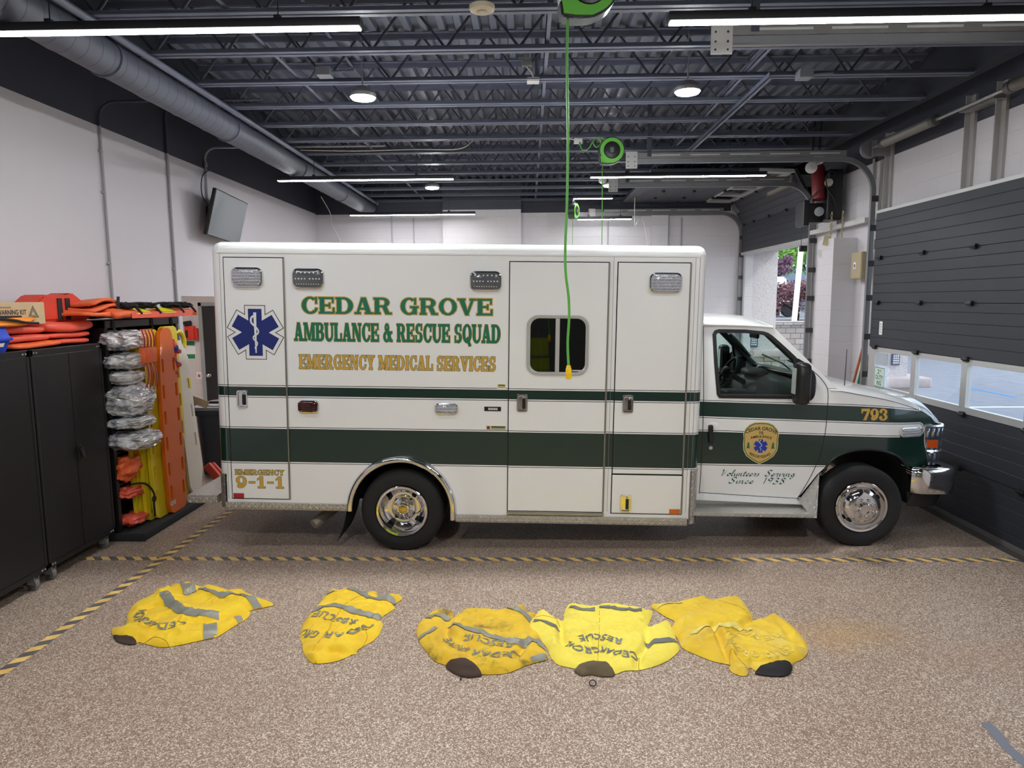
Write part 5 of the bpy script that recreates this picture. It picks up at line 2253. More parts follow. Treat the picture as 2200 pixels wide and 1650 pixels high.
for i, (x, y, z, lab, o) in enumerate(((3.79, 9.35, 4.02, 'white round flood lamp with wire guard above the door motor', True), (3.68, 9.30, 3.88, 'white round flood lamp just below the guarded one, beside the door motor', False))):
    t = thing('flood_lamp', lab, 'flood lamp', (x, y, z))
    b = B()
    b.lathe([(0.025, -0.06), (0.055, -0.01), (0.074, 0.06), (0.070, 0.075), (0.03, 0.088), (0.001, 0.09)], (0, 0, 0), (-0.25, -0.8, -0.55 if o else -0.1), 20)
    b.build('lamp_head', M_white, t)
    b = B()
    b.tube([(0.02, 0.04, 0.03), (0.06, 0.08, 4.57 - z)], 0.012, 8)
    b.build('stem', M_blackpl, t)
    if o:
        b = B()
        ax = Vector((-0.25, -0.8, -0.55)).normalized()
        for k in range(3):
            u = ax.orthogonal().normalized()
            u = Matrix.Rotation(k * pi / 3, 3, ax) @ u
            b.tube([ax * 0.07 + (u * 0.086 * cos(a)) + ax * 0.05 * sin(a) for a in [pi * i / 10 for i in range(11)]], 0.004, 5)
        b.build('wire_guard', M_blackpl, t)

# things on the right wall
t = thing('control_box', 'tan metal control box with a small white sticker on the right wall', 'control box', (4.30, 8.97, 2.44))
b = B()
b.box(-0.125, -0.001, -0.14, 0.14, 0, 0.335, 0.006)
b.build('case', mat('box_tan', S(176, 162, 130), 0.5), t)
b = B()
b.box(-0.131, -0.124, -0.132, 0.132, 0.008, 0.327, 0.003)
b.build('lid', MATS['box_tan'], t)
b = B()
b.box(-0.133, -0.130, 0.0, 0.06, 0.13, 0.21)
st_ = b.build('sticker', M_wht, t)
b = B()
b.box(-0.1345, -0.1325, 0.018, 0.042, 0.145, 0.185)
b.build('sticker_mark', M_blue, st_)
t = thing('outlet_box', 'white four-socket outlet above the tan control box', 'outlet', (4.30, 8.80, 2.86))
b = B()
b.box(-0.03, 0, -0.055, 0.055, -0.055, 0.055, 0.004)
b.build('plate', M_white, t)
b = B()
for y in (-0.026, 0.026):
    for z in (-0.026, 0.026):
        b.box(-0.033, -0.029, y - 0.014, y + 0.014, z - 0.017, z + 0.017, 0.003)
b.build('socket', M_blackpl, t)
for y, z0, z1, lab in ((8.86, 2.78, 3.9, 'thin conduit rising from the tan control box'), (9.80, 0.0, 3.6, 'pale conduit standing beside the block pier')):
    b = B()
    b.tube([(4.275, y, z0), (4.275, y, z1)], 0.016, 8)
    tag(b.build('conduit', mat('conduit_pale', S(186, 184, 182), 0.5)), lab, 'pipe')
for p0, p1, col, lab, yl in (((4.08, 8.97, 0.0), (4.265, 8.80, 1.50), S(38, 128, 84), 'green handled broom with a yellow sleeve leaning on the wall behind the hood', True),
                             ((4.02, 9.04, 0.0), (4.27, 8.86, 1.62), S(178, 98, 70), 'reddish wooden handle leaning on the wall behind the green broom', False)):
    t = thing('broom', lab, 'broom', p0)
    d = Vector(p1) - Vector(p0)
    b = B()
    b.tube([d * 0.08, d * (0.86 if yl else 1.0)], 0.016, 8)
    b.build('handle', mat('broom_' + ('green' if yl else 'wood'), col, 0.4), t)
    if yl:
        b = B()
        b.tube([d * 0.86, d], 0.024, 8)
        b.build('sleeve', M_yellowpl, t)
    b = B()
    b.cbox((0, 0, 0.07), (0.06, 0.35, 0.14), 0.02)
    b.build('head', mat('broom_head', S(70, 46, 34), 0.8), t)

# card and sign stuck on the closed door
t = thing('duty_sign', 'white sign with green letters 2ND DUTY RIG taped to the first door window', 'sign', (XD - 0.006, 8.44, 1.135))
b = B()
b.box(-0.003, 0.0, -0.235, 0.0, 0.0, 0.235)
b.build('paper', mat('sign_paper', S(224, 240, 230), 0.5), t)
b = B()
for p in ((-0.235, -0.228, 0, 0.235), (-0.007, 0, 0, 0.235), (-0.235, 0, 0, 0.007), (-0.235, 0, 0.228, 0.235)):
    b.box(-0.0036, -0.0028, p[0], p[1], p[2], p[3])
b.build('border', mat('sign_green', S(26, 112, 82), 0.5), t)
for s, wd, hg, y, z in (('2', 0.042, 0.056, 0.165, 0.155), ('ND', 0.040, 0.022, 0.116, 0.186), ('DUTY', 0.17, 0.054, 0.202, 0.088), ('RIG', 0.105, 0.054, 0.170, 0.02)):
    b = B()
    put_text(b, s, lambda u, v: (-0.0038, -(0.235 - y) - u + 0.0, z + v), wd, hg, 0.02)
    b.build('lettering', MATS['sign_green'], t, recalc=False)
t = thing('card', 'small white card stuck on the closed door near its left edge', 'card', (XD - 0.002, 8.40, 1.76))
b = B()
b.box(-0.003, 0.0, -0.075, 0.0, 0.0, 0.16, 0.001)
b.build('paper', M_wht, t)
b = B()
for k in range(4):
    b.box(-0.0036, -0.0028, -0.062, -0.014, 0.03 + 0.03 * k, 0.04 + 0.03 * k)
tag(b.build('print', mat('print_grey', S(170, 170, 174), 0.5), t), kind='stuff')
b = B()
b.box(XD - 0.008, XD - 0.002, 8.16, 8.44, 1.40, 1.545, 0.001)
tag(b.build('plastic_sleeve', mat('sleeve_clear', S(214, 218, 222), 0.2, trans=0.6)), 'clear plastic sleeve on the first door window above the duty sign', 'sleeve')

# ================================================================== outside
M_asph = mat('asphalt', S(128, 130, 138), 0.85, var=0.12, vscale=3, bump=0.2, bscale=120)
b = B()
b.box(XO, 90, -15, 100.0, -0.12, -0.01)
tag(struct(b.build('driveway', M_asph)), 'grey asphalt apron outside the overhead doors')
b = B()
b.prism([(5.5, 21.9), (9.9, 21.9), (34, 75), (5, 75)], -0.01, 1.38, 'z')
tag(struct(b.build('upper_street', M_asph)), 'street on higher ground beyond the stone wall')
M_line = mat('line_white', S(220, 220, 220), 0.7)
b = B()
b.box(8.9, 10.2, 13.9, 14.02, -0.009, -0.004)
tag(b.build('parking_line', M_line), 'white painted line on the asphalt outside the closed door', 'line')
b = B()
b.box(10.75, 10.85, 15.4, 17.2, -0.009, -0.004)
tag(b.build('blue_mark', mat('paint_blue', S(60, 140, 215), 0.7)), 'blue paint mark on the asphalt outside the closed door', 'paint mark')


def stone_material(name, bw, rh, c1, c2, mortar):
    m = bpy.data.materials.new(name)
    m.use_nodes = True
    t = NT(m.node_tree)
    p = m.node_tree.nodes['Principled BSDF']
    x, y, z, vec = t.xyz()
    cb = t.node('ShaderNodeCombineXYZ')
    t.put(cb.inputs[0], t.add(x, t.mul(y, 0.83)))
    t.put(cb.inputs[1], z)
    br = t.node('ShaderNodeTexBrick')
    t.put(br.inputs['Vector'], cb.outputs[0])
    br.inputs['Scale'].default_value = 1.0
    br.inputs['Brick Width'].default_value = bw
    br.inputs['Row Height'].default_value = rh
    br.inputs['Mortar Size'].default_value = 0.010
    br.inputs['Mortar Smooth'].default_value = 0.2
    br.inputs['Color1'].default_value = (*c1, 1)
    br.inputs['Color2'].default_value = (*c2, 1)
    br.inputs['Mortar'].default_value = (*mortar, 1)
    t.put(p.inputs['Base Color'], br.outputs['Color'])
    h = t.sub(t.mul(t.noise(vec, 14, 4), 0.5), br.outputs['Fac'])
    t.put(p.inputs['Normal'], t.bump(h, 0.8, 0.02))
    p.inputs['Roughness'].default_value = 0.85
    return m


M_stone = stone_material('retaining_stone', 0.30, 0.165, S(172, 162, 156), S(150, 141, 137), S(112, 104, 100))
M_base = stone_material('pier_stone', 0.30, 0.24, S(206, 194, 176), S(190, 180, 166), S(136, 128, 120))


def stucco():
    m = bpy.data.materials.new('pebble_stucco')
    m.use_nodes = True
    t = NT(m.node_tree)
    p = m.node_tree.nodes['Principled BSDF']
    x, y, z, vec = t.xyz()
    n = t.node('ShaderNodeTexVoronoi')
    t.put(n.inputs['Vector'], vec)
    n.inputs['Scale'].default_value = 52
    n2 = t.noise(vec, 30, 3)
    t.put(p.inputs['Base Color'], t.ramp(t.mul(t.add(n.outputs['Distance'], n2), 0.7), (0.3, S(176, 170, 170)), (0.6, S(216, 212, 212)), (0.95, S(196, 190, 190))))
    t.put(p.inputs['Normal'], t.bump(n.outputs['Distance'], 0.5, 0.012))
    p.inputs['Roughness'].default_value = 0.9
    return m


M_stucco = stucco()


def wing(y, label, kx, kw, kz, kh):
    t = thing('stucco_pier', label, 'pier', (XO, y, -0.01))
    b = B()
    b.box(0.0, 0.52, 0.0, 0.5, 1.19, 4.2)
    b.build('shaft', M_stucco, t)
    b = B()
    b.box(0.0, 0.58, -0.14, 0.6, 0.0, 1.06)
    b.build('stone_base', M_base, t)
    b = B()
    b.box(0.0, 0.70, -0.28, 0.7, 1.06, 1.19, 0.03)
    b.build('cap_stone', mat('cap_stone', S(206, 190, 186), 0.8, var=0.08), t)
    k = B()
    k.box(kx, kx + kw, -0.03, 0.0, kz, kz + kh, 0.005)
    kp = k.build('keypad', mat('keypad_blue', S(58, 72, 104), 0.5), t)
    k = B()
    for i in range(3):
        for j in range(4):
            k.box(kx + kw * (0.14 + i * 0.26), kx + kw * (0.31 + i * 0.26), -0.036, -0.029, kz + kh * (0.14 + j * 0.19), kz + kh * (0.27 + j * 0.19))
    tag(k.build('keys', M_wht, kp), kind='stuff')
    return t


wing(9.12, 'pebble stucco pier on a stone base seen through the closed door windows', 0.30, 0.10, 1.33, 0.16)
wing(14.02, 'tall pebble stucco pier standing outside the open far door', 0.02, 0.15, 1.24, 0.24)
b = B()
b.box(XO, XO + 0.52, 9.6, 14.05, 3.14, 3.9)
tag(struct(b.build('canopy_beam', M_stucco)), 'stucco beam over the outside of the far door')
b = B()
b.box(6.2, 8.55, 21.0, 21.9, -0.01, 1.40)
b.box(6.2, 8.6, 20.94, 21.9, 1.40, 1.50, 0.02)
rw_ = tag(b.build('stone_wall', M_stone), 'low grey stone retaining wall outside the far door, lit left stretch', 'stone wall')
b = B()
b.prism([(8.55, 21.0), (9.9, 21.25), (9.9, 22.1), (8.6, 21.9)], -0.01, 1.40, 'z')
b.prism([(8.55, 20.94), (9.95, 21.2), (9.95, 22.1), (8.6, 21.9)], 1.40, 1.50, 'z')
tag(b.build('stone_wall', M_stone), 'low grey stone retaining wall turning away to the right behind the door track', 'stone wall')
b = B()
b.tube([(8.62, 22.6, 1.38), (8.82, 22.6, 5.2)], 0.085, 14)
tag(b.build('white_pole', mat('pole_white', S(240, 240, 238), 0.5)), 'white pole leaning slightly behind the stone wall', 'pole')


def tree(name, label, cat, loc, crown, col, n, leaf, trunk_h, seed, group=None):
    rnd = random.Random(seed)
    t = thing(name, label, cat, loc, group=group)
    b = B()
    b.tube(smooth_path([(0, 0, 0), (0.05, 0.02, trunk_h * 0.5), (-0.03, 0, trunk_h)], 4), [0.12 - 0.008 * i for i in range(9)], 8)
    for k in range(6):
        a = 2 * pi * k / 6 + rnd.random()
        b.tube(smooth_path([(0, 0, trunk_h * (0.55 + 0.06 * k)), (0.5 * crown[0] * cos(a) * 0.6, 0.5 * crown[1] * sin(a) * 0.6, trunk_h + crown[2] * 0.1), (0.8 * crown[0] * cos(a), 0.8 * crown[1] * sin(a), trunk_h + crown[2] * (0.2 + 0.3 * rnd.random()))], 3), [0.05 - 0.006 * i for i in range(7)], 5)
    b.build('trunk', mat('bark', S(70, 56, 48), 0.9), t)
    b = B()
    cl = [(rnd.uniform(-1, 1), rnd.uniform(-1, 1), rnd.uniform(-0.8, 1)) for _ in range(26)]
    for i in range(n):
        c = cl[rnd.randrange(len(cl))]
        d = Vector((rnd.gauss(0, 1), rnd.gauss(0, 1), rnd.gauss(0, 0.6))).normalized() * rnd.random() ** 0.4 * 0.42
        p = Vector(((c[0] * 0.72 + d.x) * crown[0], (c[1] * 0.72 + d.y) * crown[1], trunk_h + crown[2] * 0.45 + (c[2] * 0.55 + d.z) * crown[2] * 0.8))
        u = Vector((rnd.uniform(-1, 1), rnd.uniform(-1, 1), rnd.uniform(-0.5, 0.5))).normalized() * leaf * rnd.uniform(0.6, 1.3)
        w = Vector((rnd.uniform(-1, 1), rnd.uniform(-1, 1), rnd.uniform(-1, 0.3))).normalized() * leaf * 0.5
        b.face([b.v(p - u), b.v(p + w), b.v(p + u), b.v(p - w)])
    m = bpy.data.materials.get('leaf_' + name + str(seed)) or mat('leaf_' + name + str(seed), col, 0.6, var=0.35, vscale=2.2)
    tag(b.build('foliage', m, t, recalc=False), kind='stuff')
    return t


tree('red_maple', 'low red-leaved maple spreading behind the stone wall', 'tree', (10.05, 26.2, 1.38), (1.15, 1.0, 0.95), S(122, 84, 90), 5200, 0.075, 0.45, 3)
tree('red_maple', 'tall dark red maple beside the stucco pier, behind the white truck', 'tree', (11.95, 33.5, 1.38), (0.6, 0.6, 0.8), S(122, 90, 112), 1800, 0.085, 2.0, 5)
tree('street_tree', 'bright green tree hanging over the street behind the white pole', 'tree', (14.9, 37.0, 1.38), (2.5, 2.0, 1.7), S(138, 186, 84), 6500, 0.12, 2.6, 8)
tree('street_tree', 'farther darker green tree at the back of the street', 'tree', (18.6, 46.0, 1.38), (4.2, 2.5, 3.4), S(104, 152, 84), 5200, 0.18, 2.6, 9)


def vehicle(name, label, cat, loc, col, prof, w, rot):
    t = thing(name, label, cat, loc, (0, 0, rot))
    b = B()
    b.prism(prof, -w / 2, w / 2, 'y')
    bmesh.ops.bevel(b.bm, geom=[e for e in b.bm.edges], offset=0.06, segments=2, affect='EDGES')
    b.build('body', mat('paint_' + name, col, 0.3, coat=0.6), t)
    for x in (prof[0][0] + 0.8, max(p[0] for p in prof) - 0.9):
        for y in (-w / 2 + 0.08, w / 2 - 0.08):
            b = B()
            b.lathe([(0.2, -0.1), (0.33, -0.1), (0.35, 0), (0.33, 0.1), (0.2, 0.1)], (x, y, 0.35), (0, 1, 0), 20)
            b.build('wheel', M_tire, t)
    b = B()
    zt = max(p[1] for p in prof)
    b.box(prof[0][0] + 1.2, prof[0][0] + 2.9, -w / 2 - 0.01, w / 2 + 0.01, zt - 0.5, zt - 0.12, 0.02)
    b.build('glass', mat('vehicle_glass', S(60, 80, 96), 0.05), t)
    return t


vehicle('parked_truck', 'white truck parked across the street behind the red maple', 'truck', (9.7, 31.5, 1.38), S(240, 240, 240), [(-2.6, 0.4), (-2.6, 1.7), (-2.2, 2.0), (1.5, 1.75), (1.7, 1.2), (2.6, 1.0), (2.6, 0.4)], 1.9, 0.1)
vehicle('parked_car', 'silver car parked on the street at the right edge of the far doorway', 'car', (12.3, 25.6, 1.38), S(190, 200, 212), [(-2.1, 0.3), (-2.15, 0.75), (-1.5, 0.9), (-0.8, 1.4), (0.8, 1.42), (1.5, 0.9), (2.2, 0.8), (2.2, 0.3)], 1.75, 0.25)
b = B()
b.box(8, 46, 58, 60, 1.38, 4.6)
tag(struct(b.build('distant_building', mat('distant_wall', S(120, 132, 150), 0.8))), 'bluish building far behind the street trees')
b = B()
b.tube([(13.9, 35.0, 1.38), (13.9, 35.0, 7.0)], 0.07, 8)
tag(b.build('street_pole', mat('pole_grey', S(180, 184, 190), 0.5)), 'thin grey street pole beyond the white pole', 'pole')
# ================================================================== storage along the left wall
XF = -3.78          # front plane of the cabinets


def cabinet(y0, y1, x, label, show):
    t = thing('storage_cabinet', label, 'cabinet', (x, (y0 + y1) / 2, 0), group='black steel cabinets on casters')
    w = (y1 - y0) / 2 - 0.004
    b = B()
    b.box(-0.44, -0.02, -w, w, 0.13, 1.85, 0.006)
    b.build('body', M_black, t)
    for s in (-1, 1):
        b = B()
        y_a, y_b = (-w + 0.03, -0.003) if s < 0 else (0.003, w - 0.03)
        b.box(-0.022, 0.002, y_a, y_b, 0.17, 1.80, 0.003)
        d = b.build('door', M_black, t)
    b = B()
    b.box(-0.03, 0.004, -w, w, 1.80, 1.852, 0.003)
    b.box(-0.03, 0.004, -w, w, 0.125, 0.168, 0.003)
    for s in (-1, 1):
        b.box(-0.03, 0.004, s * w - 0.028 * (s > 0), s * w + 0.028 * (s < 0), 0.13, 1.85, 0.003)
    b.build('frame', M_black, t)
    for s in (-1, 1):
        for z in (0.148, 1.824):
            for k in range(2):
                b = B()
                b.lathe([(0.009, 0), (0.0075, 0.004), (0.001, 0.006)], (0.004, s * (w - 0.035 - 0.03 * k), z), (1, 0, 0), 10)
                b.build('rivet', M_chrome, t)
    b = B()
    b.box(0.0, 0.016, 0.012, 0.052, 0.88, 1.02, 0.008)
    h = b.build('handle', M_blackpl, t)
    b = B()
    b.cbox((0.03, 0.032, 0.955), (0.02, 0.03, 0.10), 0.008, Matrix.Rotation(radians(18), 3, 'X'))
    b.build('lever', mat('lever_dark', S(70, 70, 74), 0.25, 0.7), h)
    for s in (-1, 1):
        for xx in (-0.06, -0.38):
            b = B()
            b.lathe([(0.02, -0.016), (0.05, -0.016), (0.054, 0), (0.05, 0.016), (0.02, 0.016)], (xx, s * (w - 0.09), 0.054), (0.3, 1, 0), 18)
            c = b.build('caster', mat('caster_grey', S(110, 110, 112), 0.4), t)
            b = B()
            b.box(xx - 0.035, xx + 0.035, s * (w - 0.09) - 0.03, s * (w - 0.09) + 0.03, 0.112, 0.132, 0.004)
            b.box(xx - 0.03, xx + 0.035, s * (w - 0.09) - 0.026, s * (w - 0.09) - 0.020, 0.05, 0.12, 0.004)
            b.box(xx - 0.03, xx + 0.035, s * (w - 0.09) + 0.020, s * (w - 0.09) + 0.026, 0.05, 0.12, 0.004)
            b.build('fork', mat('fork_zinc', S(190, 190, 192), 0.35, 0.7), c)
    return t


cabinet(3.95, 5.105, XF + 0.01, 'tall black steel cabinet on casters at the left edge of the photo', True)
cabinet(5.125, 6.01, XF, 'tall black steel cabinet with a lever handle, beside the open rack of backboards', True)

# open rack
rk = thing('open_rack', 'open black rack holding yellow and orange backboards beside the cabinets', 'rack', (-3.80, 6.77, 0))
b = B()
for y in (-0.66, 0.60):
    b.box(-0.40, 0.0, y, y + 0.05, 0.06, 2.04, 0.003)
    b.build('side_panel', M_black, rk)
    b = B()
b.bm.free()
b = B()
b.box(-0.40, 0.01, -0.66, 0.65, 1.975, 2.045, 0.004)
b.build('top_panel', M_black, rk)
b = B()
b.box(-0.40, -0.385, -0.65, 0.64, 0.06, 2.0)
b.build('back_panel', M_blackpl, rk)
for z in (0.50, 0.80, 1.10, 1.32, 1.55, 1.75):
    b = B()
    b.box(-0.385, -0.02, -0.61, -0.30, z, z + 0.02, 0.003)
    b.build('shelf', M_black, rk)
b = B()
b.box(-0.40, -0.06, -0.30, -0.285, 0.08, 1.98)
b.build('divider', M_black, rk)
b = B()
b.box(-0.40, 0.24, -0.68, 0.90, 0.0, 0.075, 0.01)
b.build('base_platform', mat('foam_black', S(38, 38, 40), 0.8, bump=0.2, bscale=120), rk)
for y, l in ((-0.55, 0.30), (0.10, 0.32), (0.48, 0.22)):
    b = B()
    n = 9
    b.grid(lambda u, v: (0.016 + 0.03 * sin(pi * u) * u, y - 0.022 + 0.044 * v + 0.05 * u * u, 2.05 - l * u), n, 1)
    b.build('hanging_strap', M_webbing, rk, recalc=False)

# backboards: outline with hand slots, standing in the rack
def board_outline(Lh, wt, wm, wb, r=0.06):
    hw = lambda z: lerp_tab([(0.0, wb), (Lh * 0.30, wm), (Lh * 0.75, wm * 0.9), (Lh, wt)], z) / 2
    right = [(hw(z), z) for z in (0.0 + r, 0.25, Lh * 0.3, Lh * 0.55, Lh * 0.75, Lh - r)]
    P = [(hw(0) - r, 0.0), (hw(0) - r * 0.3, r * 0.3)] + right + [(hw(Lh) - r * 0.3, Lh - r * 0.3), (hw(Lh) - r, Lh)]
    return P + [(-x, z) for x, z in P[::-1]]


def backboard(loc, Lh, wt, wm, wb, m, label, rz, tilt, slots, end_loop=False, th=0.045, lean_y=0.0, name='backboard', mark=None):
    t = thing(name, label, 'backboard', loc, (lean_y, tilt, rz), group='backboards')
    P = board_outline(Lh, wt, wm, wb)
    hs_ = []
    for z in slots:
        for s in (-1, 1):
            w = lerp_tab([(0.0, wb), (Lh * 0.30, wm), (Lh * 0.75, wm * 0.9), (Lh, wt)], z) / 2
            cx_ = s * (w - 0.048)
            hs_.append(rrect(cx_ - 0.020, cx_ + 0.020, z - 0.07, z + 0.07, 0.019, 3))
    if end_loop:
        hs_.append(rrect(-wb * 0.28, wb * 0.28, 0.05, 0.13, 0.035, 4))
        hs_.append(rrect(-wt * 0.28, wt * 0.28, Lh - 0.12, Lh - 0.05, 0.03, 4))
    b = B()
    b.sheet(P, hs_, lambda a, z: (0.0, a, z), 0.09, lambda a, z: (-th, 0, 0))
    b.build('board', m, t, sharp=40)
    if slots:
        z = slots[len(slots) // 2] - 0.11
        for s in (-1, 1):
            b = B()
            w = lerp_tab([(0.0, wb), (Lh * 0.30, wm), (Lh, wt)], z) / 2
            b.tube([(-th / 2, s * (w - 0.07), slots[len(slots) // 2]), (-th / 2, s * (w - 0.02), slots[len(slots) // 2])], 0.006, 6)
            b.build('strap_pin', mat('pin_dark', S(90, 70, 30), 0.4), t)
    if mark:
        b = B()
        b.box(0.0005, 0.0015, -0.16, -0.06, 0.09, 0.125)
        p_ = b.build('label_plate', M_wht, t)
        b = B()
        put_text(b, mark, lambda u, v: (0.0022, -0.15 + u, 0.097 + v), 0.08, 0.022, 0.02)
        b.build('print', M_ink, p_, recalc=False)
    return t


SL = (0.22, 0.46, 0.72, 0.98, 1.24, 1.50)
M_bory = mat('board_yellow', S(228, 204, 36), 0.35, var=0.06, vscale=3)
M_boro = mat('board_orange', S(214, 98, 14), 0.35, var=0.06, vscale=3)
M_borw = mat('board_white', S(222, 214, 198), 0.4, var=0.05, vscale=3)
backboard((-3.755, 6.485, 0.08), 1.78, 0.28, 0.36, 0.30, M_bory, 'yellow backboard farthest left in the rack, behind the wrapped bags', 0.0, 0.0, SL, th=0.03)
backboard((-3.705, 6.57, 0.08), 1.74, 0.26, 0.34, 0.30, M_bory, 'yellow backboard with a loop handle at its foot, second from the left', 0.0, -0.01, (0.45, 0.9, 1.3), True, th=0.035)
backboard((-3.655, 6.635, 0.08), 1.86, 0.28, 0.34, 0.30, M_bory, 'yellow backboard standing just behind and left of the orange one', 0.0, -0.01, SL, th=0.035)
backboard((-3.60, 6.815, 0.08), 1.87, 0.21, 0.37, 0.32, M_boro, 'orange backboard with narrow top standing in the rack', 0.0, -0.01, SL, mark='IND', th=0.035)
backboard((-3.70, 7.04, 0.08), 1.88, 0.30, 0.38, 0.36, M_bory, 'yellow backboard holding coloured straps, right of the orange one', 0.0, 0.0, (0.5, 0.8, 1.1, 1.4))
backboard((-3.78, 7.17, 0.08), 1.84, 0.30, 0.36, 0.36, M_bory, 'yellow backboard at the right end of the rack', 0.0, 0.0, SL)
t = thing('backboard', 'white backboard leaning outside the right end of the rack', 'backboard', (-3.66, 7.36, 0.0), (0, -0.06, 0.05), group='backboards')
b = B()
b.sheet([(-0.16, 0.22), (-0.06, 0.06), (0.08, 0.06), (0.17, 0.30), (0.17, 1.60), (0.04, 1.80), (-0.10, 1.80), (-0.17, 1.66)],
        [rrect(0.09, 0.13, 0.62, 0.77, 0.018, 3), rrect(0.09, 0.13, 0.95, 1.09, 0.018, 3), rrect(0.0, 0.05, 0.10, 0.15, 0.02, 3)], lambda a, z: (0, a, z), 0.09, lambda a, z: (-0.03, 0, 0))
b.build('board', M_borw, t, sharp=40)
b = B()
b.box(0.002, 0.012, 0.095, 0.145, 1.27, 1.38, 0.005)
b.build('yellow_clip', M_yellowpl, t)
b = B()
P_ = [(-0.10 - 0.02, 0.02 + 0.13 * cos(a), 1.76 + 0.13 * sin(a)) for a in [pi * k / 12 - 0.4 for k in range(15)]]
b.tube(P_, 0.026, 8)
o = b.build('yellow_tube', M_yellowpl)
o.matrix_world = Matrix.Translation((-3.70, 7.42, 0))
tag(o, 'curved yellow tube behind the top of the white backboard', 'tube')

# harness bag and head straps hanging in the rack
t = thing('strap_harness', 'orange strap harness with black stripes hanging on the yellow backboards', 'harness', (-3.57, 6.36, 1.46))
b = B()
b.box(-0.02, 0.05, -0.11, 0.10, 0.18, 0.33, 0.02)
b.build('pouch', M_orange, t)
for i in range(5):
    b = B()
    y = -0.10 + 0.045 * i
    b.grid(lambda u, v: (0.03 + 0.02 * sin(pi * u) + 0.006 * (i % 2), y - 0.018 + 0.036 * v - 0.01 * (i - 2) * (1 - u), 0.18 - 0.22 * u - 0.02 * (i % 2)), 6, 1)
    b.build('lower_strap', M_orange, t, recalc=False)
    b = B()
    b.grid(lambda u, v: (0.036 + 0.02 * sin(pi * u) + 0.006 * (i % 2), y - 0.005 + 0.010 * v - 0.01 * (i - 2) * (1 - u), 0.18 - 0.22 * u), 6, 1)
    b.build('stripe', M_webbing, t, recalc=False)
for i in range(4):
    b = B()
    y = -0.09 + 0.055 * i
    b.grid(lambda u, v: (0.03 + 0.015 * sin(pi * u), y - 0.022 + 0.044 * v - 0.03 * u, 0.33 + 0.17 * u), 6, 1)
    b.build('upper_strap', M_orange, t, recalc=False)
    b = B()
    b.grid(lambda u, v: (0.035 + 0.015 * sin(pi * u), y - 0.008 + 0.012 * v - 0.03 * u, 0.33 + 0.17 * u), 6, 1)
    b.build('stripe', M_webbing, t, recalc=False)
b = B()
b.tube([(0.04, 0.03 * cos(a), -0.07 + 0.035 * sin(a)) for a in [2 * pi * k / 14 for k in range(14)]], 0.006, 6, closed=True)
b.build('ring', M_steel, t)
t = thing('head_straps', 'bundle of red and blue head straps hanging in front of the yellow backboard', 'straps', (-3.66, 7.0, 1.42))
rr_ = random.Random(4)
for i in range(12):
    b = B()
    b.cbox((0.0 + rr_.uniform(0, 0.04), rr_.uniform(-0.05, 0.05), 0.035 * i), (0.05, 0.06, 0.045), 0.012, Matrix.Rotation(rr_.uniform(-0.7, 0.7), 3, 'X') @ Matrix.Rotation(rr_.uniform(-0.5, 0.5), 3, 'Z'))
    b.build('strap_roll', mat('strap_blue', S(52, 84, 170), 0.5) if i % 4 in (1,) else mat('strap_red', S(214, 82, 62), 0.5), t)


def wrapped_material():
    m = bpy.data.materials.new('clear_wrap')
    m.use_nodes = True
    t = NT(m.node_tree)
    p = m.node_tree.nodes['Principled BSDF']
    x, y, z, vec = t.xyz()
    mp = t.node('ShaderNodeMapping')
    t.put(mp.inputs['Vector'], vec)
    mp.inputs['Scale'].default_value = (1, 0.6, 2.2)
    vo = t.node('ShaderNodeTexVoronoi', feature='DISTANCE_TO_EDGE')
    t.put(vo.inputs['Vector'], mp.outputs[0])
    vo.inputs['Scale'].default_value = 13
    vf = t.node('ShaderNodeTexVoronoi')
    t.put(vf.inputs['Vector'], mp.outputs[0])
    vf.inputs['Scale'].default_value = 9
    n = t.noise(mp.outputs[0], 7, 4, 0.6)
    t.put(p.inputs['Base Color'], t.ramp(n, (0.32, S(98, 102, 116)), (0.42, S(196, 198, 202)), (0.60, S(236, 236, 236)), (0.74, S(206, 202, 178))))
    p.inputs['Roughness'].default_value = 0.12
    p.inputs['Metallic'].default_value = 0.12
    p.inputs['Coat Weight'].default_value = 1.0
    p.inputs['Coat Roughness'].default_value = 0.05
    h = t.add(t.mul(vf.outputs['Distance'], 1.0), t.mul(vo.outputs['Distance'], 0.7))
    t.put(p.inputs['Normal'], t.bump(h, 1.0, 0.05))
    return m


M_wrap = wrapped_material()
for i, (z, dx, s, nm) in enumerate(((1.86, 0.05, (0.16, 0.21, 0.085), 'topmost crumpled clear bag in the rack, under the black strap'),
                                    (1.67, 0.06, (0.16, 0.20, 0.075), 'crumpled clear bag of splints on the second shelf from the top'),
                                    (1.52, 0.04, (0.14, 0.17, 0.065), 'crumpled clear bag wedged under the second one'),
                                    (1.30, 0.07, (0.17, 0.20, 0.14), 'largest crumpled clear bag halfway down the rack'),
                                    (1.10, 0.08, (0.17, 0.22, 0.055), 'flat clear bag below the largest one'),
                                    (0.93, 0.09, (0.19, 0.24, 0.085), 'lowest crumpled clear bag sticking out of the rack'))):
    b = B()
    b.blob((0, 0, 0), s, 0.16, 1.5, 60, 40, seed=3.1 * i + 1, pw=0.7)
    for v in b.bm.verts:
        k = 1 - min(1, abs(noise.noise(Vector((v.co.x * 9, v.co.y * 7, v.co.z * 16)) + Vector((i * 3, 0, 0)))) * 2.6)
        v.co += v.co.normalized() * (0.013 * k * k)
    o = b.build('wrapped_splint_bag', M_wrap, sharp=60)
    o.location = (-3.79 + dx, 6.29, z)
    tag(o, nm, 'bag', 'clear bags of splints in the rack')
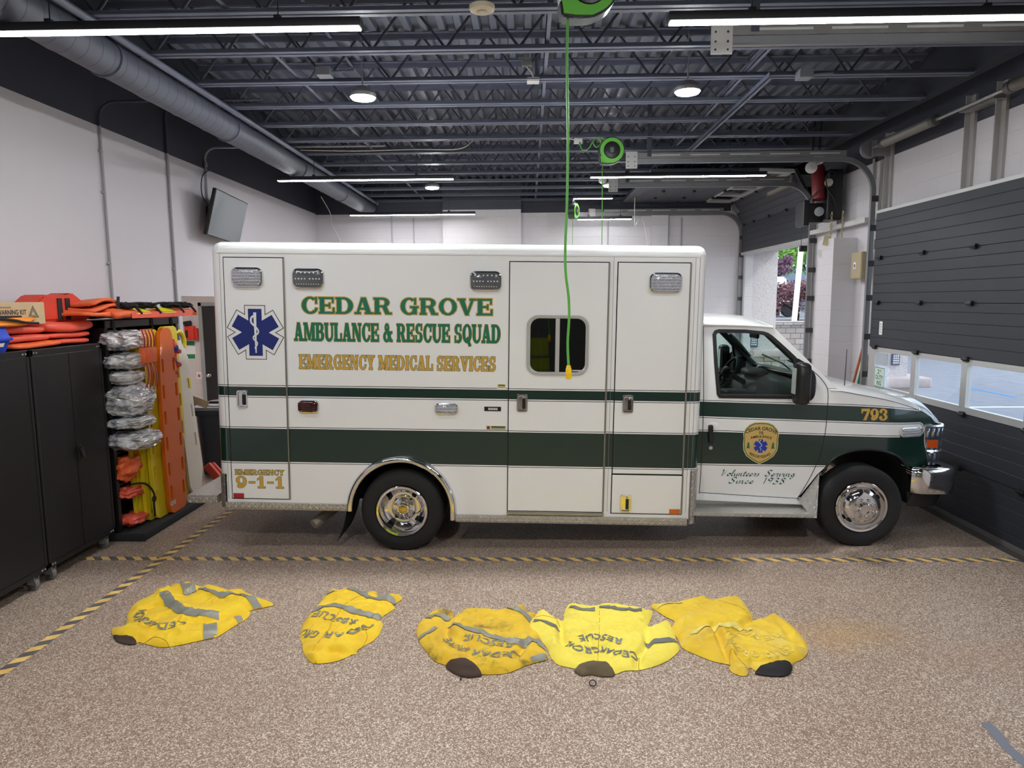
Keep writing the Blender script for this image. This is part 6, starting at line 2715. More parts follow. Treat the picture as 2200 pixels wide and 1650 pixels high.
for i, (y, z, s, nm) in enumerate(((6.20, 0.66, (0.10, 0.15, 0.11), 'orange folded fabric on the middle shelf of the rack'),
                                   (6.22, 0.42, (0.09, 0.16, 0.05), 'loose orange strap bundle on the lower shelf of the rack'),
                                   (6.24, 0.15, (0.10, 0.16, 0.05), 'orange strap bundle at the bottom of the rack'))):
    b = B()
    b.blob((0, 0, 0), s, 0.32, 2.0, 36, 24, seed=9 + 2.3 * i, pw=0.8)
    for v in b.bm.verts:
        v.co += v.co.normalized() * 0.012 * noise.noise(v.co * 22)
    o = b.build('orange_gear', M_orange if i == 0 else M_redor, sharp=70)
    o.location = (-3.80, y + 0.08, z)
    tag(o, nm, 'rescue gear')
b = B()
b.tube(smooth_path([(-3.76, 6.26, 0.50), (-3.70, 6.40, 0.47), (-3.66, 6.47, 0.36), (-3.66, 6.46, 0.26), (-3.67, 6.48, 0.12)], 6), 0.009, 6)
b.tube([(-3.655, 6.46 + 0.03 * cos(a), 0.30 + 0.03 * sin(a)) for a in [2 * pi * k / 12 for k in range(12)]], 0.006, 5, closed=True)
tag(b.build('black_cord', M_webbing), 'thin black cord with a clip hanging beside the leftmost yellow backboard', 'cord')

# ------------------------------------------------------------------ on top of the cabinets
ZT = 1.854
M_bin = mat('bin_blue', S(32, 66, 190), 0.35)
t = thing('parts_bin', 'blue plastic parts bin with a white label on the left cabinet', 'bin', (-3.90, 4.72, ZT))
b = B()
b.prism([(-0.20, 0.0), (0.12, 0.0), (0.17, 0.10), (0.13, 0.18), (-0.20, 0.18)], -0.17, 0.17, 'y')
b.box(0.12, 0.185, -0.175, 0.175, 0.085, 0.105, 0.004)
b.box(-0.2, 0.14, 0.165, 0.18, 0.17, 0.19, 0.004)
b.build('shell', M_bin, t)
b = B()
b.cbox((0.153, 0.02, 0.055), (0.003, 0.20, 0.03), 0.0, Matrix.Rotation(radians(27), 3, 'Y'))
b.build('label', M_wht, t)

def cardboard(loc, rz):
    t = thing('cardboard_box', 'long cardboard box printed EMERGENCY WARNING KIT on the stacked rescue pads', 'box', loc, (0, 0, rz))
    b = B()
    b.box(-0.13, 0.13, -0.36, 0.33, 0, 0.17, 0.004)
    b.build('carton', mat('cardboard', S(196, 170, 132), 0.7, var=0.06, vscale=6), t)
    b = B()
    put_text(b, 'EMERGENCY WARNING KIT', lambda u, v: (0.1312, -0.345 + u, 0.075 + v), 0.495, 0.038, 0.026)
    b.build('print', M_ink, t, recalc=False)
    b = B()
    put_text(b, 'MODEL 1 KIT OF 3 SAFETY TRIANGLES', lambda u, v: (0.1312, -0.325 + u, 0.125 + v), 0.34, 0.012, 0.004)
    b.build('print', M_ink, t, recalc=False)
    b = B()
    for R_, r_ in ((0.062, 0.055), (0.048, 0.041), (0.033, 0.026)):
        A = [(R_ * cos(radians(90 + 120 * k)), R_ * sin(radians(90 + 120 * k))) for k in range(3)]
        C = [(r_ * cos(radians(90 + 120 * k)), r_ * sin(radians(90 + 120 * k))) for k in range(3)]
        for k in range(3):
            q = [A[k], A[(k + 1) % 3], C[(k + 1) % 3], C[k]]
            b.face([b.v(0.1313, 0.215 + y, 0.082 + z) for y, z in q])
    b.face([b.v(0.1313, 0.20, 0.052), b.v(0.1313, 0.215, 0.052), b.v(0.1313, 0.195, 0.02), b.v(0.1313, 0.18, 0.02)])
    tag(b.build('triangle_print', M_ink, t, recalc=False), kind='stuff')
    b = B()
    for k in range(2):
        b.box(-0.03, 0.03, 0.3305, 0.3312, 0.10 - 0.035 * k, 0.115 - 0.035 * k)
    tag(b.build('side_print', M_ink, t), kind='stuff')
    return t


def pad(y0, y1, z, h, x1, label, i, x0=-4.18, m=None, wav=0.004):
    """rounded vinyl-covered foam pad"""
    b = B()
    yc, hw = (y0 + y1) / 2, (y1 - y0) / 2
    xc, hx = (x0 + x1) / 2, (x1 - x0) / 2
    def f(u, v):
        th = 2 * pi * u
        ph = pi * (v - 0.5)
        sg = lambda c, p: math.copysign(abs(c) ** p, c)
        cx_, sx_ = sg(cos(th), 0.45), sg(sin(th), 0.45)
        rr = abs(cos(ph)) ** 0.35 if 0 < v < 1 else 0.0
        return (hx * cx_ * rr, hw * sx_ * rr, h / 2 * sg(sin(ph), 0.7) + wav * sin(3.1 * sx_ + i) * rr + wav * cos(2.2 * cx_ + i))
    b.grid(f, 40, 14, cu=True)
    bmesh.ops.remove_doubles(b.bm, verts=b.bm.verts, dist=1e-5)
    o = b.build('rescue_pad', m or M_redor, sharp=60)
    o.location = (xc, yc, z + h / 2)
    return tag(o, label, 'rescue pad', 'red vinyl rescue pads')


pad(5.00, 5.60, ZT + 0.003, 0.050, -3.80, 'lowest orange pad lying across the gap between the cabinets', 0, m=M_orange)
pad(4.85, 5.50, ZT + 0.058, 0.056, -3.82, 'middle red pad in the pile under the cardboard box', 1)
pad(4.82, 5.48, ZT + 0.118, 0.062, -3.84, 'top red pad in the pile, directly under the cardboard box', 2)
pad(5.50, 6.02, ZT + 0.003, 0.048, -3.84, 'lowest red pad of the right pile, on the second cabinet', 3)
pad(5.46, 6.04, ZT + 0.055, 0.045, -3.84, 'middle red pad of the right pile, on the second cabinet', 4)
pad(5.44, 6.07, ZT + 0.102, 0.088, -3.82, 'thick top red pad of the right pile', 5, wav=0.008)
cardboard((-3.97, 5.06, ZT + 0.188), -0.10)
t = thing('gear_bag', 'orange bag with black piping lying left of the cardboard box', 'bag', (-3.82, 4.90, ZT + 0.178))
b = B()
b.blob((0, 0, 0.036), (0.09, 0.32, 0.036), 0.16, 1.6, 36, 20, seed=5.5, pw=0.7)
b.build('shell', mat('bag_orange', S(236, 140, 44), 0.55, var=0.15, vscale=7), t)
b = B()
b.tube(smooth_path([(0.085, -0.30, 0.05), (0.095, -0.16, 0.066), (0.098, 0.02, 0.05), (0.096, 0.14, 0.03), (0.085, 0.29, 0.02)], 6), 0.010, 6)
b.tube(smooth_path([(0.03, -0.30, 0.075), (0.05, -0.1, 0.076), (0.05, 0.16, 0.072)], 6), 0.010, 6)
b.build('piping', M_webbing, t)

# folded vests, stretcher and straps on top
t = thing('folded_vest', 'red folded extrication vest with black straps standing behind the cardboard box', 'rescue vest', (-4.03, 5.76, ZT + 0.20))
b = B()
b.prism([(-0.34, 0.0), (0.36, 0.0), (0.42, 0.10), (0.16, 0.24), (0.02, 0.20), (-0.20, 0.22), (-0.36, 0.12)], -0.10, 0.10, 'x')
for v in b.bm.verts:
    v.co = Vector((v.co.x, v.co.y, v.co.z))
bmesh.ops.bevel(b.bm, geom=list(b.bm.edges), offset=0.018, segments=2, affect='EDGES')
b.build('folded_panel', mat('vest_red', S(212, 62, 42), 0.5, var=0.08), t)
for y in (-0.03, 0.07):
    b = B()
    b.box(0.10, 0.108, y - 0.03, y + 0.03, 0.01, 0.19, 0.003)
    b.build('strap', M_webbing, t)
t = thing('folded_tarp', 'orange tarpaulin folded in layers beside the red vest', 'tarpaulin', (-3.92, 6.04, ZT + 0.22))
for k in range(4):
    b = B()
    z0 = 0.042 * k
    b.grid(lambda u, v: (-0.16 + 0.36 * u + 0.02 * sin(3 * v + k), -0.30 + 0.04 * k + 0.62 * v, z0 + 0.03 * sin(pi * v) + 0.024 * sin(5 * v + 2 * u + k * 1.3) + 0.02 * k * (0.3 - v)), 8, 14)
    l_ = b.build('fold_layer', M_orange, t)
    l_.modifiers.new('thickness', 'SOLIDIFY').thickness = 0.026
b = B()
b.grid(lambda u, v: (0.20 - 0.02 * u, 0.16 + 0.05 * v, 0.185 - 0.19 * u), 4, 1)
b.build('strap', M_webbing, t, recalc=False)
t = thing('flexible_stretcher', 'long orange stretcher with yellow patches and black straps on top of the rack', 'stretcher', (-3.86, 6.78, 2.05))
b = B()
b.grid(lambda u, v: (-0.20 + 0.42 * u, -0.72 + 1.50 * v, 0.055 + 0.055 * sin(pi * u) * (1 - 0.5 * v) + 0.012 * sin(9 * v)), 10, 24)
o = b.build('panel', M_orange, t)
o.modifiers.new('thickness', 'SOLIDIFY').thickness = 0.05
b = B()
b.grid(lambda u, v: (0.222 , -0.50 + 1.15 * v, 0.01 + 0.055 * u), 2, 20)
b.build('edge_band', M_redor, t, recalc=False)
for y0, y1 in ((-0.42, -0.16), (0.06, 0.30)):
    b = B()
    b.grid(lambda u, v: (0.05 + 0.17 * u + 0.006, y0 + (y1 - y0) * v + 0.06 * (1 - u), 0.115 - 0.05 * u * u + 0.012 * sin(9 * (0.5 + v * 0.1))), 5, 4)
    o = b.build('yellow_patch', mat('hi_vis_yellow', S(232, 224, 30), 0.5), t, recalc=False)
    o.modifiers.new('thickness', 'SOLIDIFY').thickness = 0.012
for y, sd in ((-0.44, 1), (-0.10, 2), (0.36, 3), (0.62, 4)):
    b = B()
    b.blob((0.14, y, 0.125), (0.09, 0.085, 0.03), 0.35, 2.6, 28, 16, seed=sd * 3.3)
    b.tube(smooth_path([(0.0, y - 0.2, 0.13), (0.12, y - 0.08, 0.15), (0.20, y + 0.02, 0.12), (0.225, y + 0.10, 0.05)], 5), 0.012, 6)
    b.build('black_strap', M_webbing, t)

# ------------------------------------------------------------------ passage: door, torch, poster, bin
M_blkdoor = mat('door_black', S(34, 34, 36), 0.4)
d3 = struct(thing('door_3', 'black door in a grey frame in the passage left of the ambulance', None, (-5.10, AL1, 0)))
b = B()
b.box(-0.40, 0.50, -0.03, 0.0, 0.01, 2.14, 0.003)
b.build('door_leaf', M_blkdoor, d3)
b = B()
b.box(-0.46, -0.40, -0.05, 0.0, 0.0, 2.20, 0.004)
b.box(0.50, 0.56, -0.05, 0.0, 0.0, 2.20, 0.004)
b.box(-0.46, 0.56, -0.05, 0.0, 2.14, 2.20, 0.004)
b.build('frame', mat('frame_grey', S(150, 152, 150), 0.5), d3)
b = B()
b.lathe([(0.030, 0.0), (0.028, 0.012), (0.012, 0.018), (0.012, 0.04), (0.03, 0.055), (0.030, 0.07), (0.018, 0.08), (0.001, 0.082)], (-0.33, -0.03, 0.965), (0, -1, 0), 18)
b.build('knob', M_chrome, d3)
t = thing('rescue_torch', 'red rescue torch with a black head hanging on the passage wall', 'torch', (-5.70, AL1, 1.57))
b = B()
b.box(-0.085, 0.075, -0.12, -0.01, 0.0, 0.24, 0.02)
b.box(0.02, 0.11, -0.06, 0.0, 0.0, 0.20, 0.01)
b.build('body', mat('torch_red', S(216, 58, 40), 0.4), t)
b = B()
b.lathe([(0.055, 0), (0.068, 0.02), (0.07, 0.06), (0.06, 0.075), (0.001, 0.07)], (-0.03, -0.08, 0.245), (-0.15, 0, 1), 18)
b.box(-0.06, -0.02, -0.126, -0.118, 0.04, 0.17, 0.004)
b.build('head', M_blackpl, t)
t = thing('safety_poster', 'white and green safety notice on the passage wall below the red torch', 'poster', (-5.80, AL1, 1.24))
b = B()
b.box(-0.13, 0.13, -0.006, 0.0, 0, 0.32)
b.build('sheet', M_wht, t)
b = B()
b.box(-0.125, 0.125, -0.008, -0.005, 0.235, 0.31)
b.box(-0.125, 0.125, -0.008, -0.005, 0.01, 0.085)
b.build('green_band', mat('poster_green', S(40, 132, 78), 0.5), t)
t = thing('wall_label', 'small white label with a red symbol beside the black door', 'label', (-5.63, AL1, 0.90))
b = B()
b.box(-0.045, 0.045, -0.005, 0, 0, 0.12, 0.002)
b.build('plate', M_wht, t)
b = B()
b.box(-0.02, 0.02, -0.007, -0.004, 0.03, 0.08, 0.002)
b.build('symbol', mat('symbol_red', S(190, 90, 80), 0.5), t)
t = thing('wheeled_bin', 'dark grey bin with a pale lid behind the white backboard', 'bin', (-3.94, 8.72, 0))
b = B()
b.grid(lambda u, v: ((0.235 + 0.045 * v) * math.copysign(abs(cos(2 * pi * u)) ** 0.4, cos(2 * pi * u)), (0.235 + 0.045 * v) * math.copysign(abs(sin(2 * pi * u)) ** 0.4, sin(2 * pi * u)), 0.02 + 0.83 * v), 32, 4, cu=True)
b.box(-0.28, 0.29, -0.29, 0.29, 0.78, 0.85, 0.02)
b.build('tub', mat('bin_dark', S(58, 61, 66), 0.5), t)
b = B()
b.box(-0.30, 0.30, -0.31, 0.30, 0.85, 0.90, 0.02)
b.blob((0, 0, 0.90), (0.27, 0.27, 0.05), 0.05)
b.build('lid', mat('bin_lid', S(150, 152, 156), 0.45), t)
b = B()
b.tube([(-0.24, -0.28, 0.93), (-0.24, -0.36, 0.97), (0.24, -0.36, 0.97), (0.24, -0.28, 0.93)], 0.018, 8)
b.build('handle', M_blackpl, t)
b = B()
b.prism([(0.0, 0.0), (0.30, -0.10), (0.34, -0.02), (0.02, 0.10)], 0, 0.006, 'y')
o = b.build('cardboard_flap', mat('cardboard'))
o.location = (-4.28, 8.34, 1.0)
tag(o, 'torn cardboard flap sticking up beside the pale bin lid', 'cardboard')
t = thing('folded_marker', 'red folded marker lying on the floor behind the rear step', 'marker', (-3.73, 7.95, -0.10))
b = B()
b.cbox((0.0, 0.0, 0.25), (0.10, 0.06, 0.34), 0.02, Matrix.Rotation(radians(-38), 3, 'Y'))
b.cbox((0.02, 0.07, 0.24), (0.10, 0.05, 0.34), 0.02, Matrix.Rotation(radians(-40), 3, 'Y'))
b.build('panel', mat('marker_red', S(206, 70, 50), 0.5), t)

# television on its bracket
t = thing('television', 'wall television with a grey screen tilted down from the left wall', 'television', (-4.02, 9.32, 3.32))
q = (Matrix.Rotation(radians(0), 3, 'Z') @ Matrix.Rotation(radians(14), 3, 'Y') @ Matrix.Rotation(radians(-3), 3, 'X'))
b = B()
b.cbox((0, 0, 0), (0.05, 1.02, 0.60), 0.01, q)
b.build('case', M_blackpl, t)
b = B()
b.cbox(q @ Vector((0.0262, 0, 0)), (0.003, 0.99, 0.57), 0.0, q)
b.build('screen', mat('screen_grey', S(104, 112, 116), 0.08, coat=0.6), t)
b = B()
b.tube([(-0.02, 0, 0), (-0.12, 0, 0.02), (-0.215, 0, 0.02)], 0.03, 8)
b.cbox((-0.215, 0, 0.0), (0.03, 0.2, 0.3), 0.004)
b.build('bracket', M_black, t)
b = B()
b.tube(smooth_path([(-0.03, -0.45, 0.1), (-0.12, -0.42, 0.25), (-0.18, -0.25, 0.5), (-0.2, 0.0, 0.62)], 5), 0.007, 5)
b.build('cable', M_blackpl, t)
# ================================================================== turnout coats lying on the floor
CAMR = camera.matrix_world.to_3x3()


def floor_at(px, py, z=0.0):
    """floor point under a position of the 2200x1650 photograph"""
    d = CAMR @ Vector(((px - 1100) / FPX, -(py - 825) / FPX, -1))
    k = (z - CAM_H) / d.z
    return (d.x * k, d.y * k)


def coat_material(name, base, dark, dirt, amount, seed):
    m = bpy.data.materials.new(name)
    m.use_nodes = True
    t = NT(m.node_tree)
    p = m.node_tree.nodes['Principled BSDF']
    x, y, z, vec = t.xyz()
    n = t.noise(vec, 5, 4)
    c = t.ramp(n, (0.3, dark), (0.65, base))
    mp = t.node('ShaderNodeMapping')
    t.put(mp.inputs['Vector'], vec)
    mp.inputs['Location'].default_value = (seed, seed * 2, 0)
    d = t.noise(mp.outputs[0], 3.6, 7, 0.68)
    f = t.m('MULTIPLY', t.mx(t.sub(d, 0.62 - 0.10 * amount), 0.0), 6.0)
    f = t.mn(f, 0.85)
    c = t.mix(t.mul(f, min(1, amount)), c, dirt)
    t.put(p.inputs['Base Color'], c)
    p.inputs['Roughness'].default_value = 0.7
    p.inputs['Sheen Weight'].default_value = 0.15
    t.put(p.inputs['Normal'], t.bump(t.add(t.noise(vec, 320, 2), t.mul(t.noise(vec, 34, 4), 1.6)), 0.35, 0.004))
    return m


M_tape = mat('reflective_tape', S(142, 142, 132), 0.42, 0.1, var=0.08, vscale=9)
M_tape2 = mat('reflective_tape_dark', S(112, 116, 116), 0.42, 0.1, var=0.08, vscale=9)
M_tapet = mat('reflective_letters', S(128, 128, 112), 0.45)
M_cordy = mat('collar_corduroy', S(72, 54, 44), 0.85, bump=0.4, bscale=200)
M_lining = mat('coat_lining', S(30, 26, 28), 0.8)


class Coat:
    def __init__(self, outline, conv, label, material, seed, folds, hmax=0.055, group='yellow turnout coats on the floor'):
        self.conv = conv
        self.P = [floor_at(*conv(p)) for p in outline]
        self.cx = sum(p[0] for p in self.P) / len(self.P)
        self.cy = sum(p[1] for p in self.P) / len(self.P)
        self.P = [(x - self.cx, y - self.cy) for x, y in self.P]
        # soften the outline
        self.P = [(v.x, v.y) for v in smooth_path([(x, y, 0) for x, y in self.P], 3, closed=True)]
        self.seed = seed
        self.hmax = hmax
        self.folds = [([self.loc(p) for p in pts], depth, width) for pts, depth, width in folds]
        rnd = random.Random(int(seed * 10))
        for _ in range(14):
            i = rnd.randrange(len(self.P))
            t = rnd.uniform(0.25, 0.95)
            x, y = self.P[i][0] * t, self.P[i][1] * t
            a = rnd.uniform(-0.5, 0.9) + (pi / 2 if rnd.random() < 0.3 else 0)
            L = rnd.uniform(0.05, 0.13)
            pts = [(x - L * cos(a), y - L * sin(a)), (x + 0.02 * sin(a), y - 0.02 * cos(a)), (x + L * cos(a + 0.3), y + L * sin(a + 0.3))]
            self.folds.append(([(v.x, v.y) for v in smooth_path([(*p, 0) for p in pts], 3)], rnd.choice((0.013, 0.010, -0.012)), rnd.uniform(0.010, 0.016)))
        self.t = thing('turnout_coat', label, 'coat', (self.cx, self.cy, 0.0), group=group)
        b = B()
        b.sheet(self.P, [], lambda x, y: (x, y, self.h(x, y)), 0.0125)
        o = b.build('shell', material, self.t, sharp=80, recalc=False)
        for f in o.data.polygons:
            pass

    def loc(self, p):
        x, y = floor_at(*self.conv(p), 0.03)
        return (x - self.cx, y - self.cy)

    def h(self, x, y):
        d = edge_dist(x, y, self.P) if pip(x, y, self.P) else 0.0
        e = min(1.0, d / 0.085)
        e = (e * (2 - e)) ** 0.75
        v = Vector((x * 3.2 + self.seed, y * 4.4 - self.seed, self.seed * 0.7))
        n = noise.fractal(v, 0.9, 2.1, 3)
        v2 = Vector((x * 7.5 + y * 4.0 + self.seed * 3, y * 8.5 - x * 3.0, self.seed))
        r = 1 - min(1, abs(noise.noise(v2)) * 3.4)
        r2 = 1 - min(1, abs(noise.noise(v2 * 2.1 + Vector((5, 3, 1)))) * 3.2)
        hh = self.hmax * (0.62 + 0.34 * n) + 0.009 * r * r + 0.004 * r2 * r2
        for pts, depth, width in self.folds:
            q = edge_dist(x, y, pts, closed=False)
            if q < width * 3:
                hh += depth * math.exp(-(q / width) ** 2)
        return 0.004 + max(0.0, hh) * e

    def band(self, pts, w_px, m=M_tape, name='reflective_band'):
        P = smooth_path([(*self.loc(p), 0) for p in pts], 8)
        # width measured in pixels of the photograph, taken across the floor distance of the point
        scale = hypot(*(Vector(self.loc((pts[0][0] + 10, pts[0][1]))) - Vector(self.loc(pts[0])))) / 10
        n = len(P)
        W = w_px * scale * 1.25
        b = B()
        rows = []
        for i, p in enumerate(P):
            d = (P[min(i + 1, n - 1)] - P[max(i - 1, 0)]).normalized()
            nn = Vector((-d.y, d.x, 0))
            rows.append([])
            for k in range(5):
                q = p + nn * W * (k / 4 - 0.5)
                rows[-1].append(b.v(q.x, q.y, self.h(q.x, q.y) + 0.006))
        for a, c in zip(rows, rows[1:]):
            for k in range(4):
                mid = (a[k].co + c[k + 1].co) / 2
                if pip(mid.x, mid.y, self.P):
                    b.face((a[k], a[k + 1], c[k + 1], c[k]))
        return b.build(name, m, self.t, sharp=80, recalc=False)

    def text(self, s, pts, h_px, m=M_tapet, bold=0.014):
        P = smooth_path([(*self.loc(p), 0) for p in pts], 10)
        L = [0.0]
        for a, c in zip(P, P[1:]):
            L.append(L[-1] + (c - a).length)
        V, F = text_polys(s, 1.0, bold, spacing=1.05)
        x0, x1 = min(v[0] for v in V), max(v[0] for v in V)
        y1 = 0.70
        scale = abs(self.loc((pts[0][0], pts[0][1] + 10))[1] - self.loc(pts[0])[1]) / 10
        hh = h_px * scale * 0.86
        b = B()
        vv = []
        for x, y in V:
            u = (x - x0) / (x1 - x0) * L[-1]
            i = max(k for k in range(len(L)) if L[k] <= u + 1e-9)
            i = min(i, len(P) - 2)
            f = (u - L[i]) / max(1e-9, L[i + 1] - L[i])
            p = P[i].lerp(P[i + 1], f)
            d = (P[min(i + 2, len(P) - 1)] - P[max(i - 1, 0)]).normalized()
            q = p + Vector((-d.y, d.x, 0)) * (y / y1 * hh)
            vv.append(b.v(q.x, q.y, self.h(q.x, q.y) + 0.0085))
        for f in F:
            if all(pip(vv[i].co.x, vv[i].co.y, self.P) for i in f):
                b.face([vv[i] for i in f])
        bmesh.ops.delete(b.bm, geom=[v for v in b.bm.verts if not v.link_faces], context='VERTS')
        bmesh.ops.triangulate(b.bm, faces=b.bm.faces)
        for _ in range(4):
            L_ = [e for e in b.bm.edges if e.calc_length() > 0.011]
            if L_:
                bmesh.ops.subdivide_edges(b.bm, edges=L_, cuts=1)
                bmesh.ops.triangulate(b.bm, faces=b.bm.faces)
        for v in b.bm.verts:
            v.co.z = self.h(v.co.x, v.co.y) + 0.0048
        o = b.build('lettering', m, self.t, sharp=80, recalc=False)
        o['label'] = 'grey reflective lettering reading ' + s
        return o

    def collar(self, pts, m, lift=0.03, name='collar'):
        P = [floor_at(*self.conv(p), 0.012) for p in pts]
        P = [(x - self.cx, y - self.cy) for x, y in P]
        P = [(v.x, v.y) for v in smooth_path([(x, y, 0) for x, y in P], 4, closed=True)]
        b = B()
        b.sheet(P, [], lambda x, y: (x, y, self.h(x, y) + 0.006 + lift * min(1, edge_dist(x, y, P) / 0.03) ** 0.6 * 0.6), 0.014, lambda x, y: (0, 0, -0.005))
        return b.build(name, m, self.t, sharp=70)

    def seam(self, pts, name='seam', m=None, r=0.0016):
        P = smooth_path([(*self.loc(p), 0) for p in pts], 6)
        b = B()
        b.tube([(p.x, p.y, self.h(p.x, p.y) + 0.001) for p in P], r, 5)
        return b.build(name, m or M_seam, self.t)


M_seam = mat('seam_thread', S(176, 140, 20), 0.7)
cA = lambda p: (200 + p[0] / 3.143, 1220 + p[1] / 3.143)
cB = lambda p: (860 + p[0] / 2.444, 1250 + p[1] / 2.444)

M_c1 = coat_material('coat_golden', S(246, 208, 18), S(232, 186, 10), S(150, 130, 40), 0.25, 1.0)
M_c3 = coat_material('coat_sooty', S(232, 192, 24), S(214, 170, 14), S(66, 58, 28), 1.0, 4.0)
M_c4 = coat_material('coat_pale', S(246, 228, 84), S(238, 216, 66), S(170, 158, 84), 0.45, 7.0)
M_c5 = coat_material('coat_faded', S(236, 200, 34), S(218, 178, 18), S(228, 204, 110), 0.9, 11.0)

k1 = Coat([(125, 420), (150, 412), (215, 400), (230, 330), (250, 280), (300, 235), (400, 190), (410, 178), (520, 140), (530, 120), (600, 115), (655, 103), (710, 125), (740, 135), (770, 118), (850, 135), (930, 165), (990, 155), (1030, 170), (1080, 195), (1180, 232), (1215, 245), (1210, 258), (1160, 270), (1050, 295), (1065, 305), (1040, 345), (950, 400), (840, 468), (750, 490), (560, 530), (470, 540), (400, 530), (310, 505), (290, 512), (200, 500), (140, 470)],
          cA, 'golden yellow coat at the far left, collar pointing to the striped tape, its lettering crumpled', M_c1, 1.3,
          [([(380, 270), (420, 250), (520, 250)], -0.045, 0.03), ([(690, 385), (800, 360), (900, 330), (1040, 300)], -0.05, 0.025), ([(480, 160), (560, 250), (660, 310), (780, 330)], 0.022, 0.05),
           ([(560, 430), (660, 400), (720, 390)], 0.02, 0.03), ([(720, 150), (820, 190), (1100, 240)], 0.02, 0.04), ([(300, 500), (420, 440), (520, 430)], -0.02, 0.03), ([(640, 170), (720, 130)], -0.035, 0.03)])
k1.band([(478, 178), (515, 235), (560, 285), (620, 318), (700, 335), (780, 335), (850, 325)], 46)
k1.band([(728, 145), (800, 175), (880, 208), (950, 192), (1040, 220), (1100, 250), (1165, 262)], 34)
k1.band([(630, 108), (648, 140), (655, 172)], 62)
k1.band([(790, 372), (792, 410), (790, 476)], 66)
k1.band([(975, 330), (1000, 345), (1030, 348)], 34)
k1.text('CEDAR', [(620, 372), (560, 388), (500, 395), (440, 390), (400, 372)], 36)
k1.text('GROV', [(392, 362), (350, 345), (350, 320), (375, 290)], 36)
k1.collar([(135, 455), (180, 470), (240, 478), (290, 495), (280, 512), (215, 508), (160, 490)], M_cordy, 0.01)
k1.seam([(320, 490), (420, 470), (500, 500), (520, 525)])

k2 = Coat([(1400, 480), (1410, 395), (1450, 340), (1480, 300), (1530, 240), (1580, 180), (1610, 152), (1655, 158), (1740, 138), (1790, 150), (1830, 180), (1910, 165), (1920, 200), (1960, 205), (2060, 185), (2085, 205), (2080, 220), (2030, 255), (2035, 280), (1940, 345), (1955, 380), (1945, 430), (1900, 490), (1790, 555), (1780, 585), (1745, 590), (1720, 605), (1620, 640), (1490, 650), (1440, 610), (1415, 560), (1415, 520)],
          cA, 'small golden yellow coat second from the left, folded narrow, reading CEDAR GROVE RESCUE', M_c1, 5.1,
          [([(1420, 520), (1480, 550), (1490, 640)], 0.02, 0.03), ([(1400, 490), (1440, 540), (1500, 560)], -0.03, 0.025), ([(1600, 560), (1660, 560), (1760, 575)], -0.05, 0.025), ([(1830, 410), (1870, 370), (1930, 345)], -0.045, 0.025), ([(1640, 560), (1700, 480), (1800, 450)], 0.02, 0.04), ([(1900, 200), (2020, 250)], -0.02, 0.03)])
k2.band([(1480, 302), (1540, 275), (1620, 262), (1700, 278), (1790, 305), (1870, 318), (1940, 322)], 44)
k2.band([(1720, 142), (1790, 158), (1840, 195), (1890, 212), (1960, 205), (2060, 230)], 38)
k2.band([(1575, 182), (1610, 178), (1645, 168)], 15)
k2.text('RESCUE', [(1792, 350), (1740, 348), (1660, 335), (1590, 312), (1505, 305)], 44)
k2.text('CEDAR', [(1838, 372), (1795, 405), (1730, 432), (1660, 446), (1570, 446)], 46)
k2.text('GROVE', [(1540, 444), (1490, 436), (1450, 422), (1425, 402), (1412, 380)], 42)
k2.seam([(1480, 560), (1560, 470), (1640, 340), (1720, 240), (1850, 190)])
k2.seam([(1780, 545), (1850, 470), (1830, 430)])

k3 = Coat([(85, 270), (95, 225), (140, 185), (175, 155), (230, 152), (280, 165), (275, 195), (300, 175), (345, 150), (440, 145), (510, 152), (560, 150), (650, 132), (665, 170), (715, 170), (700, 200), (688, 235), (735, 290), (750, 340), (780, 400), (745, 420), (700, 430), (620, 460), (550, 485), (430, 490), (300, 480), (235, 440), (180, 420), (130, 360), (95, 310)],
          cB, 'sooty golden coat touching the pale coat, brown collar at its lower edge', M_c3, 8.4,
          [([(250, 180), (250, 230), (240, 290)], -0.05, 0.03), ([(250, 230), (320, 300), (420, 320)], 0.02, 0.03), ([(660, 320), (640, 350), (600, 400)], -0.04, 0.025), ([(690, 200), (680, 260), (720, 310)], -0.03, 0.03), ([(210, 300), (240, 380)], 0.02, 0.03)])
k3.band([(262, 222), (320, 250), (410, 272), (500, 300), (590, 322), (665, 318)], 33)
k3.band([(560, 158), (625, 155), (660, 182), (715, 206)], 26)
k3.band([(130, 196), (190, 178), (262, 182)], 30)
k3.band([(92, 288), (145, 272), (192, 246)], 20)
k3.band([(668, 318), (715, 300), (745, 335), (742, 345)], 34)
k3.band([(692, 408), (740, 392), (775, 385)], 34)
k3.text('CEDAR', [(612, 360), (560, 380), (500, 378), (440, 372), (385, 362)], 34)
k3.text('GROVE', [(375, 358), (330, 345), (295, 330), (262, 312)], 30)
k3.text('RESCUE', [(592, 330), (510, 318), (430, 305), (342, 296)], 28)
k3.collar([(238, 436), (300, 430), (350, 434), (400, 462), (428, 487), (370, 497), (320, 492), (270, 470)], M_cordy)
b = B()
b.tube([(*k3.loc((318 + 3 * sin(a), 494 + 8 * (1 - cos(a)))), 0.02) for a in [2 * pi * i / 12 for i in range(12)]], 0.003, 5, closed=True)
b.build('hang_loop', M_webbing, k3.t)

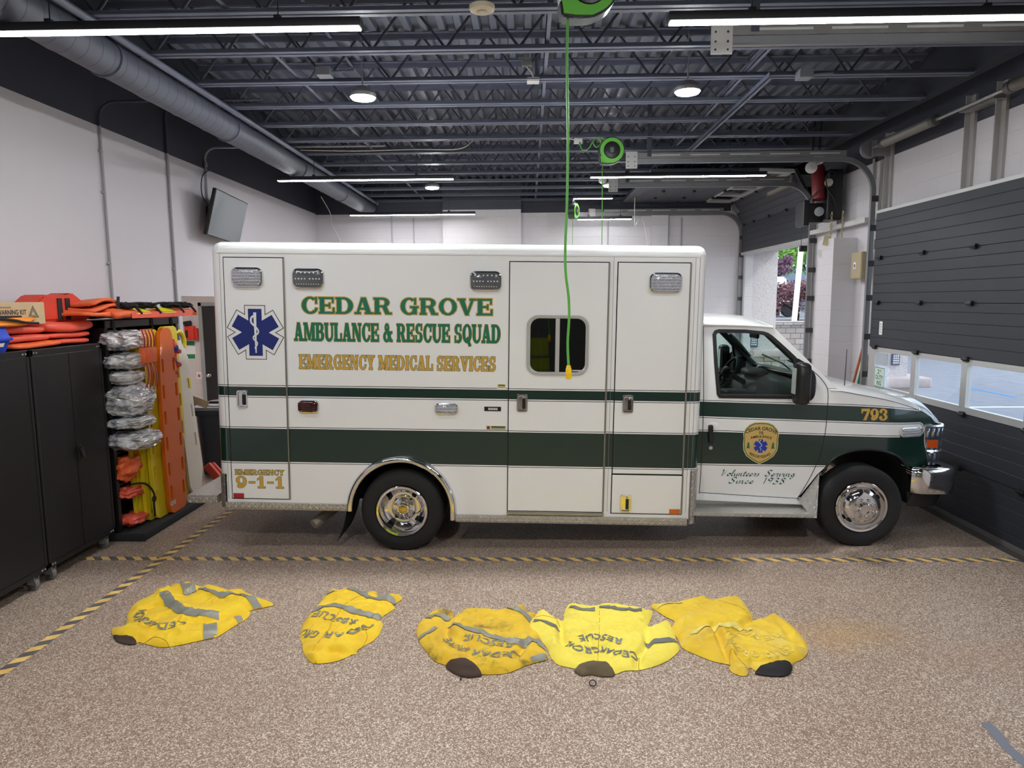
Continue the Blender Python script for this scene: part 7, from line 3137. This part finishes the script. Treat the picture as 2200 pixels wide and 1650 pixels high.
k4 = Coat([(675, 235), (700, 190), (745, 150), (800, 185), (850, 215), (862, 160), (890, 118), (950, 125), (1030, 130), (1070, 118), (1200, 135), (1290, 155), (1325, 160), (1315, 200), (1302, 240), (1350, 225), (1400, 205), (1430, 250), (1450, 310), (1468, 355), (1440, 390), (1380, 430), (1270, 465), (1180, 470), (1120, 490), (1000, 490), (920, 460), (830, 440), (790, 400), (770, 350), (720, 290)],
          cB, 'pale lemon coat spread flat in the middle of the overlapping three, lettering clear', M_c4, 12.7,
          [([(845, 215), (845, 290), (860, 330)], -0.045, 0.025), ([(1298, 240), (1296, 330), (1255, 380), (1250, 440)], -0.045, 0.025), ([(1045, 140), (1045, 280)], -0.008, 0.012), ([(820, 240), (800, 330)], 0.015, 0.03), ([(1080, 250), (1090, 330)], 0.012, 0.03)], hmax=0.045)
k4.band([(888, 132), (950, 146), (1022, 150)], 26, M_tape2)
k4.band([(1046, 130), (1110, 140), (1180, 152), (1268, 162)], 24, M_tape2)
k4.band([(700, 208), (760, 218), (832, 248)], 18, M_tape2)
k4.band([(1292, 322), (1370, 314), (1452, 302)], 38, M_tape2)
k4.text('CEDAR', [(1238, 368), (1190, 370), (1140, 362), (1095, 350), (1056, 340)], 34, M_tape2)
k4.text('GROVE', [(1030, 338), (990, 344), (950, 342), (918, 330), (888, 312)], 34, M_tape2)
k4.text('RESCUE', [(1165, 310), (1100, 300), (1020, 284), (932, 290)], 30, M_tape2)
k4.collar([(912, 462), (950, 442), (1010, 434), (1080, 446), (1128, 486), (1060, 492), (1000, 482), (955, 488)], mat('collar_olive', S(104, 90, 66), 0.85, bump=0.4, bscale=200))
b = B()
b.tube([(*k4.loc((1010 + 18 * sin(a), 500 + 16 * (1 - cos(a)))), 0.012) for a in [2 * pi * i / 14 for i in range(14)]], 0.003, 5, closed=True)
b.build('hang_loop', M_webbing, k4.t)
k4.seam([(1045, 150), (1046, 240), (1040, 330), (1036, 430)])
k4.seam([(1255, 380), (1252, 420), (1256, 460)])
k4.seam([(700, 180), (780, 190), (840, 220)])

k5 = Coat([(1315, 128), (1400, 120), (1560, 85), (1580, 78), (1640, 95), (1740, 80), (1785, 90), (1830, 150), (1850, 185), (1850, 205), (1900, 200), (1955, 172), (1990, 190), (2050, 230), (2100, 280), (2130, 320), (2140, 370), (2110, 410), (2062, 432), (2055, 470), (2030, 490), (1960, 490), (1880, 478), (1840, 455), (1826, 465), (1825, 492), (1790, 497), (1745, 480), (1725, 455), (1730, 440), (1640, 420), (1540, 380), (1480, 350), (1462, 310), (1425, 250), (1440, 212), (1400, 190), (1360, 165)],
          cB, 'faded deep yellow coat at the right end, dark collar opening, lettering worn pale', M_c5, 17.9,
          [([(1640, 230), (1680, 300), (1720, 400)], -0.05, 0.025), ([(1560, 300), (1640, 260), (1700, 270)], 0.025, 0.03), ([(1850, 190), (1760, 260), (1680, 280)], -0.035, 0.03), ([(1440, 215), (1540, 190), (1640, 190)], 0.015, 0.04), ([(1700, 270), (1730, 350), (1740, 430)], 0.025, 0.03), ([(1980, 200), (2060, 300), (2110, 330)], -0.025, 0.03)])
M_pale = mat('faded_tape', S(224, 206, 112), 0.6, var=0.12, vscale=12)
k5.band([(1330, 132), (1400, 122), (1480, 105)], 12, M_pale, 'faded_band')
k5.band([(1540, 290), (1580, 262), (1640, 240), (1720, 240), (1770, 232), (1840, 260)], 30, M_pale, 'faded_band')
k5.text('RESCUE', [(1985, 275), (1900, 285), (1800, 262), (1700, 290)], 30, M_pale, 0.0)
k5.text('CEDAR GROVE', [(2020, 345), (1960, 375), (1880, 378), (1800, 360), (1740, 320)], 34, M_pale, 0.0)
k5.collar([(1862, 476), (1920, 448), (2000, 436), (2056, 436), (2052, 468), (2028, 488), (1960, 492)], M_lining, 0.006, 'collar_opening')
k5.seam([(1590, 80), (1700, 110), (1800, 150), (1845, 195)])
k5.seam([(1730, 425), (1735, 380), (1800, 430), (1850, 450)])
# ================================================================== cord reels and small things under the ceiling
M_reelgrey = mat('reel_grey', S(52, 54, 58), 0.4)


def reel(loc, rz, label, R=0.155, cord_to=None, wobble=0.02):
    """hanging cord reel: round green front with a dark hub, cord leaving at the lower left"""
    t = thing('cord_reel', label, 'cord reel', loc, (0, 0, rz), group='green cord reels')
    def outline(r, ext):
        P = [(r * cos(a), r * sin(a)) for a in [radians(-60 + 270 * k / 28) for k in range(29)]]
        P += [(-r * 0.98, -r * 0.5), (-r * 0.90, -r * (1.0 + ext)), (-r * 0.45, -r * (1.05 + ext)), (r * 0.12, -r * 1.04)]
        return P
    b = B()
    b.prism(outline(R, 0.02), -0.045, 0.075, 'y')
    bmesh.ops.bevel(b.bm, geom=list(b.bm.edges), offset=0.010, segments=2, affect='EDGES')
    b.build('case', M_reelgrey, t)
    b = B()
    b.sheet(outline(R * 0.93, 0.0), [[(R * 0.66 * cos(a), R * 0.66 * sin(a)) for a in [2 * pi * k / 28 for k in range(28)]]], lambda x, z: (x, -0.052, z), 0.04, lambda x, z: (0, 0.01, 0))
    b.build('green_ring', M_greengrip, t, sharp=40)
    b = B()
    b.lathe([(R * 0.64, 0.0), (R * 0.62, 0.012), (R * 0.50, 0.016), (R * 0.30, 0.018), (R * 0.28, 0.014), (0.001, 0.014)], (0, -0.044, 0), (0, -1, 0), 32)
    h = b.build('hub', mat('reel_hub', S(34, 35, 38), 0.35), t)
    b = B()
    for k in range(3):
        b.box(-0.018 + 0.014 * k, -0.011 + 0.014 * k, -0.0605, -0.057, -0.03, 0.03)
    b.build('hub_mark', mat('reel_mark', S(150, 152, 150), 0.4), h)
    b = B()
    b.tube([(-0.05, 0.015, R * 0.98), (-0.05, 0.015, R + 0.04), (0.05, 0.015, R + 0.04), (0.05, 0.015, R * 0.98)], 0.011, 8)
    b.tube([(0, 0.015, R + 0.03), (0, 0.015, max(R + 0.06, 4.16 - loc[2]))], 0.012, 8)
    b.build('hanger', M_reelgrey, t)
    return t


# near reel, cut by the top edge of the photo
r1 = reel((0.335, 4.02, 3.90), 0.10, 'green cord reel cut off by the top edge of the photo', 0.165)
t = thing('drop_cord', 'long bright green cord with a yellow plug hanging in front of the ambulance', 'cord', (0, 0, 0))
pts = [(0.225, 4.0, 3.735), (0.222, 4.0, 3.5), (0.228, 4.0, 3.1), (0.224, 4.0, 2.75), (0.215, 4.0, 2.52), (0.217, 4.0, 2.36), (0.234, 4.0, 2.22), (0.238, 4.0, 2.1), (0.230, 4.0, 1.95), (0.236, 4.0, 1.81)]
b = B()
b.tube(smooth_path(pts, 6), 0.0075, 8)
b.build('cord', mat('cord_green', S(96, 178, 70), 0.4), t)
b = B()
b.box(0.219, 0.253, 3.985, 4.015, 1.742, 1.805, 0.006)
b.tube([(0.236, 4.0, 1.80), (0.236, 4.0, 1.822)], [0.017, 0.012], 10)
b.box(0.217, 0.255, 3.983, 4.017, 1.772, 1.779, 0.002)
b.build('plug', mat('plug_yellow', S(248, 204, 20), 0.35), t)
b = B()
b.lathe([(0.03, -0.01), (0.034, 0.0), (0.03, 0.012), (0.012, 0.02)], (0.225, 4.0, 3.75), (0, 0, -1), 14)
b.build('cord_stop', M_blackpl, t)

r2 = reel((1.025, 8.70, 4.0), 0.05, 'round green cord reel hanging beside the end of the door track', 0.155)
t = thing('drop_cord', 'thin green cord hanging from the middle reel behind the ambulance', 'cord', (0, 0, 0))
b = B()
b.tube([(0.915, 8.68, 3.85), (0.918, 8.68, 3.3), (0.915, 8.68, 2.4)], 0.006, 6)
b.build('cord', MATS['cord_green'], t)
b = B()
b.cbox((0.915, 8.68, 2.36), (0.034, 0.03, 0.09), 0.006)
b.build('plug', MATS['plug_yellow'], t)
r3 = reel((0.86, 12.95, 3.82), 1.15, 'small distant green cord reel seen edge-on near the back wall', 0.14)
t = thing('drop_cord', 'faint distant green cord hanging from the farthest reel', 'cord', (0, 0, 0))
b = B()
b.tube([(0.822, 12.86, 3.70), (0.822, 12.86, 2.5)], 0.005, 6)
b.build('cord', MATS['cord_green'], t)
# coiled lead and outlet box feeding the middle reel
t = thing('ceiling_outlet', 'white ceiling outlet with a looping green lead beside the middle reel', 'outlet', (0.62, 8.70, 4.10))
b = B()
b.box(-0.05, 0.05, -0.035, 0.035, -0.01, 0.05, 0.006)
b.build('box', M_white, t)
b = B()
P = smooth_path([(0.02, -0.03, -0.02), (0.05, -0.03, -0.09), (0.12, -0.03, -0.08), (0.19, -0.03, 0.02), (0.25, -0.03, 0.045), (0.27, -0.03, -0.02), (0.22, -0.03, -0.06), (0.18, -0.03, -0.01), (0.22, -0.03, 0.05), (0.28, -0.03, 0.05), (0.33, -0.03, 0.0)], 6)
b.tube(P, 0.007, 6)
b.build('lead', MATS['cord_green'], t)
b = B()
b.cbox((0.02, -0.03, -0.02), (0.025, 0.025, 0.04), 0.004)
b.build('plug', mat('plug_green', S(70, 160, 60), 0.4), t)
b = B()
b.tube(smooth_path([(-0.04, 0, 0.03), (-0.12, 0, 0.055), (-0.2, 0, 0.05)], 4), 0.008, 6)
b.build('cable', M_offwhite, t)

t = thing('smoke_detector', 'cream round smoke detector under the joists at the top centre', 'detector', (-0.262, 4.28, 3.905))
b = B()
b.lathe([(0.055, -0.02), (0.072, -0.012), (0.075, 0.0), (0.075, 0.012), (0.062, 0.022), (0.03, 0.024)], n=32)
b.build('body', M_offwhite, t)
b = B()
b.lathe([(0.030, -0.022), (0.027, -0.029), (0.001, -0.030)], n=24)
b.build('sensor_cap', mat('cap_cream', S(206, 196, 172), 0.45), t)
b = B()
b.tube([(0, 0, 0.02), (0, 0, 0.30)], 0.02, 8)
b.build('stem', M_slate, t)

t = thing('smoke_detector', 'small white detector hanging beside the distant round lamp', 'detector', (1.16, 10.95, 4.03))
b = B()
b.lathe([(0.03, -0.05), (0.06, -0.03), (0.065, 0.0), (0.065, 0.02), (0.03, 0.03)], n=20)
b.build('body', M_white, t)
b = B()
b.tube([(0, 0, 0.02), (0, 0, 0.13)], 0.015, 8)
b.build('stem', M_slate, t)

t = thing('junction_box', 'pale metal junction box with a flexible white lead in the middle of the ceiling', 'junction box', (0.0, 6.45, 4.15))
b = B()
b.cbox((0.055, 0, 0.0), (0.11, 0.10, 0.035), 0.004)
b.build('box', M_white, t)
b = B()
b.cbox((0.0, -0.02, 0.14), (0.09, 0.05, 0.045), 0.006)
b.cbox((0.0, -0.02, 0.20), (0.05, 0.05, 0.07), 0.006)
b.build('clamp', M_steel, t)
b = B()
b.tube(smooth_path([(0.0, -0.03, 0.11), (0.04, -0.03, 0.06), (0.06, -0.03, 0.01), (0.06, 0.0, 0.0)], 5), 0.008, 6)
b.build('lead', M_white, t)
b = B()
b.tube([(0.09, 0.03, 0.0), (0.09, 0.03, 0.40)], 0.018, 8)
b.build('drop_pipe', M_slate_l, t)
for x, y, z, lab in ((2.42, 6.35, 4.12, 'grey junction box where the long hung angle meets a joist'), (-1.72, 6.1, 4.12, 'dark junction box to the left of the left round lamp')):
    t = thing('junction_box', lab, 'junction box', (x, y, z))
    b = B()
    b.box(-0.06, 0.06, -0.06, 0.06, -0.02, 0.05, 0.004)
    b.build('box', mat('jb_grey', S(120, 122, 130), 0.5), t)
    b = B()
    b.tube([(0.05, 0, 0.02), (0.25, 0, 0.03)], 0.01, 6)
    b.build('pipe', M_slate_l, t)
# loose cables
for pts, m, lab in (([(-3.88, 13.2, 4.16), (-3.86, 13.7, 3.92), (-3.83, 13.72, 3.7), (-3.70, 13.8, 3.35), (-3.62, 13.85, 2.6)], M_white, 'thin white cable hanging down the back wall at the left'),
                    ([(2.0, 13.2, 4.16), (2.05, 13.5, 3.62), (2.12, 13.5, 3.70), (2.22, 13.5, 3.66), (2.30, 13.5, 3.2), (2.36, 13.5, 2.5)], M_white, 'white cable hooked over and hanging near the low pendant at right'),
                    ([(-3.0, 9.35, 4.19), (-2.2, 9.32, 4.165), (-1.5, 9.34, 4.18), (-0.9, 9.3, 4.17), (-0.7, 9.3, 4.28)], M_offwhite, 'pale cable lying slack along a distant joist')):
    b = B()
    b.tube(smooth_path(pts, 6), 0.006, 6)
    tag(b.build('hanging_cable', m), lab, 'cable')
# conduits down the back wall
for x, z0, z1, lab in ((-2.72, 0, 3.9, 'thin conduit on the back wall left of the pilaster, nearer the corner'), (-2.28, 0, 3.85, 'thin conduit on the back wall close to the pilaster'),
                       (1.60, 0, 3.75, 'thin conduit on the back wall right of the pilaster'), (3.05, 0, 3.8, 'thin conduit on the back wall beside the far column')):
    b = B()
    b.tube([(x, YB - 0.02, z0), (x, YB - 0.02, z1)], 0.014, 8)
    tag(b.build('conduit', mat('conduit_wall', S(176, 174, 178), 0.5)), lab, 'pipe')

# added unseen lamp that brightens the side passage wall
t = thing('passage_fill_light', 'added flat lamp, out of sight, brightening the passage', 'ceiling light', (-5.2, 10.0, 2.75))
b = B()
b.box(-0.3, 0.3, -0.6, 0.6, -0.04, 0.0, 0.004)
b.build('frame', M_white, t)
b = B()
b.box(-0.27, 0.27, -0.57, 0.57, -0.045, -0.038)
b.build('diffuser', mat('passage_fill_glow', (1.0, 0.95, 0.9), 0.5, emit=10.0), t)

# hi-vis coats hung behind the viewpoint, mirrored in the ambulance paint
M_hv = mat('hi_vis_lime', S(206, 226, 40), 0.6, var=0.15, vscale=6)
for i, x in enumerate((-1.9, -1.37, -0.84, -0.31, 0.22)):
    t = thing('hung_coat', 'lime high-visibility coat hung behind the viewpoint, %s from the left' % ('first', 'second', 'third', 'fourth', 'fifth')[i], 'coat', (x, YF + 0.02, 0), group='coats hung behind the viewpoint')
    b = B()
    b.grid(lambda u, v: ((0.22 + 0.05 * v) * cos(2 * pi * u) + 0.01 * sin(9 * u * 6.28 + i), 0.12 + (0.09 + 0.012 * sin(14 * u * 6.28 + i)) * sin(2 * pi * u), 1.38 - 0.95 * v), 40, 10, cu=True)
    b.build('shell', M_hv, t)
    b = B()
    for z in (0.95, 0.62):
        b.grid(lambda u, v: ((0.245 + 0.01) * cos(2 * pi * u), 0.12 + 0.108 * sin(2 * pi * u), z + 0.05 * v), 30, 1, cu=True)
    b.build('reflective_band', M_tape, t)
    b = B()
    b.tube([(0, 0.0, 1.48), (0, 0.10, 1.48), (0, 0.12, 1.39)], 0.008, 6)
    b.build('hook', M_steel, t)
